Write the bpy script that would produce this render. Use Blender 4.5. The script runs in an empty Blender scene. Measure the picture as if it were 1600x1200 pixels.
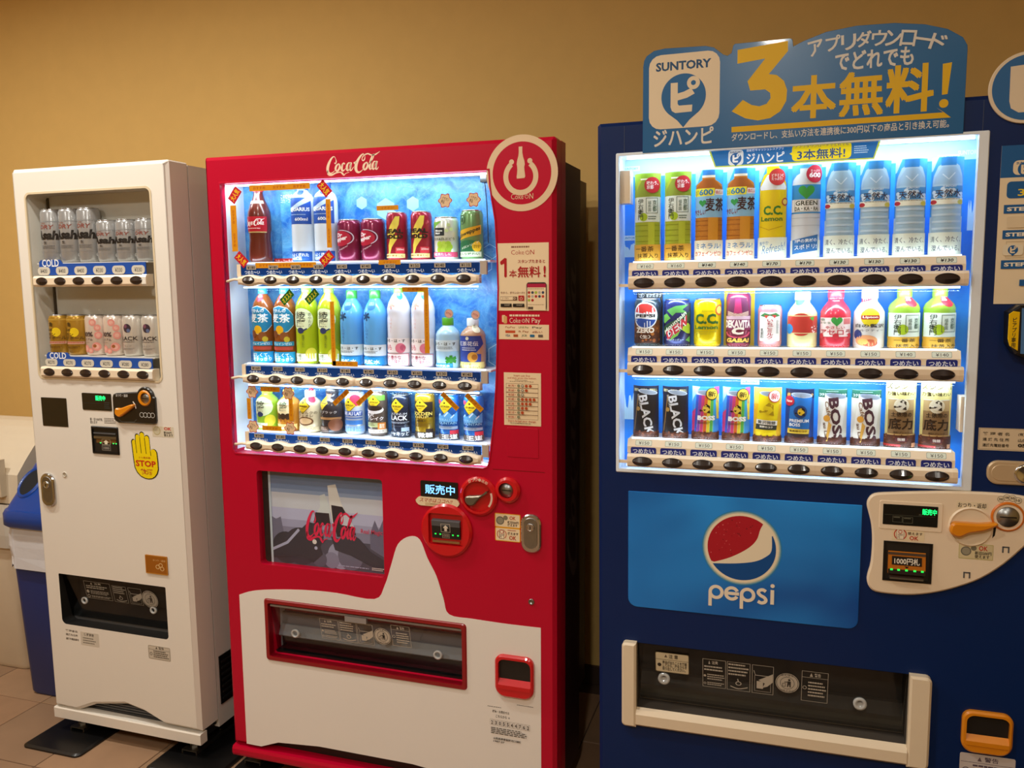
import bpy, bmesh, math, random
from mathutils import Vector, Matrix
from mathutils.geometry import tessellate_polygon
random.seed(4)
sc = bpy.context.scene
col = sc.collection
PI = math.pi

# ------------------------------------------------------------------ camera
FPX = 1306.27                                   # focal length in pixels of the 1600x1200 frame
CAM = Vector((1.5678, -2.0147, 1.4820))
CR = Matrix.Rotation(.3172, 3, 'Z') @ Matrix.Rotation(-.1238, 3, 'X') @ Matrix.Rotation(.0112, 3, 'Y')
cd = bpy.data.cameras.new('camera'); cd.sensor_width = 36; cd.lens = FPX / 1600 * 36; cd.clip_start = .05
cam = bpy.data.objects.new('camera', cd); col.objects.link(cam)
cam.matrix_world = Matrix.Translation(CAM) @ (CR @ Matrix(((1, 0, 0), (0, 0, -1), (0, 1, 0)))).to_4x4()
sc.camera = cam

def ray(u, v):
    return CR @ Vector(((u - 800) / FPX, 1, (600 - v) / FPX))
def floor_px(u, v, z=0):
    r = ray(u, v); return CAM + r * ((z - CAM.z) / r.z)
def plane_px(u, v, y):
    r = ray(u, v); return CAM + r * ((y - CAM.y) / r.y)

# ------------------------------------------------------------------ world, exposure, room lights
w = bpy.data.worlds.new('world'); sc.world = w; w.use_nodes = True
w.node_tree.nodes['Background'].inputs[0].default_value = (1, .8, .58, 1)
w.node_tree.nodes['Background'].inputs[1].default_value = .02
sc.view_settings.view_transform = 'Standard'; sc.view_settings.look = 'None'
sc.view_settings.exposure = 0; sc.view_settings.gamma = 1; sc.view_settings.use_curve_mapping = False
WARM = (1, .945, .85)
CEIL = 2.78
DOWNLIGHTS = [(-1.5, -.6, 24), (-.30, -.6, 17), (.6, -1.2, 13), (2.3, -1.6, 5), (-.5, -2.6, 20), (1.5, -2.9, 31)]

# ------------------------------------------------------------------ materials
def srgb(h):
    h = h.lstrip('#'); c = [int(h[i:i + 2], 16) / 255 for i in (0, 2, 4)]
    return tuple(x / 12.92 if x <= .04045 else ((x + .055) / 1.055) ** 2.4 for x in c) + (1,)
_mats = {}
def mat(name, color, rough=.45, metal=0, coat=0, spec=.5, emit=0, vary=0, scale=30, bump=0, alpha=1, trans=0):
    """Procedural Principled material; 'vary' adds a noise to the colour, 'bump' a fine relief."""
    if name in _mats: return _mats[name]
    m = bpy.data.materials.new(name); m.use_nodes = True
    nt = m.node_tree; b = nt.nodes['Principled BSDF']; L = nt.links
    c = srgb(color) if isinstance(color, str) else tuple(color) + (1,)
    b.inputs['Base Color'].default_value = c
    b.inputs['Roughness'].default_value = rough; b.inputs['Metallic'].default_value = metal
    b.inputs['Coat Weight'].default_value = coat; b.inputs['Coat Roughness'].default_value = .06
    b.inputs['Specular IOR Level'].default_value = spec
    b.inputs['Transmission Weight'].default_value = trans
    if emit:
        b.inputs['Emission Color'].default_value = c; b.inputs['Emission Strength'].default_value = emit
    if vary or bump:
        tc = nt.nodes.new('ShaderNodeTexCoord'); n = nt.nodes.new('ShaderNodeTexNoise')
        n.inputs['Scale'].default_value = scale; n.inputs['Detail'].default_value = 5
        L.new(tc.outputs['Object'], n.inputs['Vector'])
        if vary:
            mx = nt.nodes.new('ShaderNodeMix'); mx.data_type = 'RGBA'
            mx.inputs[6].default_value = tuple(max(0, x * (1 - vary)) for x in c[:3]) + (1,)
            mx.inputs[7].default_value = tuple(min(1, x * (1 + vary)) for x in c[:3]) + (1,)
            L.new(n.outputs['Fac'], mx.inputs[0]); L.new(mx.outputs[2], b.inputs['Base Color'])
        if bump:
            bp = nt.nodes.new('ShaderNodeBump'); bp.inputs['Strength'].default_value = bump
            bp.inputs['Distance'].default_value = .002
            L.new(n.outputs['Fac'], bp.inputs['Height']); L.new(bp.outputs['Normal'], b.inputs['Normal'])
    _mats[name] = m
    return m
def lit(h):
    """paper colour of a print judged by eye under the warm room light"""
    c = srgb(h); return '#%02x%02x%02x' % tuple(round(255 * (1.055 * min(.86, x / k) ** (1 / 2.4) - .055)) if x / k > .0031 else round(255 * 12.92 * x / k) for x, k in zip(c, (.56, .47, .37)))
def ink(h, rough=.42):
    """flat printing ink"""
    return mat('ink_' + h.lstrip('#') + ('' if rough == .42 else str(rough)), h, rough, spec=.35)
def glow(h, e):
    return mat('glow_%s_%s' % (h.lstrip('#'), e), h, .5, emit=e)
def glass_mat(name, tint=(1, 1, 1), refl=1.0, rough=0.0):
    """thin window pane: clear transmission mixed with a Fresnel mirror"""
    if name in _mats: return _mats[name]
    m = bpy.data.materials.new(name); m.use_nodes = True; nt = m.node_tree; nt.nodes.clear(); L = nt.links
    o = nt.nodes.new('ShaderNodeOutputMaterial'); t = nt.nodes.new('ShaderNodeBsdfTransparent'); t.inputs[0].default_value = tuple(tint) + (1,)
    g = nt.nodes.new('ShaderNodeBsdfGlossy'); g.inputs['Roughness'].default_value = rough
    ge = nt.nodes.new('ShaderNodeNewGeometry'); dt = nt.nodes.new('ShaderNodeVectorMath'); dt.operation = 'DOT_PRODUCT'
    L.new(ge.outputs['Normal'], dt.inputs[0]); L.new(ge.outputs['Incoming'], dt.inputs[1])
    def mth(op, a, b):                              # Schlick's Fresnel, the same from both faces of the pane
        q = nt.nodes.new('ShaderNodeMath'); q.operation = op
        for i, x in enumerate((a, b)):
            if x is None: continue
            if isinstance(x, (int, float)): q.inputs[i].default_value = x
            else: L.new(x, q.inputs[i])
        return q.outputs[0]
    fo = mth('POWER', mth('SUBTRACT', 1.0, mth('ABSOLUTE', dt.outputs['Value'], None)), 5.0)
    k = mth('MULTIPLY', mth('ADD', mth('MULTIPLY', fo, .96), .04), refl)
    mx = nt.nodes.new('ShaderNodeMixShader')
    L.new(k, mx.inputs[0]); L.new(t.outputs[0], mx.inputs[1]); L.new(g.outputs[0], mx.inputs[2])
    L.new(mx.outputs[0], o.inputs[0]); _mats[name] = m
    return m

M_RED = mat('red_paint', '#bc002c', .36, coat=.12, spec=.3, vary=.03, scale=3)
M_NAVY = mat('navy_paint', '#022358', .4, coat=.08, spec=.25, vary=.04, scale=3)
M_CREAM = mat('cream_enamel', '#e9e4da', .4, coat=.15, vary=.02, scale=4)
M_CREAMP = mat('cream_plastic', '#efdcc0', .38, vary=.02, scale=8)
M_WHITEP = mat('white_plastic', '#f2f5f8', .4)
M_BLACK = mat('black_plastic', '#0b0b0c', .35)
M_DARK = mat('dark_plastic', '#1c1b1a', .4, vary=.1, scale=20)
M_GREYP = mat('grey_plastic', '#55575a', .45, vary=.06)
M_CHROME = mat('chrome', '#c9ccd0', .16, 1)
M_STEEL = mat('brushed_steel', '#9a9c9b', .34, 1, vary=.1, scale=90)
M_GALV = mat('galvanised_steel', '#8d8c86', .42, 1, vary=.22, scale=60)
M_YEL = mat('orange_yellow_plastic', '#e08a10', .33, coat=.3, vary=.03)
M_GLASS = glass_mat('window_pane', refl=.55)
M_FLAP = glass_mat('clear_flap', (.82, .84, .86), refl=1.1, rough=.04)
M_SMOKE = glass_mat('smoked_flap', (.55, .57, .58), refl=.9, rough=.05)

# ------------------------------------------------------------------ mesh builder
def rrect(x0, z0, x1, z1, r, n=5):
    """rounded rectangle, counter-clockwise; r one radius or four (bl, br, tr, tl)"""
    rr = r if isinstance(r, (tuple, list)) else (r,) * 4
    P = []
    for (cx, cz, a, q) in ((x0, z0, PI, rr[0]), (x1, z0, 1.5 * PI, rr[1]), (x1, z1, 0, rr[2]), (x0, z1, .5 * PI, rr[3])):
        sx = 1 if cx == x0 else -1; sz = 1 if cz == z0 else -1
        if q <= 0: P.append((cx, cz)); continue
        for i in range(n + 1):
            t = a + .5 * PI * i / n
            P.append((cx + sx * q + q * math.cos(t), cz + sz * q + q * math.sin(t)))
    return P
def circ(cx, cz, r, n=32, rz=None):
    rz = r if rz is None else rz
    return [(cx + r * math.cos(2 * PI * i / n), cz + rz * math.sin(2 * PI * i / n)) for i in range(n)]
def ccw(P):
    a = sum(P[i][0] * P[(i + 1) % len(P)][1] - P[(i + 1) % len(P)][0] * P[i][1] for i in range(len(P)))
    return list(P) if a > 0 else list(reversed(P))
def inset(P, d):
    n = len(P); out = []
    for i in range(n):
        a = Vector(P[i - 1]); b = Vector(P[i]); c = Vector(P[(i + 1) % n])
        e1 = (b - a); e2 = (c - b)
        if e1.length < 1e-9 or e2.length < 1e-9: out.append(tuple(b)); continue
        n1 = Vector((-e1.y, e1.x)).normalized(); n2 = Vector((-e2.y, e2.x)).normalized()
        k = n1 + n2
        k = k / max(.35, k.length_squared / 2) if k.length > 1e-6 else n1
        out.append((b.x + k.x * d, b.y + k.y * d))
    return out

class MB:
    def __init__(s): s.V = []; s.F = []; s.I = []; s.S = []; s.mats = []
    def mi(s, m):
        if m not in s.mats: s.mats.append(m)
        return s.mats.index(m)
    def add(s, V, F, m, smooth=False):
        o = len(s.V); s.V += [tuple(v) for v in V]; k = s.mi(m)
        for f in F: s.F.append([o + i for i in f]); s.I.append(k); s.S.append(smooth)
        return s
    def box(s, x0, y0, z0, x1, y1, z1, m):
        V = [(x, y, z) for z in (z0, z1) for y in (y0, y1) for x in (x0, x1)]
        return s.add(V, [(0, 2, 3, 1), (4, 5, 7, 6), (0, 1, 5, 4), (2, 6, 7, 3), (0, 4, 6, 2), (1, 3, 7, 5)], m)
    def slab(s, P, y0, y1, m, ch=0, holes=(), hm=None, mf=None, smooth=False):
        """polygon P in x,z extruded from the front y0 to the back y1, front edge chamfered by ch, holes cut through"""
        P = ccw(P); rings = [ccw(h)[::-1] for h in holes]
        lo = [(p, y0) for p in (inset(P, ch) if ch else P)]
        n = len(P); V = []; F = []
        front = [v for v, _ in lo]
        polys = [[Vector((x, z, 0)) for x, z in front]] + [[Vector((x, z, 0)) for x, z in h] for h in rings]
        tri = tessellate_polygon(polys)
        flat = front + [q for h in rings for q in h]
        V = [(x, y0, z) for x, z in flat]
        def area(t):
            a, b, c = (flat[i] for i in t); return (b[0] - a[0]) * (c[1] - a[1]) - (c[0] - a[0]) * (b[1] - a[1])
        F = [tuple(t) if area(t) > 0 else tuple(reversed(t)) for t in tri]
        s.add(V, F, mf or m)
        prev = [(x, y0, z) for x, z in front]
        seq = ([[(x, y0 + ch, z) for x, z in P]] if ch else []) + [[(x, y1, z) for x, z in P]]
        for nx in seq:
            s.add(prev + nx, [(i, n + i, n + (i + 1) % n, (i + 1) % n) for i in range(n)], m, smooth)
            prev = nx
        if not rings:
            s.add([(x, y1, z) for x, z in P], [tuple(reversed(t)) if True else t for t in self_tri(P)], m)
        for h in rings:
            k = len(h)
            s.add([(x, y0, z) for x, z in h] + [(x, y1, z) for x, z in h], [(i, k + i, k + (i + 1) % k, (i + 1) % k) for i in range(k)], (hm[rings.index(h)] if isinstance(hm, (list, tuple)) else hm) or m, smooth)
        return s
    def zslab(s, P, z0, z1, m):
        P = ccw(P); n = len(P); T = self_tri(P)
        V = [(x, y, z0) for x, y in P] + [(x, y, z1) for x, y in P]
        F = [tuple(reversed(t)) for t in T] + [tuple(n + i for i in t) for t in T] + [(i, (i + 1) % n, n + (i + 1) % n, n + i) for i in range(n)]
        return s.add(V, F, m)
    def xslab(s, P, x0, x1, m):
        """polygon in (y,z) extruded along x"""
        P = ccw(P); n = len(P); T = self_tri(P)
        V = [(x0, y, z) for y, z in P] + [(x1, y, z) for y, z in P]
        F = [tuple(reversed(t)) for t in T] + [tuple(n + i for i in t) for t in T] + [(i, (i + 1) % n, n + (i + 1) % n, n + i) for i in range(n)]
        return s.add(V, F, m)
    def lathe(s, prof, cx, cy, m, n=28, cap=True, axis='z', smooth=True):
        """profile (r, h) turned round an upright axis (or round y, h then being -y)"""
        V = []; F = []
        for r, h in prof:
            for i in range(n):
                a = 2 * PI * i / n
                if axis == 'z': V.append((cx + r * math.sin(a), cy - r * math.cos(a), h))
                else: V.append((cx + r * math.cos(a), h, cy + r * math.sin(a)))
        for j in range(len(prof) - 1):
            for i in range(n):
                q = (i + 1) % n
                F.append((j * n + i, j * n + q, (j + 1) * n + q, (j + 1) * n + i))
        s.add(V, F, m, smooth)
        if cap:
            k = len(prof) - 1
            s.add(V[:n], [tuple(reversed(range(n)))], m); s.add(V[k * n:], [tuple(range(n))], m)
        return s
    def tube(s, pts, r, m, n=8, closed=False):
        pts = [Vector(p) for p in pts]; V = []; F = []; N = len(pts); up = None
        for i, p in enumerate(pts):
            t = (pts[min(i + 1, N - 1)] - pts[max(i - 1, 0)]).normalized()
            a = up - t * up.dot(t) if up is not None else t.orthogonal()
            a = a.normalized(); up = a; b = t.cross(a)
            rr = r[i] if isinstance(r, (list, tuple)) else r
            V += [p + (a * math.cos(2 * PI * k / n) + b * math.sin(2 * PI * k / n)) * rr for k in range(n)]
        for i in range(N - 1):
            for k in range(n):
                q = (k + 1) % n; F.append((i * n + k, i * n + q, (i + 1) * n + q, (i + 1) * n + k))
        s.add(V, F, m, True); s.add(V[:n], [tuple(reversed(range(n)))], m); s.add(V[-n:], [tuple(range(n))], m)
        return s
    def mesh(s, name):
        me = bpy.data.meshes.new(name); me.from_pydata(s.V, [], s.F)
        for m in s.mats: me.materials.append(m)
        me.polygons.foreach_set('material_index', s.I); me.polygons.foreach_set('use_smooth', s.S); me.update()
        return me
    def build(s, name, parent=None, label=None):
        o = bpy.data.objects.new(name, s.mesh(name)); col.objects.link(o)
        if parent: o.parent = parent
        if label: o['label'] = label
        return o
def self_tri(P):
    T = tessellate_polygon([[Vector((x, z, 0)) for x, z in P]])
    def area(t):
        a, b, c = (P[i] for i in t); return (b[0] - a[0]) * (c[1] - a[1]) - (c[0] - a[0]) * (b[1] - a[1])
    return [tuple(t) if area(t) > 0 else tuple(reversed(t)) for t in T]
def weld(o, ang=.6):
    """merge doubled edges so bevelled rims shade smoothly"""
    bm = bmesh.new(); bm.from_mesh(o.data); bmesh.ops.remove_doubles(bm, verts=bm.verts, dist=1e-6); bm.to_mesh(o.data); bm.free()
    return o
def empty(name, label=None, cat=None, group=None, parent=None, mw=None):
    o = bpy.data.objects.new(name, None); col.objects.link(o); o.empty_display_size = .05
    if parent: o.parent = parent
    if mw is not None: o.matrix_world = mw
    if label: o['label'] = label
    if cat: o['category'] = cat
    if group: o['group'] = group
    return o
def tag(o, label, cat, group=None):
    o['label'] = label; o['category'] = cat
    if group: o['group'] = group
    return o
def struct(o): o['kind'] = 'structure'; return o

# ------------------------------------------------------------------ printing (flat or wrapped round a body)
_txt = {}
def text_mesh(s, bold=0, serif=False):
    k = (s, bold)
    if k not in _txt:
        cu = bpy.data.curves.new('t', 'FONT'); cu.body = s; cu.resolution_u = 2; cu.offset = bold; cu.space_line = .95
        ob = bpy.data.objects.new('t', cu); me = bpy.data.meshes.new_from_object(ob)
        V = [(v.co.x, v.co.y) for v in me.vertices]; F = [tuple(p.vertices) for p in me.polygons]
        bpy.data.objects.remove(ob); bpy.data.curves.remove(cu); bpy.data.meshes.remove(me)
        if not V: V = [(0, 0), (1, 0), (1, 1)]; F = []
        x0 = min(v[0] for v in V); x1 = max(v[0] for v in V); y0 = min(v[1] for v in V); y1 = max(v[1] for v in V)
        _txt[k] = ([((x - x0) / (x1 - x0 or 1), (y - y0) / (y1 - y0 or 1)) for x, y in V], F, (x1 - x0) / (y1 - y0 or 1))
    return _txt[k]
def stroke_poly(pts, wd, n=1, cap=True):
    """outline polygons (quads) of a pen line; wd one width or one per point"""
    pts = [Vector(p) for p in pts]; N = len(pts); L = []; R = []
    W = wd if isinstance(wd, (list, tuple)) else [wd] * N
    for i, p in enumerate(pts):
        t = pts[min(i + 1, N - 1)] - pts[max(i - 1, 0)]
        t = t.normalized() if t.length > 1e-9 else Vector((1, 0)); q = Vector((-t.y, t.x)) * W[i] * .5
        L.append(p + q); R.append(p - q)
    V = [tuple(v) for v in L + R]; F = [(i, N + i, N + i + 1, i + 1) for i in range(N - 1)]
    return V, F
def spline(pts, k=6, closed=False):
    """Catmull-Rom through points of any dimension"""
    P = [Vector(p) for p in pts]; n = len(P); out = []
    for i in range(n if closed else n - 1):
        a = P[(i - 1) % n] if closed or i > 0 else P[0]; b = P[i]; c = P[(i + 1) % n]; d = P[(i + 2) % n] if closed or i + 2 < n else P[-1]
        for j in range(k):
            t = j / k
            out.append(tuple(.5 * ((2 * b) + (c - a) * t + (2 * a - 5 * b + 4 * c - d) * t * t + (3 * b - a - 3 * c + d) * t ** 3)))
    if not closed: out.append(tuple(P[-1]))
    return out
# the flowing script word: pen strokes (x, y, width) in a box about 3.4 wide and 1 high
SCRIPT = [
    [(.62, .80, .02), (.52, .93, .03), (.36, .86, .08), (.20, .60, .13), (.13, .34, .15), (.18, .13, .12), (.34, .06, .07), (.52, .14, .03), (.64, .24, .02)],
    [(.62, .80, .02), (.66, .66, .06), (.60, .56, .05), (.54, .62, .02)],
    [(.80, .54, .05), (.68, .44, .10), (.64, .28, .11), (.72, .17, .08), (.84, .24, .10), (.90, .40, .10), (.84, .53, .06), (.80, .54, .05)],
    [(.90, .46, .02), (1.0, .42, .02), (1.06, .50, .03)],
    [(1.22, .50, .06), (1.14, .57, .05), (1.05, .46, .10), (1.03, .28, .12), (1.10, .17, .09), (1.22, .22, .03), (1.32, .34, .02)],
    [(1.58, .50, .06), (1.46, .57, .05), (1.36, .42, .11), (1.36, .24, .11), (1.44, .17, .06), (1.54, .30, .03), (1.60, .46, .03)],
    [(1.62, .58, .10), (1.57, .38, .11), (1.57, .20, .09), (1.66, .18, .05), (1.78, .34, .03)],
    [(1.78, .52, .09), (1.92, .60, .07)],
    [(2.46, .86, .02), (2.34, .98, .05), (2.16, .86, .09), (1.98, .58, .14), (1.92, .32, .16), (1.98, .12, .13), (2.14, .05, .08), (2.32, .14, .03), (2.42, .26, .02)],
    [(2.46, .86, .02), (2.44, .70, .06), (2.34, .64, .05), (2.28, .74, .04), (2.38, .90, .05), (2.62, .98, .06), (2.86, .90, .06), (3.10, .92, .06), (3.36, 1.06, .02)],
    [(2.56, .54, .05), (2.44, .44, .10), (2.40, .28, .11), (2.48, .17, .08), (2.60, .24, .10), (2.66, .40, .10), (2.60, .53, .06), (2.56, .54, .05)],
    [(2.66, .44, .02), (2.76, .46, .03), (2.94, .70, .05), (3.02, .92, .04), (2.92, .88, .06), (2.82, .60, .10), (2.78, .30, .12), (2.84, .18, .07), (2.94, .26, .02)],
    [(3.18, .50, .06), (3.06, .57, .05), (2.97, .42, .11), (2.97, .24, .11), (3.05, .17, .06), (3.14, .30, .03), (3.20, .46, .03)],
    [(3.22, .58, .10), (3.17, .38, .11), (3.17, .20, .09), (3.26, .17, .05), (3.34, .28, .02)],
    [(.14, .22, .05), (.16, .02, .05), (.40, -.02, .08), (.70, .08, .06), (.96, .10, .05), (1.10, .02, .09), (1.20, -.06, .05), (1.30, .02, .03), (1.52, .08, .02)],
]
class Print(MB):
    """artwork laid in a frame (a: 0 left..1 right, b: 0 top..1 bottom) and mapped on to a surface"""
    def __init__(s, mapf, cuts=0, zcuts=()):
        super().__init__(); s.mapf = mapf; s.L = 1; s.cuts = cuts; s.zc = zcuts; s.fr(0, 0, 1, 1)
    def fr(s, x0, z0, w, h): s.x0 = x0; s.z0 = z0; s.w = w; s.h = h; return s
    def xy(s, a, b): return (s.x0 + a * s.w, s.z0 + (1 - b) * s.h)
    def raw(s, V2, F, m, up=True):
        if isinstance(m, str): m = ink(m)
        if s.cuts or s.zc:
            bm = bmesh.new(); vs = [bm.verts.new((x, z, 0)) for x, z in V2]
            for f in F:
                try: bm.faces.new([vs[i] for i in f])
                except ValueError: pass
            xs = [v[0] for v in V2]; zs = [v[1] for v in V2]
            if s.cuts:
                k = math.ceil(min(xs) / s.cuts)
                while k * s.cuts < max(xs):
                    bmesh.ops.bisect_plane(bm, geom=bm.verts[:] + bm.edges[:] + bm.faces[:], plane_co=(k * s.cuts, 0, 0), plane_no=(1, 0, 0)); k += 1
            for z in s.zc:
                if min(zs) < z < max(zs):
                    bmesh.ops.bisect_plane(bm, geom=bm.verts[:] + bm.edges[:] + bm.faces[:], plane_co=(0, z, 0), plane_no=(0, 1, 0))
            bm.verts.index_update(); V2 = [(v.co.x, v.co.y) for v in bm.verts]; F = [tuple(v.index for v in f.verts) for f in bm.faces]; bm.free()
        G = []
        for f in F:
            a = sum(V2[f[i]][0] * V2[f[(i + 1) % len(f)]][1] - V2[f[(i + 1) % len(f)]][0] * V2[f[i]][1] for i in range(len(f)))
            if abs(a) > 1e-14: G.append(tuple(f) if a > 0 else tuple(reversed(f)))
        s.add([s.mapf(x, z, s.L) for x, z in V2], G, m, bool(s.cuts))
        if up: s.L += 1
        return s
    def poly(s, P, m, holes=()):
        Q = [s.xy(*p) for p in P]; H = [[s.xy(*p) for p in h] for h in holes]
        T = tessellate_polygon([[Vector((x, z, 0)) for x, z in R] for R in [Q] + H])
        return s.raw(Q + [q for h in H for q in h], T, m)
    def rect(s, a0, b0, a1, b1, m, r=0):
        if r:
            x0, z1 = s.xy(a0, b0); x1, z0 = s.xy(a1, b1)
            Q = rrect(min(x0, x1), min(z0, z1), max(x0, x1), max(z0, z1), r * s.w, 4)
            return s.raw(Q, self_tri(Q), m)
        return s.raw([s.xy(a0, b1), s.xy(a1, b1), s.xy(a1, b0), s.xy(a0, b0)], [(0, 1, 2, 3)], m)
    def frame(s, a0, b0, a1, b1, t, m):
        """outline of a box, line width t in metres"""
        da = t / s.w; db = t / s.h
        s.rect(a0, b0, a1, b0 + db, m); s.L -= 1; s.rect(a0, b1 - db, a1, b1, m); s.L -= 1
        s.rect(a0, b0 + db, a0 + da, b1 - db, m); s.L -= 1; return s.rect(a1 - da, b0 + db, a1, b1 - db, m)
    def disc(s, a, b, r, m, n=24, sq=1):
        """r in units of the frame width; true circle unless sq squashes its height"""
        x, z = s.xy(a, b); Q = circ(x, z, r * s.w, n, r * s.w * sq); return s.raw(Q, [tuple(range(n))], m)
    def ring(s, a, b, r, t, m, a0=0, a1=360, n=40, sq=1):
        x, z = s.xy(a, b); R = r * s.w; T = t * s.w
        A = [math.radians(a0 + (a1 - a0) * i / n) for i in range(n + 1)]
        V = [(x + R * math.cos(q), z + R * sq * math.sin(q)) for q in A] + [(x + (R - T) * math.cos(q), z + (R - T) * sq * math.sin(q)) for q in A]
        return s.raw(V, [(i, n + 1 + i, n + 2 + i, i + 1) for i in range(n)], m)
    def line(s, P, t, m, smooth=0):
        if smooth: P = spline(P, smooth)
        V, F = stroke_poly([s.xy(*p) for p in P], t * s.w); return s.raw(V, F, m)
    def text(s, t, a0, b0, a1, b1, m, bold=.02, rot=0, skew=0, fat=0):
        """lettering fitted into the box a0,b0 (top left) .. a1,b1 (bottom right), turned by rot degrees"""
        cjk = any(ord(ch) > 0x2fff for ch in t)
        if cjk and bold > .022: fat = fat or (bold - .012) * .8 / (1 + t.count('\n')); bold = 0
        V, F, asp = text_mesh(t, bold)
        x0, z1 = s.xy(a0, b0); x1, z0 = s.xy(a1, b1)
        cx, cz = (x0 + x1) / 2, (z0 + z1) / 2; c, n = math.cos(math.radians(rot)), math.sin(math.radians(rot)); Q = []
        for u, v in V:
            dx = (u - .5) * (x1 - x0) + skew * (v - .5) * (z1 - z0); dz = (v - .5) * (z1 - z0)
            Q.append((cx + dx * c - dz * n, cz + dx * n + dz * c))
        if fat:
            e = fat * abs(z1 - z0)
            for ox, oz in ((-e * .8, -e * .8), (e * .8, e * .8), (e * .8, -e * .8), (-e * .8, e * .8)):
                s.raw([(x + ox, z + oz) for x, z in Q], F, m, up=False); s.L += .5
        return s.raw(Q, F, m)
    def script(s, a0, b0, a1, b1, m, fat=1.0, rot=0):
        x0, z1 = s.xy(a0, b0); x1, z0 = s.xy(a1, b1); VV = []; FF = []
        cx, cz = (x0 + x1) / 2, (z0 + z1) / 2; c, n = math.cos(math.radians(rot)), math.sin(math.radians(rot))
        for st in SCRIPT:
            q = spline(st, 5); V, F = stroke_poly([(p[0] + .10 * p[1], p[1]) for p in q], [p[2] * fat for p in q])
            o = len(VV); FF += [tuple(o + i for i in f) for f in F]
            for x, y in V:
                dx = ((x - .05) / 3.42 - .5) * (x1 - x0); dz = ((y + .08) / 1.16 - .5) * (z1 - z0)
                VV.append((cx + dx * c - dz * n, cz + dx * n + dz * c))
        return s.raw(VV, FF, m)
    def lines(s, a0, b0, a1, b1, n, m, fill=.45, ragged=.25):
        """greeked small print: n thin broken bars too small to read"""
        rnd = random.Random(int((a0 * 7 + b0 * 13 + n) * 1000)); V = []; F = []
        for i in range(n):
            y0 = b0 + (b1 - b0) * i / n; y1 = y0 + (b1 - b0) / n * fill; a = a0; e = a1 - (a1 - a0) * ragged * rnd.random()
            while a < e:
                q = min(e, a + (a1 - a0) * rnd.uniform(.05, .14)); o = len(V)
                V += [s.xy(a, y1), s.xy(q, y1), s.xy(q, y0), s.xy(a, y0)]; F.append((o, o + 1, o + 2, o + 3)); a = q + (a1 - a0) * .02
        return s.raw(V, F, m)
EPS = 7e-5
def flat(y):
    return lambda x, z, l: (x, y - EPS * l, z)

# ------------------------------------------------------------------ a machine's own frame
S = .9276
class Machine:
    """local frame: x from the left edge, y into the machine from its front, z up from the floor"""
    def __init__(s, x0, wd, yaw, roll, pivx, label):
        s.w = wd; T = Matrix.Translation(Vector((pivx * S, 0, .9674)))
        R = (Matrix.Rotation(yaw, 3, 'Z') @ Matrix.Rotation(roll, 3, 'Y')).to_4x4()
        s.M = T @ R @ T.inverted() @ Matrix.Translation(Vector((x0, 0, 0)))
        s.Mi = s.M.inverted(); s.root = empty('vending_machine', label, 'vending machine', mw=s.M)
        s.co = s.Mi @ CAM
    def p(s, u, v, d=0.0):
        r = s.Mi.to_3x3() @ ray(u, v); t = (d - s.co.y) / r.y; q = s.co + r * t
        return (q.x, q.z)
    def box(s, u0, v0, u1, v1, d=0.0):
        um, vm = (u0 + u1) / 2, (v0 + v1) / 2
        return (s.p(u0, vm, d)[0], s.p(um, v1, d)[1], s.p(u1, vm, d)[0], s.p(um, v0, d)[1])
    def pts(s, P, d=0.0): return [s.p(u, v, d) for u, v in P]
    def print(s, u0, v0, u1, v1, d=0.0):
        x0, z0, x1, z1 = s.box(u0, v0, u1, v1, d); return Print(flat(d)).fr(x0, z0, x1 - x0, z1 - z0)
    def sticker(s, name, box, paper, d=0.0, r=.03, th=.0006, mat_=None):
        """a card or film of its own thickness stuck on the surface; returns the print on its face"""
        x0, z0, x1, z1 = s.box(*box, d)
        p = Print(flat(d - th)).fr(x0, z0, x1 - x0, z1 - z0); p.name = name
        P = rrect(x0, z0, x1, z1, r * (x1 - x0), 3) if r else [(x0, z0), (x1, z0), (x1, z1), (x0, z1)]
        p.slab(P, d - th, d, mat_ or ink(paper)); return p
# ------------------------------------------------------------------ the room
def wallpaper():
    m = mat('wallpaper', '#d8b268', .75, vary=.05, scale=14, bump=.25)
    nt = m.node_tree; n2 = nt.nodes.new('ShaderNodeTexNoise'); n2.inputs['Scale'].default_value = 420; n2.inputs['Detail'].default_value = 2
    bp = next(x for x in nt.nodes if x.type == 'BUMP'); tc = next(x for x in nt.nodes if x.type == 'TEX_COORD')
    nt.links.new(tc.outputs['Object'], n2.inputs['Vector']); nt.links.new(n2.outputs['Fac'], bp.inputs['Height']); bp.inputs['Distance'].default_value = .0015
    return m
M_WALL = wallpaper()
M_CEIL = mat('ceiling_board', '#d8cdb8', .8, vary=.03, scale=8, bump=.1)
WB = .86; XL, XR, YF = -3.0, 3.6, -4.6
for nm, b in (('wall_back', (XL, WB, 0, XR, WB + .1, CEIL)), ('wall_left', (XL - .1, YF, 0, XL, WB + .1, CEIL)),
              ('wall_right', (XR, YF, 0, XR + .1, WB + .1, CEIL)), ('wall_front', (XL, YF - .1, 0, XR, YF, CEIL))):
    struct(MB().box(*b, M_WALL).build(nm))
struct(MB().box(XL - .1, YF - .1, CEIL, XR + .1, WB + .1, CEIL + .08, M_CEIL).build('ceiling'))
M_GROUT = mat('grout', '#4b3a2c', .9, vary=.1, scale=60)
M_TILE = [mat('floor_tile_%d' % i, c, .5, vary=.2, scale=s, bump=.25) for i, (c, s) in enumerate((('#94765a', 7), ('#9a7a5e', 9), ('#8d7057', 6), ('#98765a', 11)))]
floor = struct(MB().box(XL, YF, -.08, XR, WB, -.004, M_GROUT).build('floor'))
TS = .318
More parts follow.
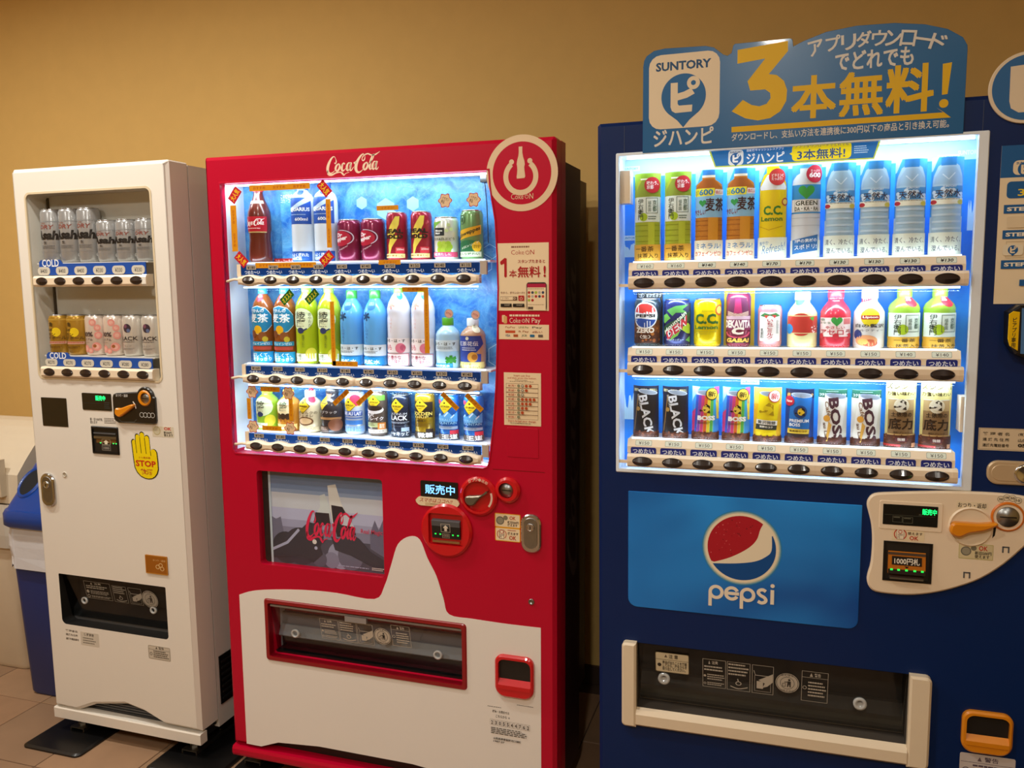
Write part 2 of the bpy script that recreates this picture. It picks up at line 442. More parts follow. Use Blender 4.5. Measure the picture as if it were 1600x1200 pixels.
def tile_mesh(m):
    b = MB(); h = TS / 2 - .0016; c = .0015
    V = [(x * h, y * h, -.006) for x, y in ((-1, -1), (1, -1), (1, 1), (-1, 1))] + [(x * h, y * h, -c) for x, y in ((-1, -1), (1, -1), (1, 1), (-1, 1))] + \
        [(x * (h - c), y * (h - c), 0) for x, y in ((-1, -1), (1, -1), (1, 1), (-1, 1))]
    F = [(8, 9, 10, 11)] + [(j * 4 + i, j * 4 + (i + 1) % 4, j * 4 + 4 + (i + 1) % 4, j * 4 + 4 + i) for j in (0, 1) for i in range(4)]
    return b.add(V, F, m).mesh('floor_tile')
tiles = [tile_mesh(m) for m in M_TILE]
stuff = MB()
for i in range(-7, 9):
    for j in range(-15, 3):
        x = -.93 + TS * (i + .5); y = .146 + TS * (j + .5)
        if not (XL + TS / 2 < x < XR - TS / 2 and YF + TS / 2 < y < WB - TS / 2 + .05): continue
        if i <= 6 and j >= -4:
            o = bpy.data.objects.new('floor_tile', random.choice(tiles)); col.objects.link(o); o.parent = floor; o.location = (x, y, 0)
            o.rotation_euler.z = random.choice((0, 1, 2, 3)) * PI / 2
        else:
            h = TS / 2 - .0016; stuff.add([(x - h, y - h, 0), (x + h, y - h, 0), (x + h, y + h, 0), (x - h, y + h, 0)], [(0, 1, 2, 3)], M_TILE[(i * 3 + j) % 4])
so = stuff.build('floor_tiling', floor); so['kind'] = 'stuff'
M_BASE = mat('baseboard', '#3a2a1e', .6, vary=.1)
for nm, b in (('baseboard_back', (XL, WB - .012, 0, XR, WB, .07)), ('baseboard_left', (XL, YF, 0, XL + .012, WB - .012, .07)), ('baseboard_right', (XR - .012, YF, 0, XR, WB - .012, .07))):
    struct(MB().box(*b, M_BASE).build(nm))
# recessed downlights in the ceiling, each with its lamp
for i, (x, y, e) in enumerate(DOWNLIGHTS):
    t = empty('ceiling_downlight', ('round recessed ceiling downlight, %s' % ('first from the left wall in the row nearest the machines', 'second from the left wall in the row nearest the machines', 'third from the left wall in the row nearest the machines', 'rightmost in the row nearest the machines', 'left one of the pair far behind the camera', 'right one of the pair far behind the camera')[i]),
              'ceiling light', 'recessed ceiling downlights', mw=Matrix.Translation((x, y, CEIL)))
    MB().lathe([(.075, 0), (.085, -.006), (.062, -.010), (.060, 0)], 0, 0, M_WHITEP, 28, cap=False).build('trim_ring', t)
    MB().lathe([(.058, -.002), (.0579, -.004)], 0, 0, mat('downlight_lens', (1, .88, .7), .5, emit=6), 28).build('lens', t)
    ld = bpy.data.lights.new('downlight_lamp', 'AREA'); ld.shape = 'DISK'; ld.size = .12; ld.energy = e; ld.color = WARM; ld.spread = PI
    lo = bpy.data.objects.new('downlight_lamp', ld); col.objects.link(lo); lo.location = (x, y, CEIL - .02)

# ------------------------------------------------------------------ shared machine parts
W = Machine(-.7087, .5863, -.0084, .0007, -.32, 'narrow cream vending machine with beer and highball cans')
K = Machine(0, 1.0213, 0, .004, .5, 'red vending machine with white script logo and lit three-row window')
N = Machine(1.1317, 1.18, .0058, -.0048, 1.6, 'navy blue vending machine with large blue header sign on top')
Z2 = lambda z: S * z + .13256
WT, KT, NT = Z2(1.835), 1.83, Z2(1.852)
M_BTN = mat('button_smoke', '#2b211d', .22, coat=.6)
def button_mesh(rx, rz, out=.006, crease=-.12):
    """oval push button whose two facets meet in a curved crease"""
    b = MB(); n = 14; up = [(rx * math.cos(PI * i / n), rz * math.sin(PI * i / n)) for i in range(n + 1)]
    lo = [(x, -z) for x, z in up]; cr = [(x, rz * crease * (1 - (x / rx) ** 2) - rz * .0) for x, _ in up]
    V = [(x, 0, z) for x, z in up] + [(x, -out * (1 - .6 * (x / rx) ** 2) if 0 < i < n else 0, z) for i, (x, z) in enumerate(cr)] + [(x, 0, z) for x, z in lo]
    F = []
    for i in range(n):
        F.append((i, n + 1 + i, n + 2 + i, i + 1)); F.append((n + 1 + i, 2 * n + 2 + i, 2 * n + 3 + i, n + 2 + i))
    b.add(V, F, M_BTN)
    rim = circ(0, 0, rx * 1.1, 28, rz * 1.13); inn = circ(0, 0, rx * .99, 28, rz * .99)
    b.add([(x, .0005, z) for x, z in rim] + [(x, -.0014, z) for x, z in circ(0, 0, rx * 1.05, 28, rz * 1.06)] + [(x, .0, z) for x, z in inn],
          [(j * 28 + i, j * 28 + (i + 1) % 28, (j + 1) * 28 + (i + 1) % 28, (j + 1) * 28 + i) for j in (0, 1) for i in range(28)], mat('button_rim', '#4a3c33', .35))
    return b.mesh('button')
def child(name, me, parent, loc=(0, 0, 0), label=None):
    o = bpy.data.objects.new(name, me); col.objects.link(o); o.parent = parent; o.location = loc
    if label: o['label'] = label
    return o
def led(m, x0, x1, y, z, e, name='led_strip', dn=True, color=(.70, .87, 1), size=.03, power=3, tilt=.5, up=False):
    """LED tube of the display case, or an added fill strip, with its lamp"""
    MB().box(x0, y, z - .004, x1, y + .008, z, mat('led_or_fill_tube_%g' % e, (.72, .88, 1), .5, emit=e)).build(name, m.root)
    ld = bpy.data.lights.new('display_lamp', 'AREA'); ld.shape = 'RECTANGLE'; ld.size = x1 - x0; ld.size_y = size; ld.energy = power; ld.color = color
    lo = bpy.data.objects.new('display_lamp', ld); col.objects.link(lo)
    lo.matrix_world = m.M @ Matrix.Translation(((x0 + x1) / 2, y + .004, z + (.003 if up else -.007))) @ Matrix.Rotation(PI - tilt if up else tilt, 4, 'X')
def feet(m, xs, y0, y1, zb):
    """levelling feet: threaded stud, nut and bracket under the base"""
    for x in xs:
        for y in (y0, y1):
            b = MB().lathe([(.009, .0125), (.009, zb + .01)], x, y, M_GALV, 12); b.lathe([(.016, .0215), (.016, .031)], x, y, M_GALV, 6, smooth=False)
            b.build('levelling_foot', m.root)
    for x in xs:
        br = MB().box(x - .026, y0 - .03, .0185, x + .026, y1 + .03, .0215, M_GALV)
        br.box(x - .028, y0 - .03, .0107, x - .025, y1 + .03, .0225, M_GALV).box(x + .025, y0 - .03, .0107, x + .028, y1 + .03, .0225, M_GALV)
        for k in range(5):
            br.lathe([(.006, .0215), (.006, .0235)], x + (.012 if k % 2 else -.012), y0 + .06 + k * .05, M_STEEL, 10)
        br.build('foot_bracket', m.root)
def lock_plate(m, box, d=0.0, dark=False):
    x0, z0, x1, z1 = m.box(*box, d); r = (x1 - x0) * .46; cx = (x0 + x1) / 2
    b = MB().slab(rrect(x0, z0, x1, z1, r, 8), d - .008, d, M_CHROME, .003)
    hk = b.build('lock_handle', m.root, 'chrome lock handle plate')
    zz = z1 - (x1 - x0) * .62; rr = (x1 - x0) * .27
    MB().slab(rrect(cx - rr * 1.25, z0 + r * .5, cx + rr * 1.25, z1 - r * .35, rr * 1.2, 8), d - .0095, d - .008, M_STEEL, .001).build('handle_inset', hk)
    c = MB().lathe([(rr * .75, d - .0095), (rr * .75, d - .013), (rr * .5, d - .0135), (rr * .5, d - .0125)], cx, zz, M_CHROME, 20, axis='y')
    c.box(cx - rr * .06, d - .0136, zz - rr * .3, cx + rr * .06, d - .0134, zz + rr * .3, M_BLACK); c.build('keyhole', hk)
def flap_print(p, frames, m='#cfc8ba', man=None):
    """outlined instruction boxes printed on a delivery flap"""
    for (a0, b0, a1, b1, kind) in frames:
        p.frame(a0, b0, a1, b1, .0009, m)
        wd, ht = a1 - a0, b1 - b0
        if kind == 'text':
            p.poly([(a0 + wd * .25, b0 + ht * .17), (a0 + wd * .33, b0 + ht * .17), (a0 + wd * .29, b0 + ht * .05)], m)
            p.text('注意', a0 + wd * .4, b0 + ht * .05, a0 + wd * .66, b0 + ht * .17, m)
            p.lines(a0 + wd * .07, b0 + ht * .24, a1 - wd * .06, b0 + ht * .46, 2, m)
            p.disc(a0 + wd * .10, b0 + ht * .60, wd * .055, m, 12); p.lines(a0 + wd * .2, b0 + ht * .53, a1 - wd * .05, b0 + ht * .76, 3, m)
            p.ring(a0 + wd * .10, b0 + ht * .87, wd * .055, wd * .02, m, n=14); p.lines(a0 + wd * .2, b0 + ht * .82, a1 - wd * .05, b0 + ht * .95, 2, m)
        if kind == 'cup':
            p.lines(a0 + wd * .06, b0 + ht * .06, a1 - wd * .05, b0 + ht * .52, 4, m)
            p.line([(a0 + wd * .15, b0 + ht * .86), (a0 + wd * .5, b0 + ht * .93), (a0 + wd * .9, b0 + ht * .85)], wd * .04, m, 4)
            p.ring(a0 + wd * .5, b0 + ht * .74, wd * .13, wd * .035, m, n=18, sq=.8); p.line([(a0 + wd * .5, b0 + ht * .68), (a0 + wd * .46, b0 + ht * .58)], wd * .04, m)
        if kind == 'hand':
            p.line([(a0 + wd * .08, b0 + ht * .2), (a0 + wd * .16, b0 + ht * .36), (a1 - wd * .2, b0 + ht * .36)], wd * .03, m)
            p.rect(a0 + wd * .22, b0 + ht * .56, a0 + wd * .52, b0 + ht * .82, m, .0)
            p.poly([(a0 + wd * .3, b0 + ht * .52), (a0 + wd * .62, b0 + ht * .40), (a1 - wd * .03, b0 + ht * .26), (a1 - wd * .03, b0 + ht * .55), (a0 + wd * .72, b0 + ht * .72), (a0 + wd * .5, b0 + ht * .78), (a0 + wd * .6, b0 + ht * .62)], m)
            p.frame(a0 + wd * .12, b0 + ht * .36, a1 - wd * .12, b0 + ht * .92, .0007, m)
        if kind == 'warn':
            p.rect(a0, b0 + ht * .2, a1, b0 + ht * .21, m); p.poly([(a0 + wd * .3, b0 + ht * .17), (a0 + wd * .42, b0 + ht * .17), (a0 + wd * .36, b0 + ht * .05)], m)
            p.text('警告', a0 + wd * .48, b0 + ht * .05, a0 + wd * .72, b0 + ht * .17, m)
            p.ring(a0 + wd * .12, b0 + ht * .55, wd * .08, wd * .02, m, n=16); p.lines(a0 + wd * .25, b0 + ht * .34, a1 - wd * .05, b0 + ht * .88, 5, m)
    if man:
        a, b, r = man; f = p.w / p.h
        p.disc(a, b, r, m, 36); p.ring(a, b, r * .94, r * .05, '#2a2a2a', n=36); p.disc(a, b, r * .62, '#5b5a57', 30); p.disc(a, b, r * .57, m, 30)
        p.text('あんぜん', a - r * .55, b - r * f * .88, a + r * .55, b - r * f * .68, '#333333', .01); p.text('リサイクル', a - r * .6, b + r * f * .68, a + r * .6, b + r * f * .88, '#333333', .01)
        k = '#33302c'
        p.disc(a + r * .16, b - r * f * .34, r * .11, k, 12)
        p.poly([(a + r * .02, b - r * f * .2), (a + r * .3, b - r * f * .2), (a + r * .3, b + r * f * .4), (a + r * .2, b + r * f * .4), (a + r * .16, b + r * f * .1), (a + r * .06, b + r * f * .4), (a - r * .02, b + r * f * .4)], k)
        p.line([(a + r * .05, b - r * f * .12), (a - r * .25, b - r * f * .08)], r * .08, k); p.frame(a - r * .42, b + r * f * .02, a - r * .14, b + r * f * .38, .0012, k)
def coin_return(m, box, mtl, name, d=0.0, pr=.012):
    """rounded pocket for change: raised rim, dark mouth, sloping lip"""
    x0, z0, x1, z1 = m.box(*box, d); wd = x1 - x0; h = z1 - z0
    P = rrect(x0, z0, x1, z1, (wd * .26, wd * .26, wd * .2, wd * .2), 7); Q = rrect(x0 + wd * .09, z0 + h * .30, x1 - wd * .07, z1 - h * .09, (wd * .05, wd * .05, wd * .16, wd * .16), 6)
    b = MB().slab(P, d - pr, d, mtl, .004, holes=[Q]); o = b.build(name, m.root)
    MB().slab(Q, d - .001, d - .0005, M_DARK).build('pocket', o)
    f = MB(); f.xslab([(d - pr - .002, z0 + h * .30), (d - pr * .2, z0 + h * .42), (d - pr * .2, z0 + h * .28), (d - pr - .002, z0 + h * .2)], x0 + wd * .09, x1 - wd * .07, mtl); f.build('lip', o)
    return o
# ------------------------------------------------------------------ the narrow cream machine
def cream_machine():
    m = W; R = m.root; w = m.w
    bot = m.pts([(87, 1103), (120.4, 1110.7), (147.3, 1102), (195.5, 1102), (223.8, 1113.5), (255, 1133), (309, 1144)])
    zb = bot[0][1]; zbm = bot[-1][1]
    bot[0] = (0, zb); bot[-1] = (w, zbm)
    wx0, wz0, wx1, wz1 = m.box(50.5, 298, 243, 593.5)
    wx0, wz1 = m.p(38, 304); wx1 = m.p(243.5, 445)[0]; wx0 = m.p(50.5, 447)[0]; wz1 = (m.p(38, 304)[1] + m.p(234, 291.5)[1]) / 2; wz0 = (m.p(63.3, 590)[1] + m.p(252.5, 596.3)[1]) / 2
    tx0, tz1 = m.p(92, 895.4); tx0 = m.p(94.5, 935)[0]; tx1 = m.p(261, 958)[0]; tz1 = (tz1 + m.p(258.5, 918)[1]) / 2; tz0 = (m.p(97.5, 974)[1] + m.p(263.5, 999.7)[1]) / 2
    win = rrect(wx0, wz0, wx1, wz1, .018, 6); take = rrect(tx0, tz0, tx1, tz1, (.018, .012, .004, .004), 5)
    liner = mat('display_liner_grey', '#dcddd4', .5, vary=.03)
    D = .086
    P = bot + [(w, WT - .004), (w - .004, WT), (.004, WT), (0, WT - .004)]
    MB().slab(P, 0, D, M_CREAM, .012, holes=[win, take], hm=[mat('liner_cream', '#e4e2d8', .5), M_DARK]).build('door', R)
    MB().box(.004, D + .006, .07, w - .002, .50, WT - .006, M_CREAM).build('cabinet', R)
    MB().box(.01, D, .08, w - .012, D + .006, WT - .01, M_BLACK).build('door_gasket', R)
    # base rail with the dark arch behind it
    zr = m.p(86, 1103)[1]; zl = m.p(86.4, 1119.2)[1]
    b = MB().xslab([(-.001, zl), (-.001, zr - .005), (.002, zr - .002), (.03, zr - .002), (.03, zl)], 0, w, M_CREAM); b.build('base_rail', R)
    MB().box(.02, .03, zl, w - .02, .48, .09, M_DARK).build('base', R)
    # louvres in the arch
    gx0, gx1 = m.p(125, 1110)[0], m.p(250, 1128)[0]
    for k in range(4):
        MB().box(gx0, .035 - k * .002, zr - .004 + k * .010, gx1, .05, zr + .001 + k * .010, M_GREYP).build('vent_slat', R)
    # display interior
    back = MB().box(wx0 - .01, D - .004, wz0 - .01, wx1 + .01, D - .001, wz1 + .01, liner).build('display_back', R)
    MB().box(wx0 + .001, D - .012, wz0, wx0 + .005, D - .004, wz1, M_DARK).build('display_seam', R)
    MB().slab(win, .004, .007, M_GLASS).build('window_glass', R)
    MB().slab(rrect(wx0 - .004, wz0 - .004, wx1 + .004, wz1 + .004, .02, 6), -.0015, .003, mat('window_rim', '#d8c8a8', .35), holes=[rrect(wx0 + .002, wz0 + .002, wx1 - .002, wz1 - .002, .017, 6)]).build('window_rim', R)
    rows = []
    bm = button_mesh(.0205, .0112, .005)
    for (bl, br, nprod, vl, vr, prices, tagbox) in (((67.7, 440), (215, 437.7), 6, 406.5, 412.5, ['¥400'] * 3 + ['¥330'] * 3, (63, 410)),
                                           ((79.3, 581), (225.3, 585.7), 6, 552.5, 560, ['¥270'] * 2 + ['¥270'] * 2 + ['¥280'] * 2, (76, 552))):
        d = -.004
        (xa, za), (xb, zbn) = m.p(*bl, d), m.p(*br, d); zc = (za + zbn) / 2; pit = (xb - xa) / 5
        zs = (m.p(78, vl, .012)[1] + m.p(226, vr, .012)[1]) / 2
        rows.append((zs, [xa + pit * i for i in range(6)]))
        bar = MB(); x0, x1 = xa - .034, xb + .036
        sec = [(-.010, zc - .010), (-.010, zc + .010), (-.006, zc + .016), (.004, zc + .017), (.02, zc + .017), (.02, zc - .017), (.004, zc - .017), (-.006, zc - .016)]
        bar.xslab([(y, z) for y, z in sec], x0, x1, M_CREAMP)
        bo = bar.build('button_bar', R)
        MB().xslab([(y - .0006, z + (z - zc) * .05) for y, z in sec], x1 - .016, x1 - .001, mat('clear_end_cap', '#ece9df', .2, coat=.5)).build('end_cap', bo)
        for i in range(6): child('button', bm, bo, (xa + pit * i, -.0102, zc))
        # shelf and blue price strip with a tab reading COLD
        MB().box(xa - .03, .006, zs - .004, xb + .034, D - .004, zs, mat('shelf_white', '#d9d8d0', .45)).build('shelf', R)
        z0, z1 = zc + .0185, zs - .003
        p = Print(flat(.002)).fr(xa - .018, z0, xb - xa + .045, z1 - z0)
        tabw = .082
        p.slab([(p.x0, z0), (p.x0 + p.w, z0), (p.x0 + p.w, z1), (p.x0 + tabw + .01, z1), (p.x0 + tabw, z1 + .012), (p.x0 + .008, z1 + .012), (p.x0, z1 + .005)], .002, .005, ink('#1f4fa8'))
        p.text('COLD', .03, -.40, tabw / p.w - .01, .26, '#eef2f6', .02)
        st = p.build('price_strip', R)
        for i in range(6):
            t = Print(flat(.0012)); x = xa + pit * i; hz = (z1 - z0) * .36; zz = z0 + (z1 - z0) * .38
            t.slab(rrect(x - .024, zz - hz, x + .024, zz + hz, hz * .9, 4), .0008, .002, ink('#cfcabc')); t.mapf = flat(.0008)
            t.fr(x - .024, zz - hz, .048, 2 * hz); t.text(prices[i], .22, .25, .78, .78, '#4a4a48', .01); t.build('price_tag', st)
    # controls
    b = MB(); b.slab(rrect(*m.box(66, 621.5, 105.3, 666), .002, 2), -.001, .001, mat('blank_black_panel', '#15140f', .25, coat=.4)); b.build('blank_panel', R)
    p = m.sticker('d', (129, 614.5, 174.4, 641), '#121715', r=.03, th=.0015, mat_=mat('display_black', '#0d1211', .2, coat=.6))
    p.text('販売中', .47, .13, .80, .42, glow('#12f07c', 2.2), .03); p.lines(.76, .5, .96, .92, 4, '#3b403d'); p.rect(.06, .58, .7, .60, '#2a2f2d'); p.build('money_display', R)
    # coin panel with raised round corner
    x0, z0, x1, z1 = m.box(179.3, 612, 245.3, 661); cx, cz = m.p(229, 620.5); rr = .0315
    arc = [(cx + rr * math.cos(math.radians(a)), cz + rr * math.sin(math.radians(a))) for a in range(150, 4, -12)]
    P = rrect(x0, z0, x1, z1 - .004, (.016, .010, .0, .014), 5)
    P = [q for q in P if not (q[0] > cx - rr * .9 and q[1] > cz)]
    k = max(range(len(P)), key=lambda i: P[i][1] - (P[i][0] - x0) * .0001 if P[i][0] < cx else -9)
    Pn = rrect(x0, z0, cx - rr * .8, z1 - .004, (.016, 0, 0, .014), 5)
    out = [q for q in Pn if q[0] < cx - rr * .85][:]
    poly = [(x0 + .016, z0), (x1 - .010, z0), (x1 - .003, z0 + .003), (x1, z0 + .010), (x1, cz)] + list(reversed(arc)) + [(x0 + .014, z1 - .006), (x0 + .004, z1 - .010), (x0, z1 - .02), (x0, z0 + .016), (x0 + .005, z0 + .005)]
    co = MB().slab(poly, -.009, 0, mat('coin_panel_black', '#141414', .28, coat=.5), .003).build('coin_panel', R)
    c = MB().slab(circ(cx, cz - .002, .024, 32), -.0125, -.009, M_YEL, .003, holes=[circ(cx + .004, cz - .002, .0165, 28)]); c.build('coin_ring', co)
    c = MB().lathe([(.0165, -.0085), (.016, -.0105), (.0, -.0112)], cx + .004, cz - .002, M_STEEL, 24, cap=False, axis='y'); c.box(cx - .007, -.0122, cz - .0035, cx + .015, -.0108, cz - .0015, M_BLACK); c.build('coin_slot', co)
    lx0, lz0 = m.p(190.5, 643); lx1, lz1 = m.p(214.5, 634.5)
    V = spline([(lx0 - .010, lz0 - .004), (lx0 - .006, lz0 + .012), (lx0 + .012, lz0 + .013), (lx1 - .006, lz1 + .007), (lx1 + .002, lz1 + .003), (lx1 - .008, lz1 - .006), (lx0 + .018, lz0 - .008), (lx0 + .004, lz0 - .014)], 4, True)
    MB().slab(V, -.021, -.009, M_YEL, .003).build('return_lever', co)
    p = Print(flat(-.0091)).fr(x0, z0, x1 - x0, z1 - z0)
    p.text('おつり・返却', .10, .08, .38, .17, '#d8d8d4', .01)
    for i in range(4): p.ring(.685 + i * .085, .71, .05, .009, '#cfcfca', n=18)
    p.line([(.50, .30), (.545, .4), (.56, .52)], .022, '#e6e6e2'); p.line([(.12, .86), (.2, .96), (.5, .95), (.56, .86)], .012, '#55564f'); p.build('panel_print', co)
    # bill slot
    x0, z0, x1, z1 = m.box(144.3, 666.5, 186, 709.5)
    bo = MB().slab(rrect(x0, z0, x1, z1, .003, 2), -.004, .0, M_BLACK, .002, holes=[rrect(x0 + .006, z0 + .006, x1 - .005, z1 - .008, .002, 2)]).build('bill_unit', R)
    b = MB(); b.box(x0 + .004, -.0006, z0 + .004, x1 - .004, -.0001, z1 - .004, M_DARK); b.box(x0 + .009, -.003, z0 + .048, x1 - .008, -.001, z0 + .056, M_STEEL); b.box(x0 + .009, -.003, z0 + .063, x1 - .010, -.001, z0 + .067, M_GREYP)
    b.build('bill_mouth', bo)
    p = Print(flat(-.0008)).fr(x0, z0, x1 - x0, z1 - z0)
    p.rect(.16, .46, .9, .60, '#6b4a22'); p.frame(.36, .46, .68, .66, .001, '#c8c2a8'); p.poly([(.52, .48), (.62, .57), (.57, .57), (.57, .64), (.47, .64), (.47, .57), (.42, .57)], '#e8e2c8')
    for a in (.28, .76, .86): p.poly([(a, .58), (a + .07, .58), (a + .035, .63)], glow('#2ee860', 1.5))
    p.frame(.36, .69, .68, .86, .001, '#a8a398'); p.text('1000', .41, .73, .63, .82, '#a8a398', .02); p.build('bill_print', bo)
    p = m.print(141, 653, 182, 663); p.text('新・旧1000円札\n使えます', 0, .05, .48, 1, '#3a342c', .03); p.lines(.54, 0, 1, .95, 4, '#5a4f42'); p.build('small_notice', R)
    p = m.sticker('s', (238, 666.5, 271.5, 683), '#d9cfb8', r=.04, th=.0004); p.ring(.22, .42, .17, .03, '#b8ab7c'); p.disc(.22, .42, .14, '#c9c2a4'); p.text('OK', .56, .05, .9, .34, '#c22a24', .03); p.text('新500円\n使えます', .54, .44, .96, .92, '#3a332c', .03); p.build('coin_notice', R)
    # yellow hand notice
    x0, z0, x1, z1 = m.box(206.5, 674.5, 247, 748.5); p = Print(flat(-.0006)).fr(x0, z0, x1 - x0, z1 - z0)
    fing = [(0, .22), (.02, .185), (.07, .165), (.12, .17), (.155, .20), (.16, .10), (.18, .06), (.24, .045), (.30, .06), (.335, .10), (.34, .04), (.37, .01), (.43, 0), (.49, .015), (.52, .05), (.53, .11), (.56, .075), (.62, .065), (.68, .08), (.71, .12), (.73, .40), (.78, .36), (.86, .35), (.93, .37), (.98, .42), (1, .60), (1, .78), (.95, .87), (.86, .94), (.74, .985), (.6, 1), (.44, .99), (.28, .95), (.15, .87), (.07, .77), (.04, .6), (.02, .4)]
    p.poly(fing, '#1d1a10'); cxf, cyf = .5, .55
    p.poly([(cxf + (a - cxf) * .93, cyf + (b - cyf) * .96) for a, b in fing], '#f2d80a')
    for a, b0 in ((.165, .20), (.34, .12), (.525, .13)): p.line([(a, b0), (a + .03, .46)], .022, '#1d1a10')
    p.line([(.72, .40), (.735, .5)], .022, '#1d1a10')
    p.text('２０歳未満', .26, .525, .70, .565, '#b8561a', .01); p.text('STOP', .13, .605, .90, .735, '#c8281a', .03); p.text('飲酒', .30, .78, .76, .91, '#c04a28', .02)
    p.build('hand_notice', R, 'yellow hand shaped notice reading STOP')
    lock_plate(m, (66.5, 739.5, 88, 790.5))
    hx, hz = m.p(101.3, 741.3); MB().lathe([(.0085, 0), (.0085, -.002), (.006, -.0022), (.006, 0)], hx, hz, mat('hole_plug', '#d3cdbf', .4), 20, axis='y', cap=False).lathe([(.006, -.0005), (.0, -.0006)], hx, hz, ink('#b7ab96'), 20, axis='y', cap=False).build('hole_plug', R)
    p = m.sticker('c', (228.5, 868, 262.3, 896.5), '#a86a12', r=.03, th=.003, mat_=mat('amber_flap', '#9c5a08', .25, coat=.5)); p.text('おつり・返却', .36, .2, .92, .3, '#d8b070', .01)
    for a, b in ((.56, .60), (.70, .50), (.76, .68)): p.ring(a, b, .095, .03, '#d9b87c', n=18, sq=.9)
    p.frame(0, 0, 1, 1, .002, '#c98a2a'); p.build('coin_return_flap', R)
    # delivery port
    b = MB(); b.box(tx0 - .004, D - .006, tz0 - .004, tx1 + .004, D - .002, tz1 + .004, mat('port_back_grey', '#5c5e5c', .5)); b.build('port_back', R)
    b = MB(); b.xslab([(.045, tz0), (.050, tz0 + .035), (.072, tz0 + .06), (.084, tz0 + .06), (.084, tz0)], tx0, tx1, M_GREYP); b.build('port_tray', R)
    V = [(tx0 + .002, .012, tz1 - .004), (tx1 - .002, .012, tz1 - .004), (tx1 - .002, .040, tz0 + .012), (tx0 + .002, .040, tz0 + .012)]
    fl = MB().add(V + [(x, y + .003, z) for x, y, z in V], [(0, 3, 2, 1), (4, 5, 6, 7), (0, 1, 5, 4), (2, 3, 7, 6), (1, 2, 6, 5), (0, 4, 7, 3)], M_SMOKE).build('delivery_flap', R)
    mp = lambda x, z, l: (x, .012 + .028 * (tz1 - .004 - z) / (tz1 - tz0 - .016) - .0004 - EPS * l, z)
    p = Print(mp).fr(tx0, tz0, tx1 - tx0, tz1 - tz0)
    flap_print(p, [(.20, .12, .45, .48, 'text'), (.47, .14, .60, .48, 'cup'), (.62, .14, .74, .48, 'hand')], '#a8a69d', (.81, .33, .072)); p.build('flap_print', fl)
    for a in (.17, .82):
        bx, bz = tx0 + (tx1 - tx0) * a, tz0 + (tz1 - tz0) * .45
        MB().lathe([(.012, .030), (.012, .024), (.007, .0235), (.007, .03)], bx, bz, mat('clear_bumper', '#b9bdbd', .1, coat=.8), 20, axis='y', cap=False).build('flap_stop', fl)
    # small stickers below the port
    p = m.print(103, 984, 122.5, 1001); p.text('管理者名', 0, .02, .95, .22, '#4d463c', .02); p.text('連絡先住所', 0, .38, .95, .58, '#4d463c', .02); p.text('連絡先電話番号', 0, .76, 1, .96, '#4d463c', .02); p.build('owner_print', R)
    p = m.sticker('o', (126.5, 988.5, 154.5, 1009), '#cfc8ba', r=.03, th=.0004); p.text('佐野商店', .2, .08, .74, .3, '#5a564e', .02); p.lines(.12, .42, .85, .95, 3, '#7c776c'); p.build('owner_sticker', R)
    p = m.sticker('o', (232, 1010, 266.3, 1031), '#c9c0b0', r=.08, th=.0004); p.frame(.02, .02, .98, .98, .0009, '#4d463c'); p.poly([(.34, .22), (.43, .22), (.385, .06)], '#4d463c'); p.text('警告', .48, .06, .72, .23, '#4d463c', .02); p.rect(.03, .28, .97, .295, '#4d463c')
    p.ring(.13, .62, .06, .016, '#4d463c', n=16); p.lines(.24, .36, .95, .92, 4, '#4d463c'); p.build('warning_sticker', R)
    feet(m, (.075, w - .06), .045, .40, zl)
    # vent on the right side
    sy0, sy1 = .105, .185
    MB().box(w - .003, sy0, .14, w + .001, sy1, .30, M_BLACK).build('side_vent', R)
    for k in range(7): MB().box(w + .001, sy0 + .008, .155 + k * .02, w + .004, sy1 - .008, .162 + k * .02, M_DARK).build('vent_slat', R)
    return rows
W_ROWS = cream_machine()
# rubber mats under the feet
for i, (x0, y0, x1, y1, lb) in enumerate(((-.745, -.10, -.515, .50, 'black rubber mat under the left feet of the cream machine'), (-.268, -.09, -.02, .48, 'black rubber mat under the right feet of the cream machine'))):
    b = MB(); Pm = rrect(x0, y0, x1, y1, .02, 5); n = len(Pm); Q = inset(ccw(Pm), .008)
    b.zslab(Pm, 0.0003, .006, mat('mat_rubber', '#0c0c0d', .35, vary=.1)); b.add([(x, y, .006) for x, y in ccw(Pm)] + [(x, y, .0105) for x, y in Q], [(i, (i + 1) % n, n + (i + 1) % n, n + i) for i in range(n)], M_BLACK)
    b.add([(x, y, .0105) for x, y in Q], self_tri(Q), M_BLACK); tag(b.build('rubber_mat'), lb, 'mat')
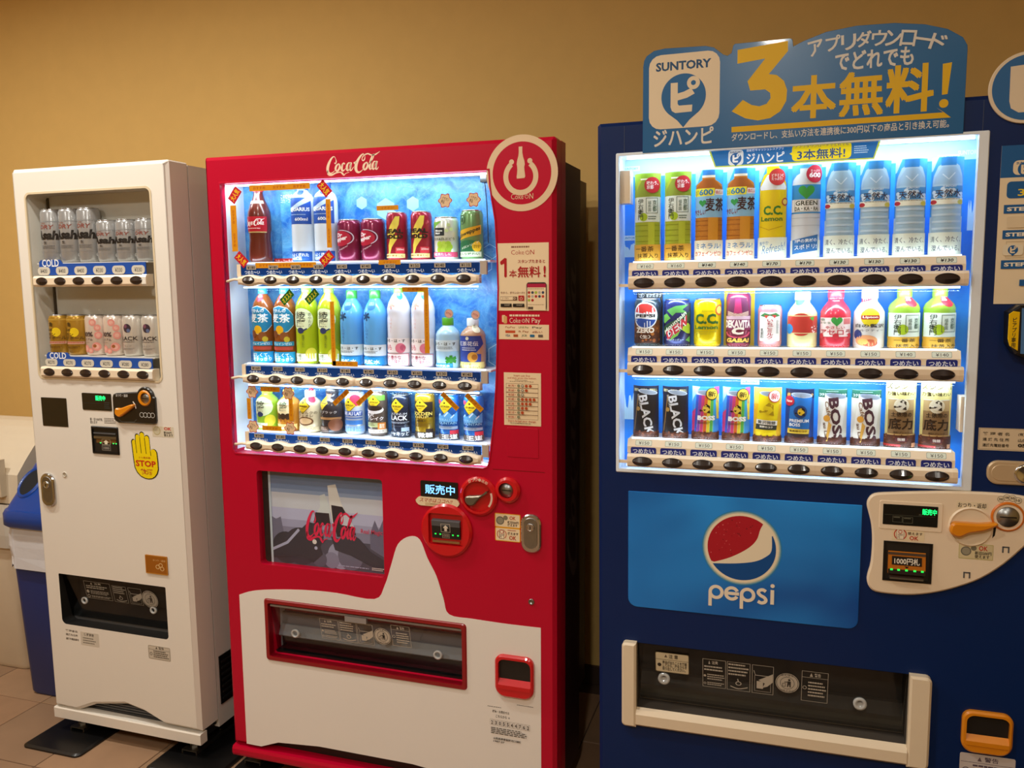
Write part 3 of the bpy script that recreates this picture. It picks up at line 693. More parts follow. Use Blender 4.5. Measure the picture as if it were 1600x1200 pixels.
# ------------------------------------------------------------------ icy backdrop of the lit windows
def ice_mat(name, deep, pale, scale, lo=.35, vein=.12):
    if name in _mats: return _mats[name]
    m = bpy.data.materials.new(name); m.use_nodes = True; nt = m.node_tree; L = nt.links; b = nt.nodes['Principled BSDF']
    tc = nt.nodes.new('ShaderNodeTexCoord'); n = nt.nodes.new('ShaderNodeTexNoise'); n.inputs['Scale'].default_value = scale; n.inputs['Detail'].default_value = 8; n.inputs['Roughness'].default_value = .65
    n.inputs['Distortion'].default_value = 1.2
    v = nt.nodes.new('ShaderNodeTexVoronoi'); v.feature = 'DISTANCE_TO_EDGE'; v.inputs['Scale'].default_value = scale * 2.2
    r1 = nt.nodes.new('ShaderNodeValToRGB'); r1.color_ramp.elements[0].position = lo; r1.color_ramp.elements[0].color = srgb(deep); r1.color_ramp.elements[1].position = .72; r1.color_ramp.elements[1].color = srgb(pale)
    r2 = nt.nodes.new('ShaderNodeValToRGB'); r2.color_ramp.elements[0].color = (1, 1, 1, 1); r2.color_ramp.elements[1].position = .05; r2.color_ramp.elements[1].color = (0, 0, 0, 1)
    mx = nt.nodes.new('ShaderNodeMix'); mx.data_type = 'RGBA'; mx.inputs[7].default_value = srgb('#d6f0ff')
    mm = nt.nodes.new('ShaderNodeMath'); mm.operation = 'MULTIPLY'; mm.inputs[1].default_value = vein
    add = nt.nodes.new('ShaderNodeVectorMath'); add.operation = 'ADD'; nd = nt.nodes.new('ShaderNodeVectorMath'); nd.operation = 'SCALE'; nd.inputs['Scale'].default_value = .05
    L.new(tc.outputs['Object'], n.inputs['Vector']); L.new(n.outputs['Color'], nd.inputs[0]); L.new(tc.outputs['Object'], add.inputs[0]); L.new(nd.outputs[0], add.inputs[1]); L.new(add.outputs[0], v.inputs['Vector'])
    L.new(n.outputs['Fac'], r1.inputs[0]); L.new(v.outputs['Distance'], r2.inputs[0]); L.new(r2.outputs[0], mm.inputs[0]); L.new(mm.outputs[0], mx.inputs[0]); L.new(r1.outputs[0], mx.inputs[6])
    L.new(mx.outputs[2], b.inputs['Base Color']); b.inputs['Roughness'].default_value = .35
    _mats[name] = m; return m
def power_icon(p, a, b, r, m, t=.22):
    """ring open at the top with a bar through the gap"""
    p.ring(a, b, r, r * t, m, 120, 420, 30); p.rect(a - r * t * .5, b - r * 1.25 * p.w / p.h, a + r * t * .5, b - r * .1 * p.w / p.h, m)
def coke_on(p, a0, b0, a1, b1, m):
    h = b1 - b0; w = a1 - a0
    p.text('Coke', a0, b0 + h * .05, a0 + w * .56, b1, m, -.005); p.text('N', a0 + w * .83, b0 + h * .05, a1, b1, m, 0); power_icon(p, a0 + w * .71, b0 + h * .58, w * .085, m)
# ------------------------------------------------------------------ the red machine
def red_machine():
    m = K; R = m.root; w = m.w
    win = m.pts([(343, 286), (346, 320), (365.4, 703), (368, 707.3), (755, 731.3), (761, 729), (764, 720), (771, 655), (774.5, 600), (776.5, 520), (777.5, 450), (776, 400), (773, 345), (768, 315), (764.5, 290), (763, 267.3)])
    wx0 = (win[0][0] + win[2][0]) / 2; win[0] = (wx0, (win[0][1] + win[-1][1]) / 2); win[-1] = (win[-1][0], win[0][1]); win[1] = (wx0, win[1][1]); win[2] = (wx0, win[2][1])
    zt, zb = win[0][1], min(p[1] for p in win); xR = max(p[0] for p in win)
    scr = rrect(*[f for f in (m.p(403.8, 806)[0], (m.p(406.7, 880.8)[1] + m.p(600.3, 903.5)[1]) / 2, m.p(598.8, 826)[0], (m.p(400.8, 735.3)[1] + m.p(597, 749)[1]) / 2)], .010, 4)
    tk = (m.p(415, 980)[0], (m.p(417, 1029)[1] + m.p(729, 1079)[1]) / 2, m.p(729, 1027)[0], (m.p(413.4, 934.5)[1] + m.p(729, 975.6)[1]) / 2)
    take = rrect(*tk, .010, 4); tin = rrect(tk[0] + .012, tk[1] + .012, tk[2] - .012, tk[3] - .012, .006, 3)
    # front door: red pressed panel, bottom edge with a shallow arch
    zd = m.p(367, 1160)[1]
    P = [(0, zd), (.10, zd), (.16, zd + .022), (.30, zd + .034), (.60, zd + .034), (.72, zd + .022), (.80, zd), (w, zd), (w, KT - .006), (w - .006, KT), (.004, KT), (0, KT - .004)]
    liner = mat('display_liner_white', '#eef4fa', .4)
    door = MB().slab(P, 0, .052, M_RED, .010, holes=[win, scr, tin], hm=M_RED).build('door', R)
    MB().slab([(.006, zd), (w - .004, zd), (w - .004, KT - .006), (.006, KT - .006)], .052, .058, M_BLACK, holes=[[(.03, zd + .03), (.985, zd + .03), (.985, KT - .03), (.03, KT - .03)]]).build('door_gasket', R)
    MB().slab([(.001, zd), (w - .001, zd), (w - .001, KT - .003), (.001, KT - .003)], .058, .100, M_RED, holes=[win, scr, tin], hm=liner).build('door_frame', R)
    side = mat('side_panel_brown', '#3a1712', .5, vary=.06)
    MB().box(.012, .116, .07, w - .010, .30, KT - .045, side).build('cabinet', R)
    MB().box(.04, .30, .07, w - .10, .76, KT - .03, side).build('added_shade_block', R)  # added block behind the cabinet, keeps ceiling light off the gap wall
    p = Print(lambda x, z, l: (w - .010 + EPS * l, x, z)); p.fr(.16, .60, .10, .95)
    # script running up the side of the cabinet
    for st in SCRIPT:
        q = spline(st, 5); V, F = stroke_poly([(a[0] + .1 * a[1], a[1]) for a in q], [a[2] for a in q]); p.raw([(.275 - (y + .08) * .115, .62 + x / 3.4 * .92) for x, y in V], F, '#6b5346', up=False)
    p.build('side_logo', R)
    # base rail and feet
    zl = .05
    MB().xslab([(-.004, zl), (-.007, zl + .008), (-.007, zd - .016), (-.003, zd - .008), (.03, zd - .004), (.03, zl)], 0, w, M_RED).build('base_rail', R)
    MB().box(.03, .03, zl, w - .03, .28, zd + .03, M_DARK).build('base', R)
    feet(m, (.05, w - .07), .05, .24, zl)
    # lit display case
    D = .104
    ice = MB().box(wx0 - .012, D, zb - .012, xR + .012, D + .004, zt + .012, ice_mat('ice_panel_blue', '#0468c4', '#6cc0f0', 16)).build('display_back', R)
    p = Print(flat(D)).fr(wx0, zb, xR - wx0, zt - zb)
    for (a, b, r, f) in ((.47, .075, .018, 1), (.56, .10, .030, 1), (.66, .085, .020, 1), (.75, .16, .012, 0), (.905, .30, .030, 0), (.66, .50, .026, 1), (.60, .56, .020, 0), (.96, .62, .036, 0), (.70, .48, .014, 1), (.93, .26, .022, 0), (.50, .22, .024, 0)):
        x, z = p.xy(a, b); hx = [(x + r * math.sin(PI / 3 * i), z + r * math.cos(PI / 3 * i)) for i in range(6)]
        p = Print(flat(D)).fr(wx0, zb, xR - wx0, zt - zb)
        if f: p.raw(hx, [tuple(range(6))], '#9ad8f6')
        else:
            hi = [(x + r * .93 * math.sin(PI / 3 * i), z + r * .93 * math.cos(PI / 3 * i)) for i in range(6)]
            p.raw(hx + hi, [(i, (i + 1) % 6, 6 + (i + 1) % 6, 6 + i) for i in range(6)], '#b8e6fb')
        p.build('ice_hexagon', ice)
    # pale side linings of the case
    MB().box(wx0 - .012, .02, zb, wx0 + .0005, D, zt, liner).build('case_side', R)
    gl = MB().slab(win, .004, .007, M_GLASS).build('window_glass', R)
    led(m, wx0 + .01, wx0 + .80, .010, zt - .004, 7, power=1.3, tilt=.75, size=.012)
    led(m, wx0 + .03, wx0 + .78, .012, zb + .012, 5, power=.5, tilt=.8, size=.01, up=True)
    rim = inset(ccw(win), -.004)
    MB().slab(rim, -.002, .001, M_RED, .001, holes=[inset(ccw(win), .0)]).build('window_rim', R)
    rows = []; bmesh_ = button_mesh(.0182, .0098, .007)
    PR = [['¥180', '¥180', '¥180', '¥180', '¥140', '¥140', '¥150', '¥150', '¥140', '¥110'], ['¥160', '¥160', '¥160', '¥160', '¥140', '¥140', '¥160', '¥160', '¥130', '¥140'], ['¥140', '¥140', '¥160', '¥160', '¥150', '¥130', '¥130', '¥140', '¥140', '¥140']]
    for ri, (bl, br, vl, vr) in enumerate((((387.6, 438.4), (724, 436), 408, 411), ((395, 592.4), (726, 604), 568, 576.5), ((399.9, 698), (727.7, 718), 674.5, 688))):
        d = -.014
        (xa, za), (xb, zc2) = m.p(*bl, d), m.p(*br, d); zc = (za + zc2) / 2; pit = (xb - xa) / 9
        zs = (m.p(400, vl, .02)[1] + m.p(720, vr, .02)[1]) / 2
        rows.append((zs, [xa + pit * i for i in range(10)]))
        for half in (0, 1):
            i0, i1 = half * 5, half * 5 + 5; x0 = xa + pit * (i0 - .5) - (.003 if half == 0 else 0); x1 = xa + pit * (i1 - .5) + (.004 if half else 0)
            top = []; n = 40
            for k in range(n + 1):
                x = x0 + (x1 - x0) * k / n; c = math.cos(2 * PI * (x - xa) / pit); top.append((x, .0135 + .0030 * c))
            PB = [(x, zc - h) for x, h in top] + [(x, zc + h) for x, h in reversed(top)]
            bo = MB().slab(PB, -.013, .012, M_CREAMP, .006, smooth=True).build('button_bar', R)
            for i in range(i0, i1): child('button', bmesh_, bo, (xa + pit * i, -.0135, zc + .001))
        # thin wire from the bar to the frame
        MB().tube([(xa - pit * .5 + .002, -.002, zc + .002), (xa - pit * .5 - .018, -.002, zc + .004), (wx0 + .004, .006, zc - .002), (wx0 - .002, .012, zc - .002)], .004, M_CREAMP, 8).build('bar_link', R)
        MB().box(xa - pit * .62, .010, zs - .005, xb + pit * .9, D - .001, zs, liner).build('shelf', R)
        z0, z1 = zc + .0155, zs - .006
        if z1 - z0 < .022: z0 = z1 - .024
        p = Print(flat(.004)).fr(xa - pit * .48, z0, pit * 9.98, z1 - z0); p.slab([(p.x0, z0), (p.x0 + p.w, z0), (p.x0 + p.w, z1), (p.x0, z1)], .004, .008, ink('#0f4fae'))
        for i in range(10): p.text('つめた〜い', (i + .16) / 10, .52, (i + .86) / 10, .92, '#d8e8f8', .015); p.L -= 1
        st = p.build('price_strip', R)
        for i in range(10):
            t = Print(flat(.0028)); x = xa + pit * i; t.slab([(x - .0155, z1 - .0115), (x + .0155, z1 - .0115), (x + .0155, z1), (x - .0155, z1)], .0028, .004, ink('#a99f90')); t.fr(x - .0155, z1 - .0115, .031, .0115)
            t.text(PR[ri][i], .1, .14, .9, .86, '#2b2420', .02); t.build('price_tag', st)
        MB().box(xa - pit * .66, .003, z0 - .004, xa - pit * .49, .012, z1 + .004, M_CREAMP).build('strip_end', R)
        MB().box(xb + pit * .55, .003, z0 - .004, xb + pit * .80, .012, z1 + .004, mat('strip_end_grey', '#b7a99a', .4)).build('strip_end', R)
        led(m, xa - .03, xb + .05, .006, zs + .003, 1.5, 'added_shelf_fill', power=.16, tilt=.75, size=.006, up=True)  # added fill light along the shelf edge, brightens the lower product fronts
        if ri < 2: led(m, xa - .03, xb + .03, .006, zc - .017, 3.5, 'led_strip', power=1.0, tilt=.75, size=.01)
    # ballast clip and wire at the top right of the case
    bx, bz = m.p(757, 279, .03); MB().box(bx - .008, .02, bz - .010, bx + .008, .05, bz + .008, M_DARK).tube([(bx, .03, bz), (bx + .002, .04, bz - .06), (bx - .002, .06, bz - .16)], .0012, M_DARK).build('lamp_clip', R)
    x0, z0 = m.p(703, 276, .03); MB().box(x0, .03, z0 - .002, bx, .034, z0 + .001, M_DARK).build('lamp_bracket', R)
    # stickers on the glass: bands and tilted flashes
    def band(u0, v0, u1, v1, txt=3, vert=False, word='おすすめ'):
        q = m.sticker('b', (u0, v0, u1, v1), '#d8900c', d=.004, r=0, th=.0005)
        for i in range(txt):
            c = (i + .5) / txt; wd = .6 / txt
            q.text('\n'.join(word) if vert else word, *((.3, c - wd / 2, .7, c + wd / 2) if vert else (c - wd / 2, .26, c + wd / 2, .74)), '#b34a14', .01)
        q.build('orange_sticker', gl)
    band(389.5, 287.5, 484, 297, 3); band(399, 410, 494, 418.5, 3); band(361.5, 321, 370.5, 393, 2, True); band(510, 311, 517.5, 387, 2, True)
    band(588.5, 321, 622.5, 328.5, 1, word='イチオシ!'); band(591.5, 406, 626, 413.5, 1, word='イチオシ!')
    band(407, 604.5, 437, 612, 1); band(410, 665.5, 440, 673, 1); band(386.5, 622, 392.5, 654.5, 1, True); band(451.5, 623, 458, 657.5, 1, True)
    band(517, 471, 523.5, 571, 1, True, 'おすすめアイテムはいってます'); band(520, 564.5, 559, 572.5, 1); band(628.5, 448.5, 669, 456, 1); band(663, 456, 670.5, 552, 1, True, 'おすすめアイテムはいってます')
    def tilted(u, v, ln, ht, ang, c, tx, tc, dark=None):
        x, z = m.p(u, v, .004); q = Print(flat(.0032)); a = math.radians(ang); ca, sa = math.cos(a), math.sin(a)
        Q = [(x + dx * ca - dz * sa, z + dx * sa + dz * ca) for dx, dz in ((-ln / 2, -ht / 2), (ln / 2, -ht / 2), (ln / 2, ht / 2), (-ln / 2, ht / 2))]
        q.slab(Q, .0032, .0040, ink(c)); q.fr(x - ln / 2, z - ht / 2, ln, ht); q.text(tx, .1, .16, .9, .84, tc, .03, rot=ang); q.build('tilted_sticker', gl)
    for u, v, a in ((367, 305, 52), (507, 294.5, -50), (377.5, 405.5, -44), (510.5, 404, 40)): tilted(u, v, .042, .026, a, '#c3122c', '大人気', '#f5d020')
    for u, v in ((448.5, 464.5), (487.5, 463.5)): tilted(u, v, .044, .022, 42, '#176a28', 'オススメ', '#f2e22c')
    for u, v, a in ((533, 621, 40), (570, 621, 40), (703, 627, -43), (741, 629, -43)): tilted(u, v, .06, .0135, a, '#d8900c', 'おすすめ' if a > 0 else 'イチオシ!', '#b34a14')
    def flower(u, v, r=.0175):
        x, z = m.p(u, v, .004); q = Print(flat(.0034)); pl = [(x + r * (1 + .13 * math.cos(6 * t)) * math.cos(t), z + r * (1 + .13 * math.cos(6 * t)) * math.sin(t)) for t in [2 * PI * i / 48 for i in range(48)]]
        q.slab(pl, .0034, .0040, ink('#c0392b')); pi = [(x + (a - x) * .88, z + (b - z) * .88) for a, b in pl]; q.raw(pi, self_tri(pi), '#e9c9a0'); q.fr(x - r, z - r, 2 * r, 2 * r); q.text('イチオシ\n商品', .22, .25, .78, .75, '#5a2a1c', .01, rot=-20); q.build('flower_sticker', gl)
    for u, v in ((695.5, 313.5), (740, 312), (394, 612), (450.5, 614.5), (395.5, 666.5), (453.5, 669.5)): flower(u, v)
    for u, v in ((701.5, 490), (743, 492)):
        x, z = m.p(u, v, .004); q = Print(flat(.0034)); q.slab(circ(x, z, .0125, 24), .0034, .004, ink('#8fa9b4')); q.fr(x - .0125, z - .0125, .025, .025); q.disc(.5, .5, .42, '#dfb0a4'); q.text('おすすめ', .2, .38, .8, .62, '#b0402c', .02, rot=-25); q.build('round_sticker', gl)
    # --- logo and decals on the door
    p = m.print(509, 238.5, 594, 273.5); p.script(0, 0, 1, 1, '#f6dcc0', 1.15); p.build('script_logo', R)
    x, z = m.p(815.2, 270.5); r = .0925
    p = Print(flat(-.0008)).fr(x - r, z - r, 2 * r, 2 * r); p.slab(circ(x, z, r, 56), -.0008, 0.0, ink('#e3c6a0')); p.disc(.5, .5, .41, M_RED, 56)
    p.ring(.487, .545, .245, .07, '#e3c6a0', 128, 412, 40); p.disc(.36, .35, .035, '#e3c6a0', 16); p.disc(.615, .345, .035, '#e3c6a0', 16)
    bt = [(.462, .155), (.512, .155), (.512, .235), (.522, .29), (.54, .34), (.545, .385), (.537, .42), (.54, .47), (.545, .50), (.55, .545), (.54, .565), (.435, .57), (.43, .545), (.437, .50), (.44, .45), (.437, .41), (.432, .38), (.44, .33), (.455, .28), (.462, .235)]
    p.poly(bt, '#e3c6a0'); coke_on(p, .35, .765, .66, .84, '#e3c6a0'); p.build('round_logo', R)
    PAPER = '#eed6ae'
    p = m.sticker('s', (778, 379.5, 857.5, 485.5), PAPER, r=0); q = '#b01820'
    p.lines(.27, .045, .72, .075, 1, '#8a5a48', .8); coke_on(p, .27, .10, .72, .17, q)
    p.poly([(.05, .27), (.14, .215), (.18, .225), (.18, .49), (.165, .505), (.145, .505), (.13, .49), (.13, .30), (.07, .32), (.05, .30)], q)
    p.text('スタンプたまると', .40, .245, .93, .295, '#a83030', .02); p.text('本', .23, .395, .375, .505, q, .03); p.text('無料', .40, .345, .84, .505, q, .035); p.text('!', .90, .335, .945, .505, q, .03)
    p.text('今すぐ、ダウンロード!!', .055, .715, .53, .75, '#7a4a40', .01); p.rect(.05, .79, .38, .845, '#6a4a3c'); p.rect(.055, .795, .30, .84, PAPER); p.text('コークオン', .08, .80, .22, .83, '#5a3a30', .01); p.ring(.335, .817, .022, .008, PAPER, n=14)
    p.rect(.41, .775, .52, .85, q); power_icon(p, .465, .818, .028, PAPER)
    p.rect(.055, .895, .275, .945, '#1a1512'); p.rect(.30, .895, .525, .945, '#1a1512'); p.lines(.13, .907, .26, .932, 2, '#b8a890'); p.lines(.37, .907, .51, .932, 2, '#b8a890')
    p.rect(.57, .58, .96, .995, '#3a2a26', .05); p.rect(.585, .60, .945, .995, PAPER); p.rect(.585, .60, .945, .655, '#b01840')
    cs = ['#b02a22', '#404a58', '#a4b838', '#b8b0a0', '#39445c', '#c05a3a', '#b8b0a0', '#b02a22', '#39445c', '#c0402a', '#a4b838', '#b02a22']
    for i, c in enumerate(cs): p.disc(.62 + .068 * (i % 5), .73 + .057 * (i // 5), .026, c, 14); p.L -= 1
    p.L += 1; p.lines(.60, .67, .93, .69, 1, '#a08a70'); p.lines(.60, .905, .93, .92, 1, '#a08a70'); p.lines(.6, .94, .70, .985, 1, '#4a3a30', .9, 0); p.build('app_poster', R)
    p = m.print(783, 490.5, 850, 507); p.ring(.08, .5, .05, .05, '#e8b878'); p.rect(.02, .12, .10, .8, '#e8c89a', .02); p.rect(.06, .22, .14, .92, '#d8a868', .02); p.lines(.2, .06, .92, .26, 1, '#f0d8b8', .9, .05); coke_on(p, .2, .36, .66, .86, '#f3dfc4'); p.text('Pay', .72, .38, .92, .98, '#f3dfc4', .0); p.build('pay_logo', R)
    p = m.sticker('s', (779.8, 507.2, 857.8, 530.5), PAPER, r=0)
    for i, (t, c) in enumerate((('PayPay', '#a0522a'), ('LINE Pay', '#5a7a3a'), ('Pay', '#5a5a55'), ('au PAY', '#c8502a'), ('R Pay', '#a0522a'), ('d払い', '#9a3a2a'), ('VISA', '#4a5a80'), ('', '#b0502a'), ('JCB', '#4a6a5a'), ('', '#2a6a90'), ('', '#6a5a50'))):
        if i < 6: a, b = .13 + .27 * (i % 3), .12 + .28 * (i // 3)
        else: a, b = .13 + .165 * (i - 6), .66
        if t and i != 3: p.text(t, a, b, a + (.2 if i < 6 else .1), b + .16, c, .01)
        else: p.rect(a, b, a + (.2 if i < 6 else .09), b + .17, c)
    p.build('payment_sticker', R)
    p = m.sticker('s', (787.7, 582.5, 845.4, 665), PAPER, r=0); q = '#b5402a'
    p.text('Insert coin first', .27, .035, .71, .075, q, .01); p.text('and then press the button.', .10, .085, .88, .125, q, .01); p.lines(.3, .135, .7, .155, 1, '#4a3a30'); p.lines(.16, .163, .84, .18, 1, '#4a3a30')
    coins = ['ghcc', 'ghc', 'gh', 'gcccc', 'gccc', 'gcc', 'gc', 'g']
    for i, s in enumerate(coins):
        b0 = .205 + i * .084; p.frame(.06, b0, .93, b0 + .084, .0006, '#6a4a38'); p.text('¥%d' % (170 - 10 * i), .12, b0 + .022, .28, b0 + .064, q, .01); p.disc(.315, b0 + .042, .01, q, 8)
        for k, ch in enumerate(s): p.disc(.40 + .105 * k, b0 + .043, .04, {'g': '#8a8a6c', 'h': '#8a8678', 'c': '#b84a22'}[ch], 16); p.L -= 1
        if 'h' in s: p.L += 1; p.disc(.505, b0 + .04, .018, '#e0d4b8', 10)
        p.L += 1
    p.text("Don't forget your change.", .12, .895, .88, .94, q, .01); p.lines(.18, .95, .8, .97, 1, '#4a3a30'); p.build('price_poster', R)
    x0, z0, x1, z1 = m.box(791.5, 668, 842.5, 716)
    gq = rrect(x0, z0, x1, z1, .004, 3); MB().slab(rrect(x0 + .0015, z0 + .0015, x1 - .0015, z1 - .0015, .003, 3), -.0012, 0, M_RED, .0008).build('cover_plate', R)
    # seam of the lower service panel
    for (u0, v0, u1, v1) in ((770, 733, 851, 739),): 
        xa_, za_ = m.p(u0, v0); xb_, zb_ = m.p(u1, v1); MB().box(xa_, -.0002, za_ - .001, xb_, .0002, za_ + .0008, ink('#7a0008')).build('panel_seam', R)
    # --- screen with a printed picture
    sx0, sz0 = scr[0][0] - .010 + .010, min(q[1] for q in scr); sx0 = min(q[0] for q in scr); sx1 = max(q[0] for q in scr); sz1 = max(q[1] for q in scr)
    so = MB().box(sx0 - .01, .028, sz0 - .01, sx1 + .01, .032, sz1 + .01, mat('poster_grey', '#8f929b', .3)).build('poster', R)
    p = Print(flat(.028)).fr(sx0, sz0, sx1 - sx0, sz1 - sz0); a0 = .06
    for b0, b1, c in ((0, .10, lit('#56606c')), (.10, .20, lit('#5d6878')), (.20, .24, lit('#737c88')), (.24, .40, lit('#a39fa6')), (.40, .52, lit('#94909a')), (.52, .60, lit('#827d88')), (.60, .70, lit('#6b6670')), (.70, 1, lit('#3f3b42'))): p.rect(a0, b0, 1, b1, c); p.L -= 1
    p.L += 1
    p.poly([(a0, .50), (.10, .53), (.14, .50), (.16, .66), (a0, .80)], lit('#5a5660')); p.poly([(.86, .60), (.90, .45), (.93, .55), (.97, .42), (1, .40), (1, .85), (.86, .75)], lit('#55515c'))
    for (a, b, r, c) in ((.10, .9, .12, lit('#2c2a2e')), (.3, .95, .14, lit('#2f2c31')), (.62, .92, .10, lit('#7d7882')), (.70, .97, .10, lit('#55515a')), (.55, .97, .06, lit('#6b6670')), (.45, .93, .06, lit('#4a464e'))): p.disc(min(max(a, a0 + r), 1 - r), min(b, 1 - r * p.w / p.h), r, c, 24)
    bot1 = [(.47, .24), (.51, .22), (.55, .36), (.55, .52), (.42, .56), (.43, .44), (.47, .36)]; bot2 = [(.535, .13), (.60, .11), (.64, .30), (.70, .46), (.74, .62), (.60, .66), (.56, .48), (.545, .30)]
    p.poly(bot1, lit('#a8a6ac')); p.poly([(.43, .42), (.54, .42), (.55, .54), (.41, .56)], lit('#241f22')); p.poly(bot2, lit('#b4b2b8')); p.poly([(.56, .33), (.65, .34), (.72, .50), (.75, .62), (.60, .66), (.57, .5)], lit('#201c20')); p.poly([(.63, .42), (.69, .42), (.74, .54), (.64, .53)], lit('#a29ea4'))
    p.poly([(a0, .86), (.20, .78), (.30, .62), (.37, .53), (.47, .55), (.49, .68), (.46, .78), (.48, .86), (.40, .96), (.30, .90), (a0, .95)], lit('#2b282d')); p.line([(a0, .86), (.19, .77), (.29, .62)], .02, lit('#8b8890'))
    p.poly([(.55, .66), (.62, .68), (.70, .60), (.78, .66), (.86, .78), (1, .88), (1, 1), (.86, .93), (.70, .84), (.58, .80)], lit('#2e2b31')); p.disc(.415, .735, .018, lit('#c2bec6'), 12); p.disc(.425, .80, .013, lit('#8d8992'), 10)
    p.script(.345, .37, .765, .74, lit('#b81838'), 1.25, rot=-2); p.text('Real Magic', .79, .55, .96, .61, lit('#a83044'), .01); p.lines(.6, .955, .86, .975, 1, lit('#8a8790')); p.lines(.87, .945, .975, .98, 2, lit('#c8c4cc'))
    p.rect(0, 0, .05, 1, '#1a1a20'); p.rect(.05, 0, a0 + .008, 1, lit('#9aa0a4')); p.build('poster_print', so)
    MB().slab(scr, .012, .014, glass_mat('poster_glass', refl=.8)).build('poster_glass', R)
    # --- snow decal sweeping over the lower door
    top = spline([(374, 929), (395.6, 923), (431, 921), (479, 922), (526, 926.5), (585, 936), (601, 915), (612, 880), (622, 850), (640, 838), (656, 843), (668, 872), (682, 900), (693, 935), (702, 960), (740, 967), (790, 974.5), (845, 981)], 4)
    SN = m.pts(top) ; xl, xr = SN[0][0], SN[-1][0]
    bt = [(xr, zd + .004), (.80, zd + .004), (.72, zd + .028), (.60, zd + .039), (.30, zd + .039), (.16, zd + .027), (.10, zd + .004), (xl, zd + .004)]
    d_ = Print(flat(0)); d_.slab(SN + bt, -.0005, 0.0, mat('snow_film', '#ece8e2', .4, vary=.02, scale=3), holes=[rrect(tk[0] - .001, tk[1] - .001, tk[2] + .001, tk[3] + .001, .010, 4)]); d_.build('snow_decal', R, 'cream snow hill film on the lower door')
    # --- delivery port
    MB().slab(take, -.004, .02, mat('port_frame_red', '#8e0c16', .35, coat=.3), .002, holes=[tin]).build('port_frame', R)
    tx0, tz0, tx1, tz1 = tk[0] + .012, tk[1] + .012, tk[2] - .012, tk[3] - .012
    MB().box(tx0 - .004, .085, tz0 - .004, tx1 + .004, .09, tz1 + .004, mat('port_red', '#e42634', .4)).build('port_back', R)
    hh = tz1 - tz0
    MB().box(tx0, .070, tz0 + hh * .45, tx1, .084, tz0 + hh * .66, mat('port_grey', '#a09a9c', .5)).build('port_plate', R)
    MB().xslab([(.05, tz0 + hh * .26), (.048, tz0 + hh * .28), (.060, tz0 + hh * .46), (.066, tz0 + hh * .46), (.066, tz0 + hh * .26)], tx0, tx1, mat('port_steel', '#c8d0d4', .4, .2)).build('port_lip', R)
    MB().box(tx0, .03, tz0, tx1, .084, tz0 + .006, M_BLACK).box(tx0, .066, tz0, tx1, .084, tz0 + hh * .3, M_BLACK).build('port_tray', R)
    V = [(tx0 + .002, .008, tz1 - .003), (tx1 - .002, .008, tz1 - .003), (tx1 - .002, .036, tz0 + .010), (tx0 + .002, .036, tz0 + .010)]
    fl = MB().add(V + [(x, y + .003, z) for x, y, z in V], [(0, 3, 2, 1), (4, 5, 6, 7), (0, 1, 5, 4), (2, 3, 7, 6), (1, 2, 6, 5), (0, 4, 7, 3)], M_FLAP).build('delivery_flap', R)
    mp = lambda x, z, l: (x, .008 + .028 * (tz1 - .003 - z) / (tz1 - tz0 - .013) - .0004 - EPS * l, z)
    p = Print(mp).fr(tx0, tz0, tx1 - tx0, tz1 - tz0); flap_print(p, [(.265, .20, .362, .60, 'text'), (.367, .20, .458, .60, 'cup'), (.463, .20, .545, .60, 'hand'), (.64, .14, .735, .54, 'warn')], '#cdc6b8', (.592, .39, .043)); p.build('flap_print', fl)
    MB().box(tx0 + .004, .004, tz1 - .012, tx1 - .004, .010, tz1 - .006, mat('clear_hinge', '#8e8886', .15, coat=.6)).build('hinge_rod', fl)
    hx = tx0 + (tx1 - tx0) * .47; MB().box(hx - .034, -.001, tz1 - .026, hx + .034, .008, tz1 - .010, mat('clear_hinge', '#8e8886', .15, coat=.6)).build('flap_catch', fl)
    for a in (.12, .865): MB().lathe([(.013, .028), (.013, .020), (.008, .0195), (.008, .028)], tx0 + (tx1 - tx0) * a, tz0 + hh * (.42 if a < .5 else .40), mat('clear_bumper', '#b9bdbd', .1, coat=.8), 20, axis='y', cap=False).build('flap_stop', fl)
    # --- money unit
    p = m.sticker('d', (658, 752, 716, 777), '#0a0c14', r=.03, th=.004, mat_=mat('display_black', '#0d1211', .2, coat=.6)); p.text('販売中', .13, .22, .92, .80, glow('#6fb4ff', 2.0), .03); p.build('money_display', R)
    p = m.sticker('s', (650.5, 777, 718.5, 791), '#e9d5b0', d=-.0002, r=.12, th=.004); p.text('スマホはココへ!!', .10, .14, .84, .58, '#b03a20', .03, skew=.3); p.rect(.22, .64, .66, .94, '#d2b98e', .01); p.lines(.34, .72, .58, .86, 1, '#8a7458'); p.build('phone_sticker', R)
    RP = mat('red_plastic', '#cc0a18', .25, coat=.5)
    cx, cz = m.p(748.8, 774.5); sx, sz = m.p(794.5, 765); bx, bz = m.p(698.8, 828)
    r1, r2, r3 = .0525, .034, .0735
    c1 = MB().slab(circ(cx, cz, r1, 48), -.013, 0, RP, .006, holes=[circ(cx, cz, r1 * .78, 40)], smooth=True); c1.slab(circ(cx, cz, r1 * .78, 40), -.003, 0, RP); co = c1.build('coin_dial', R)
    c2 = MB().slab(circ(sx, sz, r2, 40), -.0135, 0, RP, .006, holes=[circ(sx - .003, sz, .0205, 32)], smooth=True); c2.build('coin_ring', co)
    c = MB().lathe([(.0205, -.004), (.019, -.009), (0, -.0105)], sx - .003, sz, M_STEEL, 28, axis='y', cap=False); c.box(sx - .015, -.0112, sz - .001, sx + .010, -.0098, sz + .0012, M_BLACK); c.build('coin_slot', co)
    lx0, lz0 = m.p(735.5, 779.5); lx1, lz1 = m.p(765, 766)
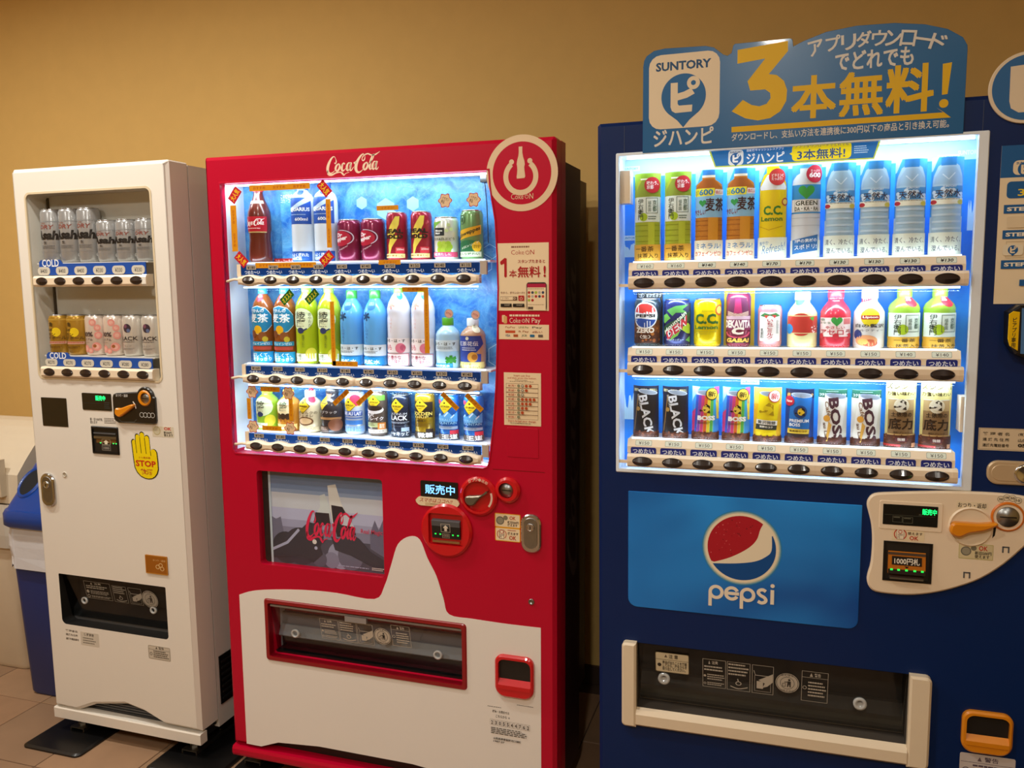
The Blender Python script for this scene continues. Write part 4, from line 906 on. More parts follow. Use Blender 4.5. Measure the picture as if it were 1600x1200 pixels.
    V = spline([(lx0 - .010, lz0 - .004), (lx0 - .008, lz0 + .009), (lx0 + .010, lz0 + .012), (lx0 + .035, lz0 + .016), (lx1, lz1 + .001), (lx1 - .014, lz1 - .012), (lx0 + .022, lz0 - .002), (lx0 + .014, lz0 - .012), (lx0, lz0 - .014)], 4, True)
    MB().slab(V, -.018, -.003, mat('lever_bronze', '#6d6555', .3, .4), .003).build('return_lever', co)
    p = Print(flat(-.0131)).fr(cx - r1, cz - r1, 2 * r1, 2 * r1)
    for i, chh in enumerate('おつり・返却'):
        a = math.radians(118 - i * 12); p.text(chh, .5 + .44 * math.cos(a) - .04, .5 - .44 * math.sin(a) - .04, .5 + .44 * math.cos(a) + .04, .5 - .44 * math.sin(a) + .04, '#e8c8b0', .01, rot=math.degrees(a) - 90)
    p.ring(.5, .5, .40, .05, '#e4c4b4', -38, 18, 16); p.build('dial_print', co)
    c3 = MB().slab(circ(bx, bz, r3, 56), -.012, 0, RP, .006, holes=[rrect(bx - .050, bz - .040, bx + .050, bz + .047, .008, 4)], smooth=True); bo = c3.build('bill_ring', R)
    c = MB(); c.box(bx - .049, -.0015, bz - .039, bx + .049, -.0005, bz + .046, RP); c.xslab([(-.001, bz + .012), (-.010, bz + .012), (-.012, bz + .026), (-.001, bz + .03)], bx - .041, bx + .040, M_GREYP)
    c.xslab([(-.001, bz - .022), (-.007, bz - .022), (-.010, bz + .012), (-.001, bz + .012)], bx - .041, bx + .040, M_DARK); c.box(bx - .040, -.008, bz - .034, bx + .038, -.002, bz - .029, mat('brass_lip', '#b08a5a', .3, .7)); c.build('bill_slot', bo)
    p = Print(lambda x, z, l: (x, -.0104 + (bz + .012 - z) * .085 - EPS * l, z)).fr(bx - .041, bz - .022, .081, .048); p.frame(.33, .14, .66, .62, .001, '#c9bfae'); p.poly([(.5, .2), (.6, .38), (.545, .38), (.545, .56), (.455, .56), (.455, .38), (.4, .38)], '#ddd2c0')
    for a in (.10, .27, .72, .9): p.rect(a, .72, a + .06, .80, glow('#20d848', 1.2))
    p.frame(.37, .70, .63, .96, .001, '#a89a88'); p.text('1000', .40, .75, .6, .9, '#a89a88', .01); p.build('bill_print', bo)
    for i, (b4, top_) in enumerate((((773.3, 802.8, 813.2, 824.5), True), ((773.8, 824.8, 813.2, 846), False))):
        p = m.sticker('o', b4, '#e6a41c', r=.04); p.rect(.03, .05, .97, .95, '#ecd6b0', .03); q = '#b83a20'
        if top_:
            p.disc(.21, .52, .16, '#6f6a5c'); p.disc(.21, .52, .12, '#99927c'); p.disc(.42, .3, .09, '#827a62'); p.text('OK', .58, .16, .82, .42, q, .02); p.text('新旧500円\n使えます', .50, .50, .93, .90, '#4a3428', .02)
        else:
            p.rect(.16, .14, .36, .86, '#f0e2c4', .02); p.frame(.17, .16, .36, .84, .0012, '#7a2a1c'); p.ring(.265, .32, .075, .02, q, n=20); p.ring(.265, .5, .19, .025, q, 130, 230, 14); p.ring(.265, .5, .19, .025, q, -50, 50, 14); p.text('1000\n円', .19, .48, .34, .78, '#5a2a1c', .0)
            p.lines(.5, .14, .92, .24, 1, q); p.text('使えます', .50, .30, .92, .50, '#4a3428', .02); p.text('OK', .56, .56, .84, .86, q, .02)
        p.build('coin_notice', R)
    lock_plate(m, (815, 803, 846, 863))
    x, z = m.p(830.5, 940); MB().lathe([(.008, 0), (.008, -.003), (.005, -.0035), (.005, -.001), (0, -.001)], x, z, M_STEEL, 18, axis='y', cap=False).build('key_plug', R)
    coin_return(m, (775, 1024, 835, 1088.5), mat('red_plastic', '#cc0a18', .25, coat=.5), 'coin_return')
    p = m.sticker('s', (760, 1092, 835.5, 1163.5), '#d4c8b8', r=.02, th=.0004); k = '#4a443c'
    p.script(.03, .05, .41, .20, k, 1.5); p.lines(.03, .22, .40, .25, 1, k); p.lines(.64, .10, .98, .13, 1, k); p.text('故障・お問合せは', .13, .29, .48, .35, k, .02); p.text('こちらから →', .2, .39, .49, .45, k, .02)
    for i, chh in enumerate('2305544762'):
        a = .08 + i * .083; p.frame(a, .50, a + .078, .63, .0005, '#9a9084'); p.text(chh, a + .022, .525, a + .058, .61, k, .03)
    p.lines(.10, .67, .9, .82, 4, k); p.text('山梨県南都留郡河口湖町', .15, .88, .72, .93, k, .02); p.text('1987-27', .15, .95, .38, .99, k, .02); p.build('service_sticker', R)
    p = m.print(780, 1186, 826, 1199); p.lines(0, 0, 1, 1, 4, '#6a6256'); p.build('fine_print', R)
    return rows
K_ROWS = red_machine()
b = MB(); Pm = ccw(rrect(.0, -.02, .13, .34, .02, 4)); b.zslab(Pm, .0003, .0100, M_BLACK); b.zslab(inset(Pm, .006), .0100, .0105, mat('mat_rubber', '#0c0c0d', .35)); tag(b.build('rubber_mat'), 'black rubber mat under the left feet of the red machine', 'mat')
# ------------------------------------------------------------------ the navy machine
def pi_logo(p, a, b, r, blue, white):
    """speech-balloon drop with the katakana pi inside; r in frame widths"""
    f = p.w / p.h; P = []
    for i in range(41):
        t = math.radians(-48 + (276) * i / 40); P.append((a + r * math.cos(t), b - r * f * math.sin(t)))
    P += [(a - r * .28, b + r * f * 1.05), (a, b + r * f * 1.38), (a + r * .28, b + r * f * 1.05)]
    p.poly(P, blue)
    S_ = lambda u, v: (a + r * u, b + r * f * v)
    p.poly([S_(-.58, -.62), S_(-.26, -.62), S_(-.26, -.14), S_(.02, -.20), S_(.34, -.34), S_(.50, -.08), S_(.16, .08), S_(-.26, .17), S_(-.26, .32), S_(-.20, .40), S_(.40, .40), S_(.38, .70), S_(-.36, .72), S_(-.52, .62), S_(-.58, .44)], white)
    p.ring(a + r * .44, b - r * f * .56, r * .29, r * .18, white, n=24)
def wordmark(p, a0, b0, a1, b1, m):
    p.text('SUNTORY', a0, b0, a1, b1, m, .035)
def balloon_text(p, t, a0, b0, a1, b1, m, bold=.02): p.text(t, a0, b0, a1, b1, m, bold)
def globe(p, a, b, r, sq=1.0, colors=('#b01828', '#efe2c6', '#0a4c90'), halo=True):
    f = p.w / p.h
    if halo:
        for k, c in ((1.17, '#2f83b8'), (1.14, '#79a9bc'), (1.11, '#c5c9b6'), (1.075, '#efe2c4')): p.disc(a, b, r * k, c, 48)
    p.disc(a, b, r, colors[1], 48)
    C_ = lambda t: (a + r * math.cos(math.radians(t)), b - r * f * math.sin(math.radians(t)))
    U_ = lambda x, y: (a + r * x, b - r * f * y)
    wave = spline([C_(211), U_(-.43, -.36), U_(-.05, -.16), U_(.27, .08), U_(.45, .32), U_(.53, .60), C_(52)], 5)
    p.poly([C_(t) for t in range(52, 212, 6)] + wave[1:-1], colors[0])
    wv = spline([C_(390), U_(.87, .0), U_(.71, -.21), U_(.385, -.385), U_(-.16, -.49), C_(213)], 5)
    p.poly([C_(t) for t in range(213, 391, 6)] + wv[1:-1], colors[2])
def blue_panel_mat():
    m = bpy.data.materials.new('printed_blue_panel'); m.use_nodes = True; nt = m.node_tree; L = nt.links; b = nt.nodes['Principled BSDF']
    tc = nt.nodes.new('ShaderNodeTexCoord'); n = nt.nodes.new('ShaderNodeTexNoise'); n.inputs['Scale'].default_value = 2.6; n.inputs['Detail'].default_value = 2; n.inputs['Distortion'].default_value = .6
    r = nt.nodes.new('ShaderNodeValToRGB'); r.color_ramp.elements[0].position = .30; r.color_ramp.elements[0].color = srgb('#10489a'); r.color_ramp.elements[1].position = .66; r.color_ramp.elements[1].color = srgb('#2a94ee')
    L.new(tc.outputs['Object'], n.inputs['Vector']); L.new(n.outputs['Fac'], r.inputs[0]); L.new(r.outputs[0], b.inputs['Base Color']); b.inputs['Roughness'].default_value = .2; b.inputs['Coat Weight'].default_value = .1; b.inputs['Specular IOR Level'].default_value = .3
    return m
def navy_machine():
    m = N; R = m.root; w = m.w
    wx0, wx1 = m.p(964.5, 490)[0], m.p(1529, 485)[0]; wz1 = (m.p(965, 242.8)[1] + m.p(1544, 206.5)[1]) / 2; wz0 = (m.p(964, 734)[1] + m.p(1514, 763.6)[1]) / 2
    win = rrect(wx0, wz0, wx1, wz1, .003, 2)
    px0, px1 = m.p(981.8, 858)[0], m.p(1344, 886)[0]; pz1 = (m.p(982.5, 766)[1] + m.p(1347, 790)[1]) / 2; pz0 = (m.p(981, 946)[1] + m.p(1341, 984)[1]) / 2
    tx0, tx1 = m.p(973.5, 1063)[0], m.p(1451.5, 1125)[0]; tz1 = (m.p(973.8, 998)[1] + m.p(1452.3, 1055.4)[1]) / 2; tz0 = (m.p(973, 1128.7)[1] + m.p(1450.2, 1195.7)[1]) / 2
    tin = [(tx0 + .036, tz0 + .046), (tx1 - .046, tz0 + .046), (tx1 - .046, tz1 - .004), (tx0 + .036, tz1 - .004)]
    liner = mat('display_liner_white', '#eef4fa', .4); D = .11
    P = [(0, .06), (w, .06), (w, NT - .004), (w - .004, NT), (.006, NT), (0, NT - .006)]
    MB().slab(P, 0, D - .004, M_NAVY, .009, holes=[win, tin], hm=[mat('case_lining', '#dfeaf4', .4), mat('port_lining', '#4a443e', .5)]).build('door', R)
    MB().box(.012, D + .004, .05, w - .012, .62, NT - .02, M_NAVY).build('cabinet', R)
    MB().box(.004, D - .004, .06, w - .006, D + .004, NT - .012, M_BLACK).build('door_gasket', R)
    MB().box(.02, .04, .04, w - .02, .6, .06, M_DARK).build('base', R); feet(m, (.07, w - .07), .07, .52, .04)
    for u in (975.5, 1534.5):
        xs = m.p(u, 220)[0]; MB().box(xs - .0006, -.0006, wz1 + .004, xs + .0006, 0.0002, NT - .010, mat('seam_line', '#30415e', .4)).build('panel_seam', R)
    # lit display case
    p = Print(flat(D - .008)).fr(wx0 - .01, wz0 - .01, wx1 - wx0 + .02, wz1 - wz0 + .02)
    p.slab([(wx0 - .01, wz0 - .01), (wx1 + .01, wz0 - .01), (wx1 + .01, wz1 + .01), (wx0 - .01, wz1 + .01)], D - .008, D - .004, ice_mat('ice_panel_azure', '#0678e6', '#2f9cf2', 4, .38, .0))
    p.rect(0, 0, 1, .065, '#a4c8dc')
    bk = p.build('display_back', R)
    for (u, v, s) in ((986, 264, 30), (1482, 246, 28), (1172, 597, 28), (984, 372, 20)):
        x, z = m.p(u, v, D - .008); q = Print(flat(D - .0084)).fr(x - .022, z - .006, .044, .012); q.rect(0, 0, 1, 1, '#cfe8f6'); wordmark(q, .08, .25, .92, .75, '#5a9ac8'); q.build('maker_tab', bk)
    x, z = m.p(1514, 238, D - .008); q = Print(flat(D - .0084)).fr(x - .022, z - .005, .044, .010); wordmark(q, 0, 0, 1, 1, '#d4e8f6'); q.build('maker_mark', bk)
    # mountains of ice behind the lower left and right of each row
    for (u0, v0, u1, v1) in ((974, 372, 992, 402), (972, 605, 992, 655), (1512, 300, 1524, 360)):
        x0, z0, x1, z1 = m.box(u0, v0, u1, v1, D - .008); q = Print(flat(D - .0082)).fr(x0, z0, x1 - x0, z1 - z0); rnd = random.Random(u0)
        q.poly([(0, 1)] + [(i / 9, .1 + .6 * rnd.random()) for i in range(10)] + [(1, 1)], '#bfe2f6'); q.build('ice_print', bk)
    MB().slab(rrect(wx0 - .003, wz0 - .005, wx1 + .004, wz1 + .004, .003, 2), -.003, .012, mat('case_frame_white', '#e8f1f8', .35), .002, holes=[rrect(wx0 + .004, wz0 + .004, wx1 - .016, wz1 - .003, .002, 2)]).build('window_frame', R)
    gl = MB().slab(rrect(wx0 + .003, wz0 + .003, wx1 - .010, wz1 - .002, .002, 2), .013, .016, M_GLASS).build('window_glass', R)
    led(m, wx0 + .02, wx1 - .02, .018, wz1 - .004, 7, power=1.4, tilt=.7, size=.012)
    led(m, wx0 + .02, wx1 - .03, .018, wz0 + .012, 4, power=.4, tilt=.8, size=.01, up=True)
    # banner hanging at the top of the case
    bx = m.pts([(1106, 233), (1117, 262), (1366, 247.5), (1378, 217)], .017); zt = max(q[1] for q in bx); zl = min(q[1] for q in bx)
    PB = [(bx[1][0], zl), (bx[2][0], zl), (bx[3][0], zt), (bx[0][0], zt)]; q = Print(flat(.017)); q.slab(PB, .0172, .0182, glow('#c9d84a', .5)); q.mapf = flat(.0172); q.raw([(bx[1][0] + .002, zl + .003), (bx[2][0] - .002, zl + .003), (bx[3][0] - .005, zt), (bx[0][0] + .005, zt)], [(0, 1, 2, 3)], glow('#1270b8', .5))
    q.fr(bx[0][0], zl, bx[3][0] - bx[0][0], zt - zl); q.rect(.125, .14, .215, .93, glow('#dfe8ee', .5), .02); wordmark(q, .135, .2, .205, .3, glow('#27517c', .5)); pi_logo(q, .17, .58, .034, glow('#1a62a4', .5), glow('#eef4f8', .5))
    q.text('自販機キャッシュレスアプリ', .235, .12, .45, .27, glow('#e8f0f6', .5), .015); q.text('ジハンピ', .235, .36, .455, .88, glow('#f2f6f8', .5), .035)
    q.rect(.50, .05, .835, .90, glow('#f0e01c', .5), .025); q.poly([(.505, .4), (.505, .62), (.485, .5)], glow('#f0e01c', .5)); q.text('アプリダウンロードでどれでも', .515, .10, .82, .24, glow('#1a4a7c', .5), .015); q.text('3本無料!', .53, .33, .80, .84, glow('#12508c', .5), .04); q.lines(.85, .3, .93, .72, 4, glow('#b8d8ec', .5)); q.build('case_banner', R)
    # cream end blocks of the trays
    for (u0, v0, u1, v1) in ((967.5, 267, 985, 318), (1500, 620, 1518, 675)):
        x0, z0, x1, z1 = m.box(u0, v0, u1, v1, .02); MB().box(x0, .016, z0, x1, .06, z1, M_CREAMP).build('end_block', R)
    rows = []; bme = button_mesh(.0228, .0108, .007)
    PR = [['¥160', '¥160', '¥140', '¥140', '¥170', '¥170', '¥130', '¥130', '¥130', '¥130'], ['¥150'] * 8 + ['¥140'] * 2, ['¥150'] * 10]
    for ri, (bl, br, vl, vr) in enumerate((((1005.9, 441.7), (1480.7, 434.3), 409, 401), ((1004.3, 577), (1473, 585), 543, 547), ((1003.5, 720), (1464.3, 744.6), 685.5, 704))):
        d = -.014; (xa, za), (xb, zc2) = m.p(*bl, d), m.p(*br, d); zc = (za + zc2) / 2; pit = (xb - xa) / 9
        zs = (m.p(1006, vl, .02)[1] + m.p(1478, vr, .02)[1]) / 2; rows.append((zs, [xa + pit * i for i in range(10)]))
        for half in (0, 1):
            x0 = xa - pit * .52 if half == 0 else xa + pit * 5.5; x1 = xa + pit * 5.498 if half == 0 else xb + pit * .56
            sec = [(-.012, zc - .012), (-.014, zc - .002), (-.013, zc + .010), (-.008, zc + .0155), (.010, zc + .0155), (.010, zc - .0165), (-.006, zc - .0165)]
            bo = MB().xslab(sec, x0, x1, M_CREAMP).build('button_bar', R)
            if half: MB().xslab([(y * 1.02 - .0003, zc + (z - zc) * 1.01) for y, z in sec], x1 - .010, x1 + .001, mat('cream_cap', '#ecd8ba', .35)).build('end_cap', bo)
            for i in range(0 if half == 0 else 6, 6 if half == 0 else 10): child('button', bme, bo, (xa + pit * i, -.0136, zc - .001))
        # tray: cream front with sloped price pockets, deck under the dummies
        MB().box(xa - pit * .52, .017, zs - .003, xb + pit * .5, D - .009, zs, M_CREAMP).build('shelf', R)
        zt0 = zc + .0165
        tr = MB().xslab([(.004, zt0), (.004, zs - .018), (.012, zs - .0005), (.0168, zs - .0005), (.0168, zt0)], xa - pit * .55, xb + pit * .52, mat('tray_cream', '#f1dfc2', .35)).build('tray_front', R)
        for i in range(10):
            x = xa + pit * i
            q = Print(lambda X, Z, l, zz=zs: (X, .0038 + .008 * max(0, (Z - (zz - .018)) / .0175) - EPS * l, Z)).fr(x - .020, zs - .0155, .040, .0125); q.zc = ()
            q.rect(0, 0, 1, 1, '#8fa39a', .06); q.rect(.02, .06, .98, .94, '#dfe6d6', .06); q.text(PR[ri][i], .2, .22, .84, .80, '#23231f', .03 if ri == 0 and i > 1 else .0, skew=.2 if ri == 0 and i > 1 else 0); q.build('price_tag', tr)
            hz = zs - .0185 - zt0 - .001
            q = Print(flat(.0025)).fr(x - .031, zt0 - .006, .062, hz + .006); q.slab(rrect(x - .031, zt0 - .006, x + .031, zt0 + hz, (0, 0, .004, .004), 3), .0025, .004, ink('#1f2a80')); q.text('つめたい', .08, .16, .92, .74, '#dfe6f2', .02); q.build('cold_plate', tr)
        led(m, xa - .03, xb + .03, .0125, zs + .003, 1.5, 'added_shelf_fill', power=.10, tilt=.7, size=.006, up=True)  # fill strip added at the tray edge to lift the dim lower fronts
        if ri < 2: led(m, xa - .03, xb + .03, .014, zc - .018, 3.5, power=1.2, tilt=.7, size=.01)
        x0_, z0_ = m.p(967, bl[1] + 3, 0); MB().box(wx0 + .004, .002, zc - .010, xa - pit * .5, .010, zc - .003, M_CREAMP).build('bar_link', R)
    # --- printed panel with globe and word
    so = MB().slab(rrect(px0, pz0, px1, pz1, (.022, .022, .002, .002), 5), -.0022, 0, blue_panel_mat(), .0012).build('picture_panel', R)
    p = Print(flat(-.0023)).fr(px0, pz0, px1 - px0, pz1 - pz0)
    gx, gz = m.p(1158.5, 856); a, b = (gx - px0) / p.w, 1 - (gz - pz0) / p.h; globe(p, a, b, .1475)
    rnd = random.Random(3)
    for i in range(40):
        t, rr = rnd.uniform(60, 215), rnd.uniform(.3, .92); p.disc(a + .1475 * rr * math.cos(math.radians(t)), b - .1475 * p.w / p.h * rr * math.sin(math.radians(t)), rnd.uniform(.0015, .0032), rnd.choice(('#d8686c', '#7e1420', '#c04048')), 8); p.L -= 1
    p.L += 1
    # word made of round bowls and straight stems
    x0, z0, x1, z1 = m.box(1107, 917, 1209.5, 945.5, -.002); W_ = p.w
    f = lambda u, v: ((u - px0) / p.w, 1 - (v - pz0) / p.h)
    wd = x1 - x0; r = wd * .118; t = wd * .052; zc = z0 + (z1 - z0) * .60; c = '#f0e3cc'
    def R_(cx, a0=0, a1=360): q = f(cx, zc); p.ring(q[0], q[1], r / W_, t / W_, c, a0, a1, 28)
    def B_(u0, v0, u1, v1): q0 = f(u0, v1); q1 = f(u1, v0); p.rect(q0[0], q0[1], q1[0], q1[1], c)
    R_(x0 + r); B_(x0, zc - r * 2.0, x0 + t, zc)
    R_(x0 + r * 3.05, 25, 330); B_(x0 + r * 2.2, zc - t * .5, x0 + r * 4.0, zc + t * .5)
    R_(x0 + r * 5.1); B_(x0 + r * 4.1, zc - r * 2.0, x0 + r * 4.1 + t, zc)
    sxx = x0 + r * 6.95; q = [(.5, .75), (.1, .98), (-.35, .85), (-.5, .5), (-.2, .12), (.25, -.12), (.52, -.5), (.35, -.85), (-.1, -.98), (-.55, -.78)]
    p.line([f(sxx + u * r * .95, zc + v * r * .93) for u, v in q], t / W_, c, 5); B_(x1 - t * 1.05, zc - r, x1, zc + r); qd = f(x1 - t * .5, zc + r * 1.55); p.disc(qd[0], qd[1], t * .62 / W_, c, 16)
    p.build('panel_print', so)
    # --- header sign on top
    OUT = [(1004, 238), (1005, 105), (1006.5, 95), (1010.3, 88), (1022, 79.5), (1039, 75.7), (1102.7, 71.6), (1115.5, 74), (1130, 85), (1136.8, 87), (1143, 82.7), (1145.7, 71), (1148.4, 68.4), (1234.5, 59.7), (1238.3, 61.4), (1239.6, 72.4), (1255.6, 64), (1291, 49.7), (1338.8, 40), (1398, 35.7), (1445.7, 37.8), (1481, 45), (1505, 58), (1511.7, 70), (1512, 77), (1505, 210)]
    d = -.004; Q = m.pts(OUT, d); zlow = (Q[0][1] + Q[-1][1]) / 2; Q[0] = (Q[0][0], zlow); Q[-1] = (Q[-1][0], zlow)
    SB = mat('sign_blue_film', '#0e5f96', .3, coat=.15, vary=.03, scale=4)
    sg = MB().slab(Q, d, -.0005, SB, .0006).build('header_sign', R, 'blue cut-out header sign with yellow lettering')
    def pr_(u0, v0, u1, v1): x0, z0, x1, z1 = m.box(u0, v0, u1, v1, d); return Print(flat(d)).fr(x0, z0, x1 - x0, z1 - z0)
    p = pr_(1014, 82.7, 1124.5, 199.6); CRM = '#e6d2b0'; p.rect(0, 0, 1, 1, CRM, .17); wordmark(p, .10, .10, .88, .22, '#1d4a72'); pi_logo(p, .495, .575, .315, '#1f6298', CRM); p.build('sign_icon', sg)
    p = pr_(1021.6, 200.8, 1114.4, 226.5); p.text('ジハンピ', 0, 0, 1, 1, '#e2d8c8', .04); p.build('sign_lettering', sg)
    YL = '#e2b400'; p = pr_(1144, 68, 1231, 188)
    three = [(.09, .055), (.985, 0), (.99, .13), (.66, .405), (.80, .425), (.93, .51), (.99, .63), (.98, .77), (.88, .90), (.70, .98), (.48, 1), (.25, .96), (.0, .855), (.20, .715), (.36, .79), (.50, .815), (.63, .79), (.70, .72), (.69, .65), (.60, .60), (.33, .60), (.28, .475), (.59, .20), (.09, .235)]
    p.poly(three, YL); p.build('sign_numeral', sg)
    for u0, v0, u1, v1, t in ((1238, 119, 1305, 183, '本'), (1312.6, 113, 1379, 179.5, '無'), (1386, 102, 1457.5, 174, '料')): p = pr_(u0, v0, u1, v1); p.text(t, 0, 0, 1, 1, YL, .05); p.build('sign_lettering', sg)
    p = pr_(1468.5, 98, 1486, 170); p.poly([(.18, .02), (1, 0), (.72, .68), (.22, .69)], YL); p.disc(.42, .88, .42, YL); p.build('sign_lettering', sg)
    (xa, za), (xb, zb_) = m.p(1143, 201.5, d), m.p(1486, 180.5, d); zm = (za + zb_) / 2; p = Print(flat(d)).fr(xa, zm - .006, xb - xa, .012); p.poly([(0, 0), (.97, 0), (.935, -.9), (1, .95), (0, 1)], YL); p.build('sign_rule', sg)
    (xa, za), (xb, zb_) = m.p(1143, 213.5, d), m.p(1483, 194, d); zm = (za + zb_) / 2; p = Print(flat(d)).fr(xa, zm - .0085, xb - xa, .017); p.text('ダウンロードし、支払い方法を連携後に300円以下の商品と引き換え可能。', 0, 0, 1, 1, '#d8d2c6', .015); p.build('sign_small_print', sg)
    # text on an arc
    A0 = m.p(1263, 92, d); p = Print(flat(d)); tx = 'アプリダウンロード'; ptsa = m.pts([(1275, 75), (1302, 67.5), (1326, 66), (1350, 61), (1374, 59.5), (1396, 59.5), (1419, 59.5), (1443, 61), (1466, 66)], d)
    for i, ch in enumerate(tx):
        a, b = ptsa[i]; q0 = ptsa[max(i - 1, 0)]; q1 = ptsa[min(i + 1, 8)]; rot = math.degrees(math.atan2(q1[1] - q0[1], q1[0] - q0[0])); h = .0165
        p.fr(a - h, b - h, 2 * h, 2 * h)
        if ch == 'ー': p.text(ch, .02, .42, .98, .58, '#ded8cc', .05, rot=rot)
        else: p.text(ch, .06, .03, .94, .97, '#ded8cc', .045, rot=rot)
        p.L -= 1
    p.build('sign_lettering', sg)
    p = pr_(1305.5, 77, 1427, 105.5); p.text('でどれでも', 0, 0, 1, 1, '#ded8cc', .045, rot=0); p.build('sign_lettering', sg)
    # --- round sign at the right end
    d2 = -.006; cx, cz = m.p(1606, 136, d2); r = m.p(1606, 136, d2)[0] - m.p(1544.5, 139, d2)[0]
    rs = MB().slab(circ(cx, cz, r, 56), d2, -.001, ink('#e4d2b4'), .001).build('round_sign', R, 'round blue sign at the top right corner')
    p = Print(flat(d2)).fr(cx - r, cz - r, 2 * r, 2 * r); p.disc(.5, .5, .455, '#27649c', 56); p.poly([(.27, .20), (.46, .185), (.46, .45), (.62, .42), (.74, .36), (.80, .52), (.6, .60), (.46, .62), (.46, .68), (.78, .68), (.77, .84), (.40, .845), (.30, .78), (.275, .68)], '#e4d2b4'); p.ring(.72, .27, .13, .08, '#e4d2b4'); p.build('round_sign_print', rs)
    # --- step by step poster on the right
    x0 = m.p(1559.5, 350, d)[0]; z1 = m.p(1568, 228)[1]; z0 = m.p(1550, 475)[1]; x1 = min(w - .012, x0 + .19)
    p = Print(flat(-.001)).fr(x0, z0, x1 - x0, z1 - z0); p.slab([(x0, z0), (x1, z0), (x1, z1), (x0, z1)], -.001, 0, ink('#ecd9b6')); B = '#145a96'
    p.rect(0, 0, 1, .20, B); wordmark(p, .22, .045, .80, .09, '#e8e0d0'); p.rect(.12, .095, .36, .185, '#ecd9b6', .05); wordmark(p, .15, .105, .33, .12, '#2a5a88'); pi_logo(p, .24, .15, .075, B, '#ecd9b6'); p.text('ジハンピ', .42, .11, .85, .17, '#ecd9b6', .04)
    p.rect(.07, .225, .94, .33, B, .04); p.text('アプリダウンロードで', .35, .235, .8, .255, '#e8e0d0', .01); p.text('3本無料!', .18, .265, .84, .32, '#f0d020', .04)
    for i, b0 in enumerate((.37, .53, .72)):
        p.rect(.05, b0, .95, b0 + .055, '#d8cbb0'); p.poly([(.05, b0), (.36, b0), (.42, b0 + .0275), (.36, b0 + .055), (.05, b0 + .055)], B); p.text('STEP%d' % (i + 1), .08, b0 + .015, .34, b0 + .04, '#f0e6d0', .04); p.text(('アプリをダウンロード', '支払い方法を登録', '自販機にアプリをかざす')[i], .45, b0 + .015, .92, b0 + .04, '#3a4a5a', .02)
    p.rect(.09, .445, .30, .515, '#e2cfac'); p.rect(.38, .445, .62, .475, '#1a1512'); p.rect(.38, .485, .62, .515, '#1a1512'); p.frame(.09, .60, .94, .705, .0008, '#b8a888'); p.rect(.06, .62, .26, .69, '#e8dcc0', .03); pi_logo(p, .16, .655, .05, B, '#ecd9b6')
    p.text('VISA', .36, .61, .46, .63, '#3a4a5a', .01)
    for i in range(6): p.rect(.36 + .15 * (i % 3), .645 + .032 * (i // 3), .44 + .15 * (i % 3), .667 + .032 * (i // 3), ('#c03a3a', '#b08a5a', '#3a7a4a', '#c03a3a', '#c8583a', '#4a6aa0')[i])
    p.rect(.24, .845, .85, .885, B); p.rect(.40, .79, .46, .838, '#c8b896', .01); p.disc(.45, .862, .05, '#e8c81c', 16, .5); p.poly([(.43, .866), (.46, .866), (.53, .90), (.55, .95), (.36, .95), (.38, .90)], '#e9c9a2'); p.build('step_poster', R)
    # --- contactless reader
    x0, z0 = m.p(1567, 487)[0], m.p(1575, 560)[1]; z1 = m.p(1590, 476)[1]; x1 = x0 + .135
    rd = MB().slab([(x0 + .004, z0 + .035), (x0 + .018, z0 + .012), (x0 + .05, z0), (x1, z0), (x1, z1), (x0 + .022, z1), (x0 + .002, z1 - .014)], -.042, 0, M_BLACK, .004).build('card_reader', R)
    MB().slab([(x0 + .002, z0 + .045), (x0 + .006, z0 + .030), (x0 + .022, z0 + .020), (x0 + .022, z1 - .014), (x0 + .010, z1 - .012), (x0 + .002, z1 - .018)], -.044, -.042, mat('yellow_gloss', '#e8bc08', .15, coat=.8), .001).build('reader_strip', rd)
    p = Print(flat(-.0441)).fr(x0 + .003, z0 + .02, .019, z1 - z0 - .034); p.text('\n'.join('ピアプリ専用'), .28, .14, .76, .92, '#2a2410', .02); p.slab([(x0 + .027, z0 + .014), (x1 - .004, z0 + .008), (x1 - .004, z1 - .004), (x0 + .025, z1 - .006)], -.0435, -.042, ink('#4a76a8')); p.fr(x0 + .03, z0 + .014, .09, z1 - z0 - .02)
    p.mapf = flat(-.0437); p.frame(.08, .16, .8, .9, .0035, '#e6e0d4'); p.build('reader_face', rd)
    # --- owner sticker and lock
    x0, z1 = m.p(1529.5, 668); z0 = m.p(1528, 702.5)[1]; x1 = x0 + .165; p = Print(flat(-.0005)).fr(x0, z0, x1 - x0, z1 - z0); p.slab([(x0, z0), (x1, z0), (x1, z1), (x0, z1)], -.0005, 0, ink('#d8c4a4')); p.frame(.01, .02, .99, .96, .0006, '#6a5c48'); k = '#3c342a'
    for i, t in enumerate(('管 理 者 名', '連 絡 先 住 所', '連絡先電話番号')): p.text(t, .05, .18 + .26 * i, .36, .33 + .26 * i, k, .02)
    p.text('(有)ヤマイチ', .46, .18, .72, .33, k, .02); p.text('山梨県下', .46, .44, .70, .59, k, .02); p.text('0553-', .46, .66, .68, .82, k, .05); p.build('owner_sticker', R)
    x0, z1 = m.p(1542, 718); z0 = m.p(1545, 755)[1]; x1 = min(x0 + .13, w - .012); LM = mat('satin_champagne', '#c9b08c', .35, .25)
    lk = MB().slab(rrect(x0, z0, x1, z1, .022, 7), -.008, 0, LM, .003).build('lock_handle', R); MB().slab(rrect(x0 + .008, z0 + .008, x0 + .07, z1 - .008, .018, 6), -.0092, -.008, LM, .001).build('handle_inset', lk)
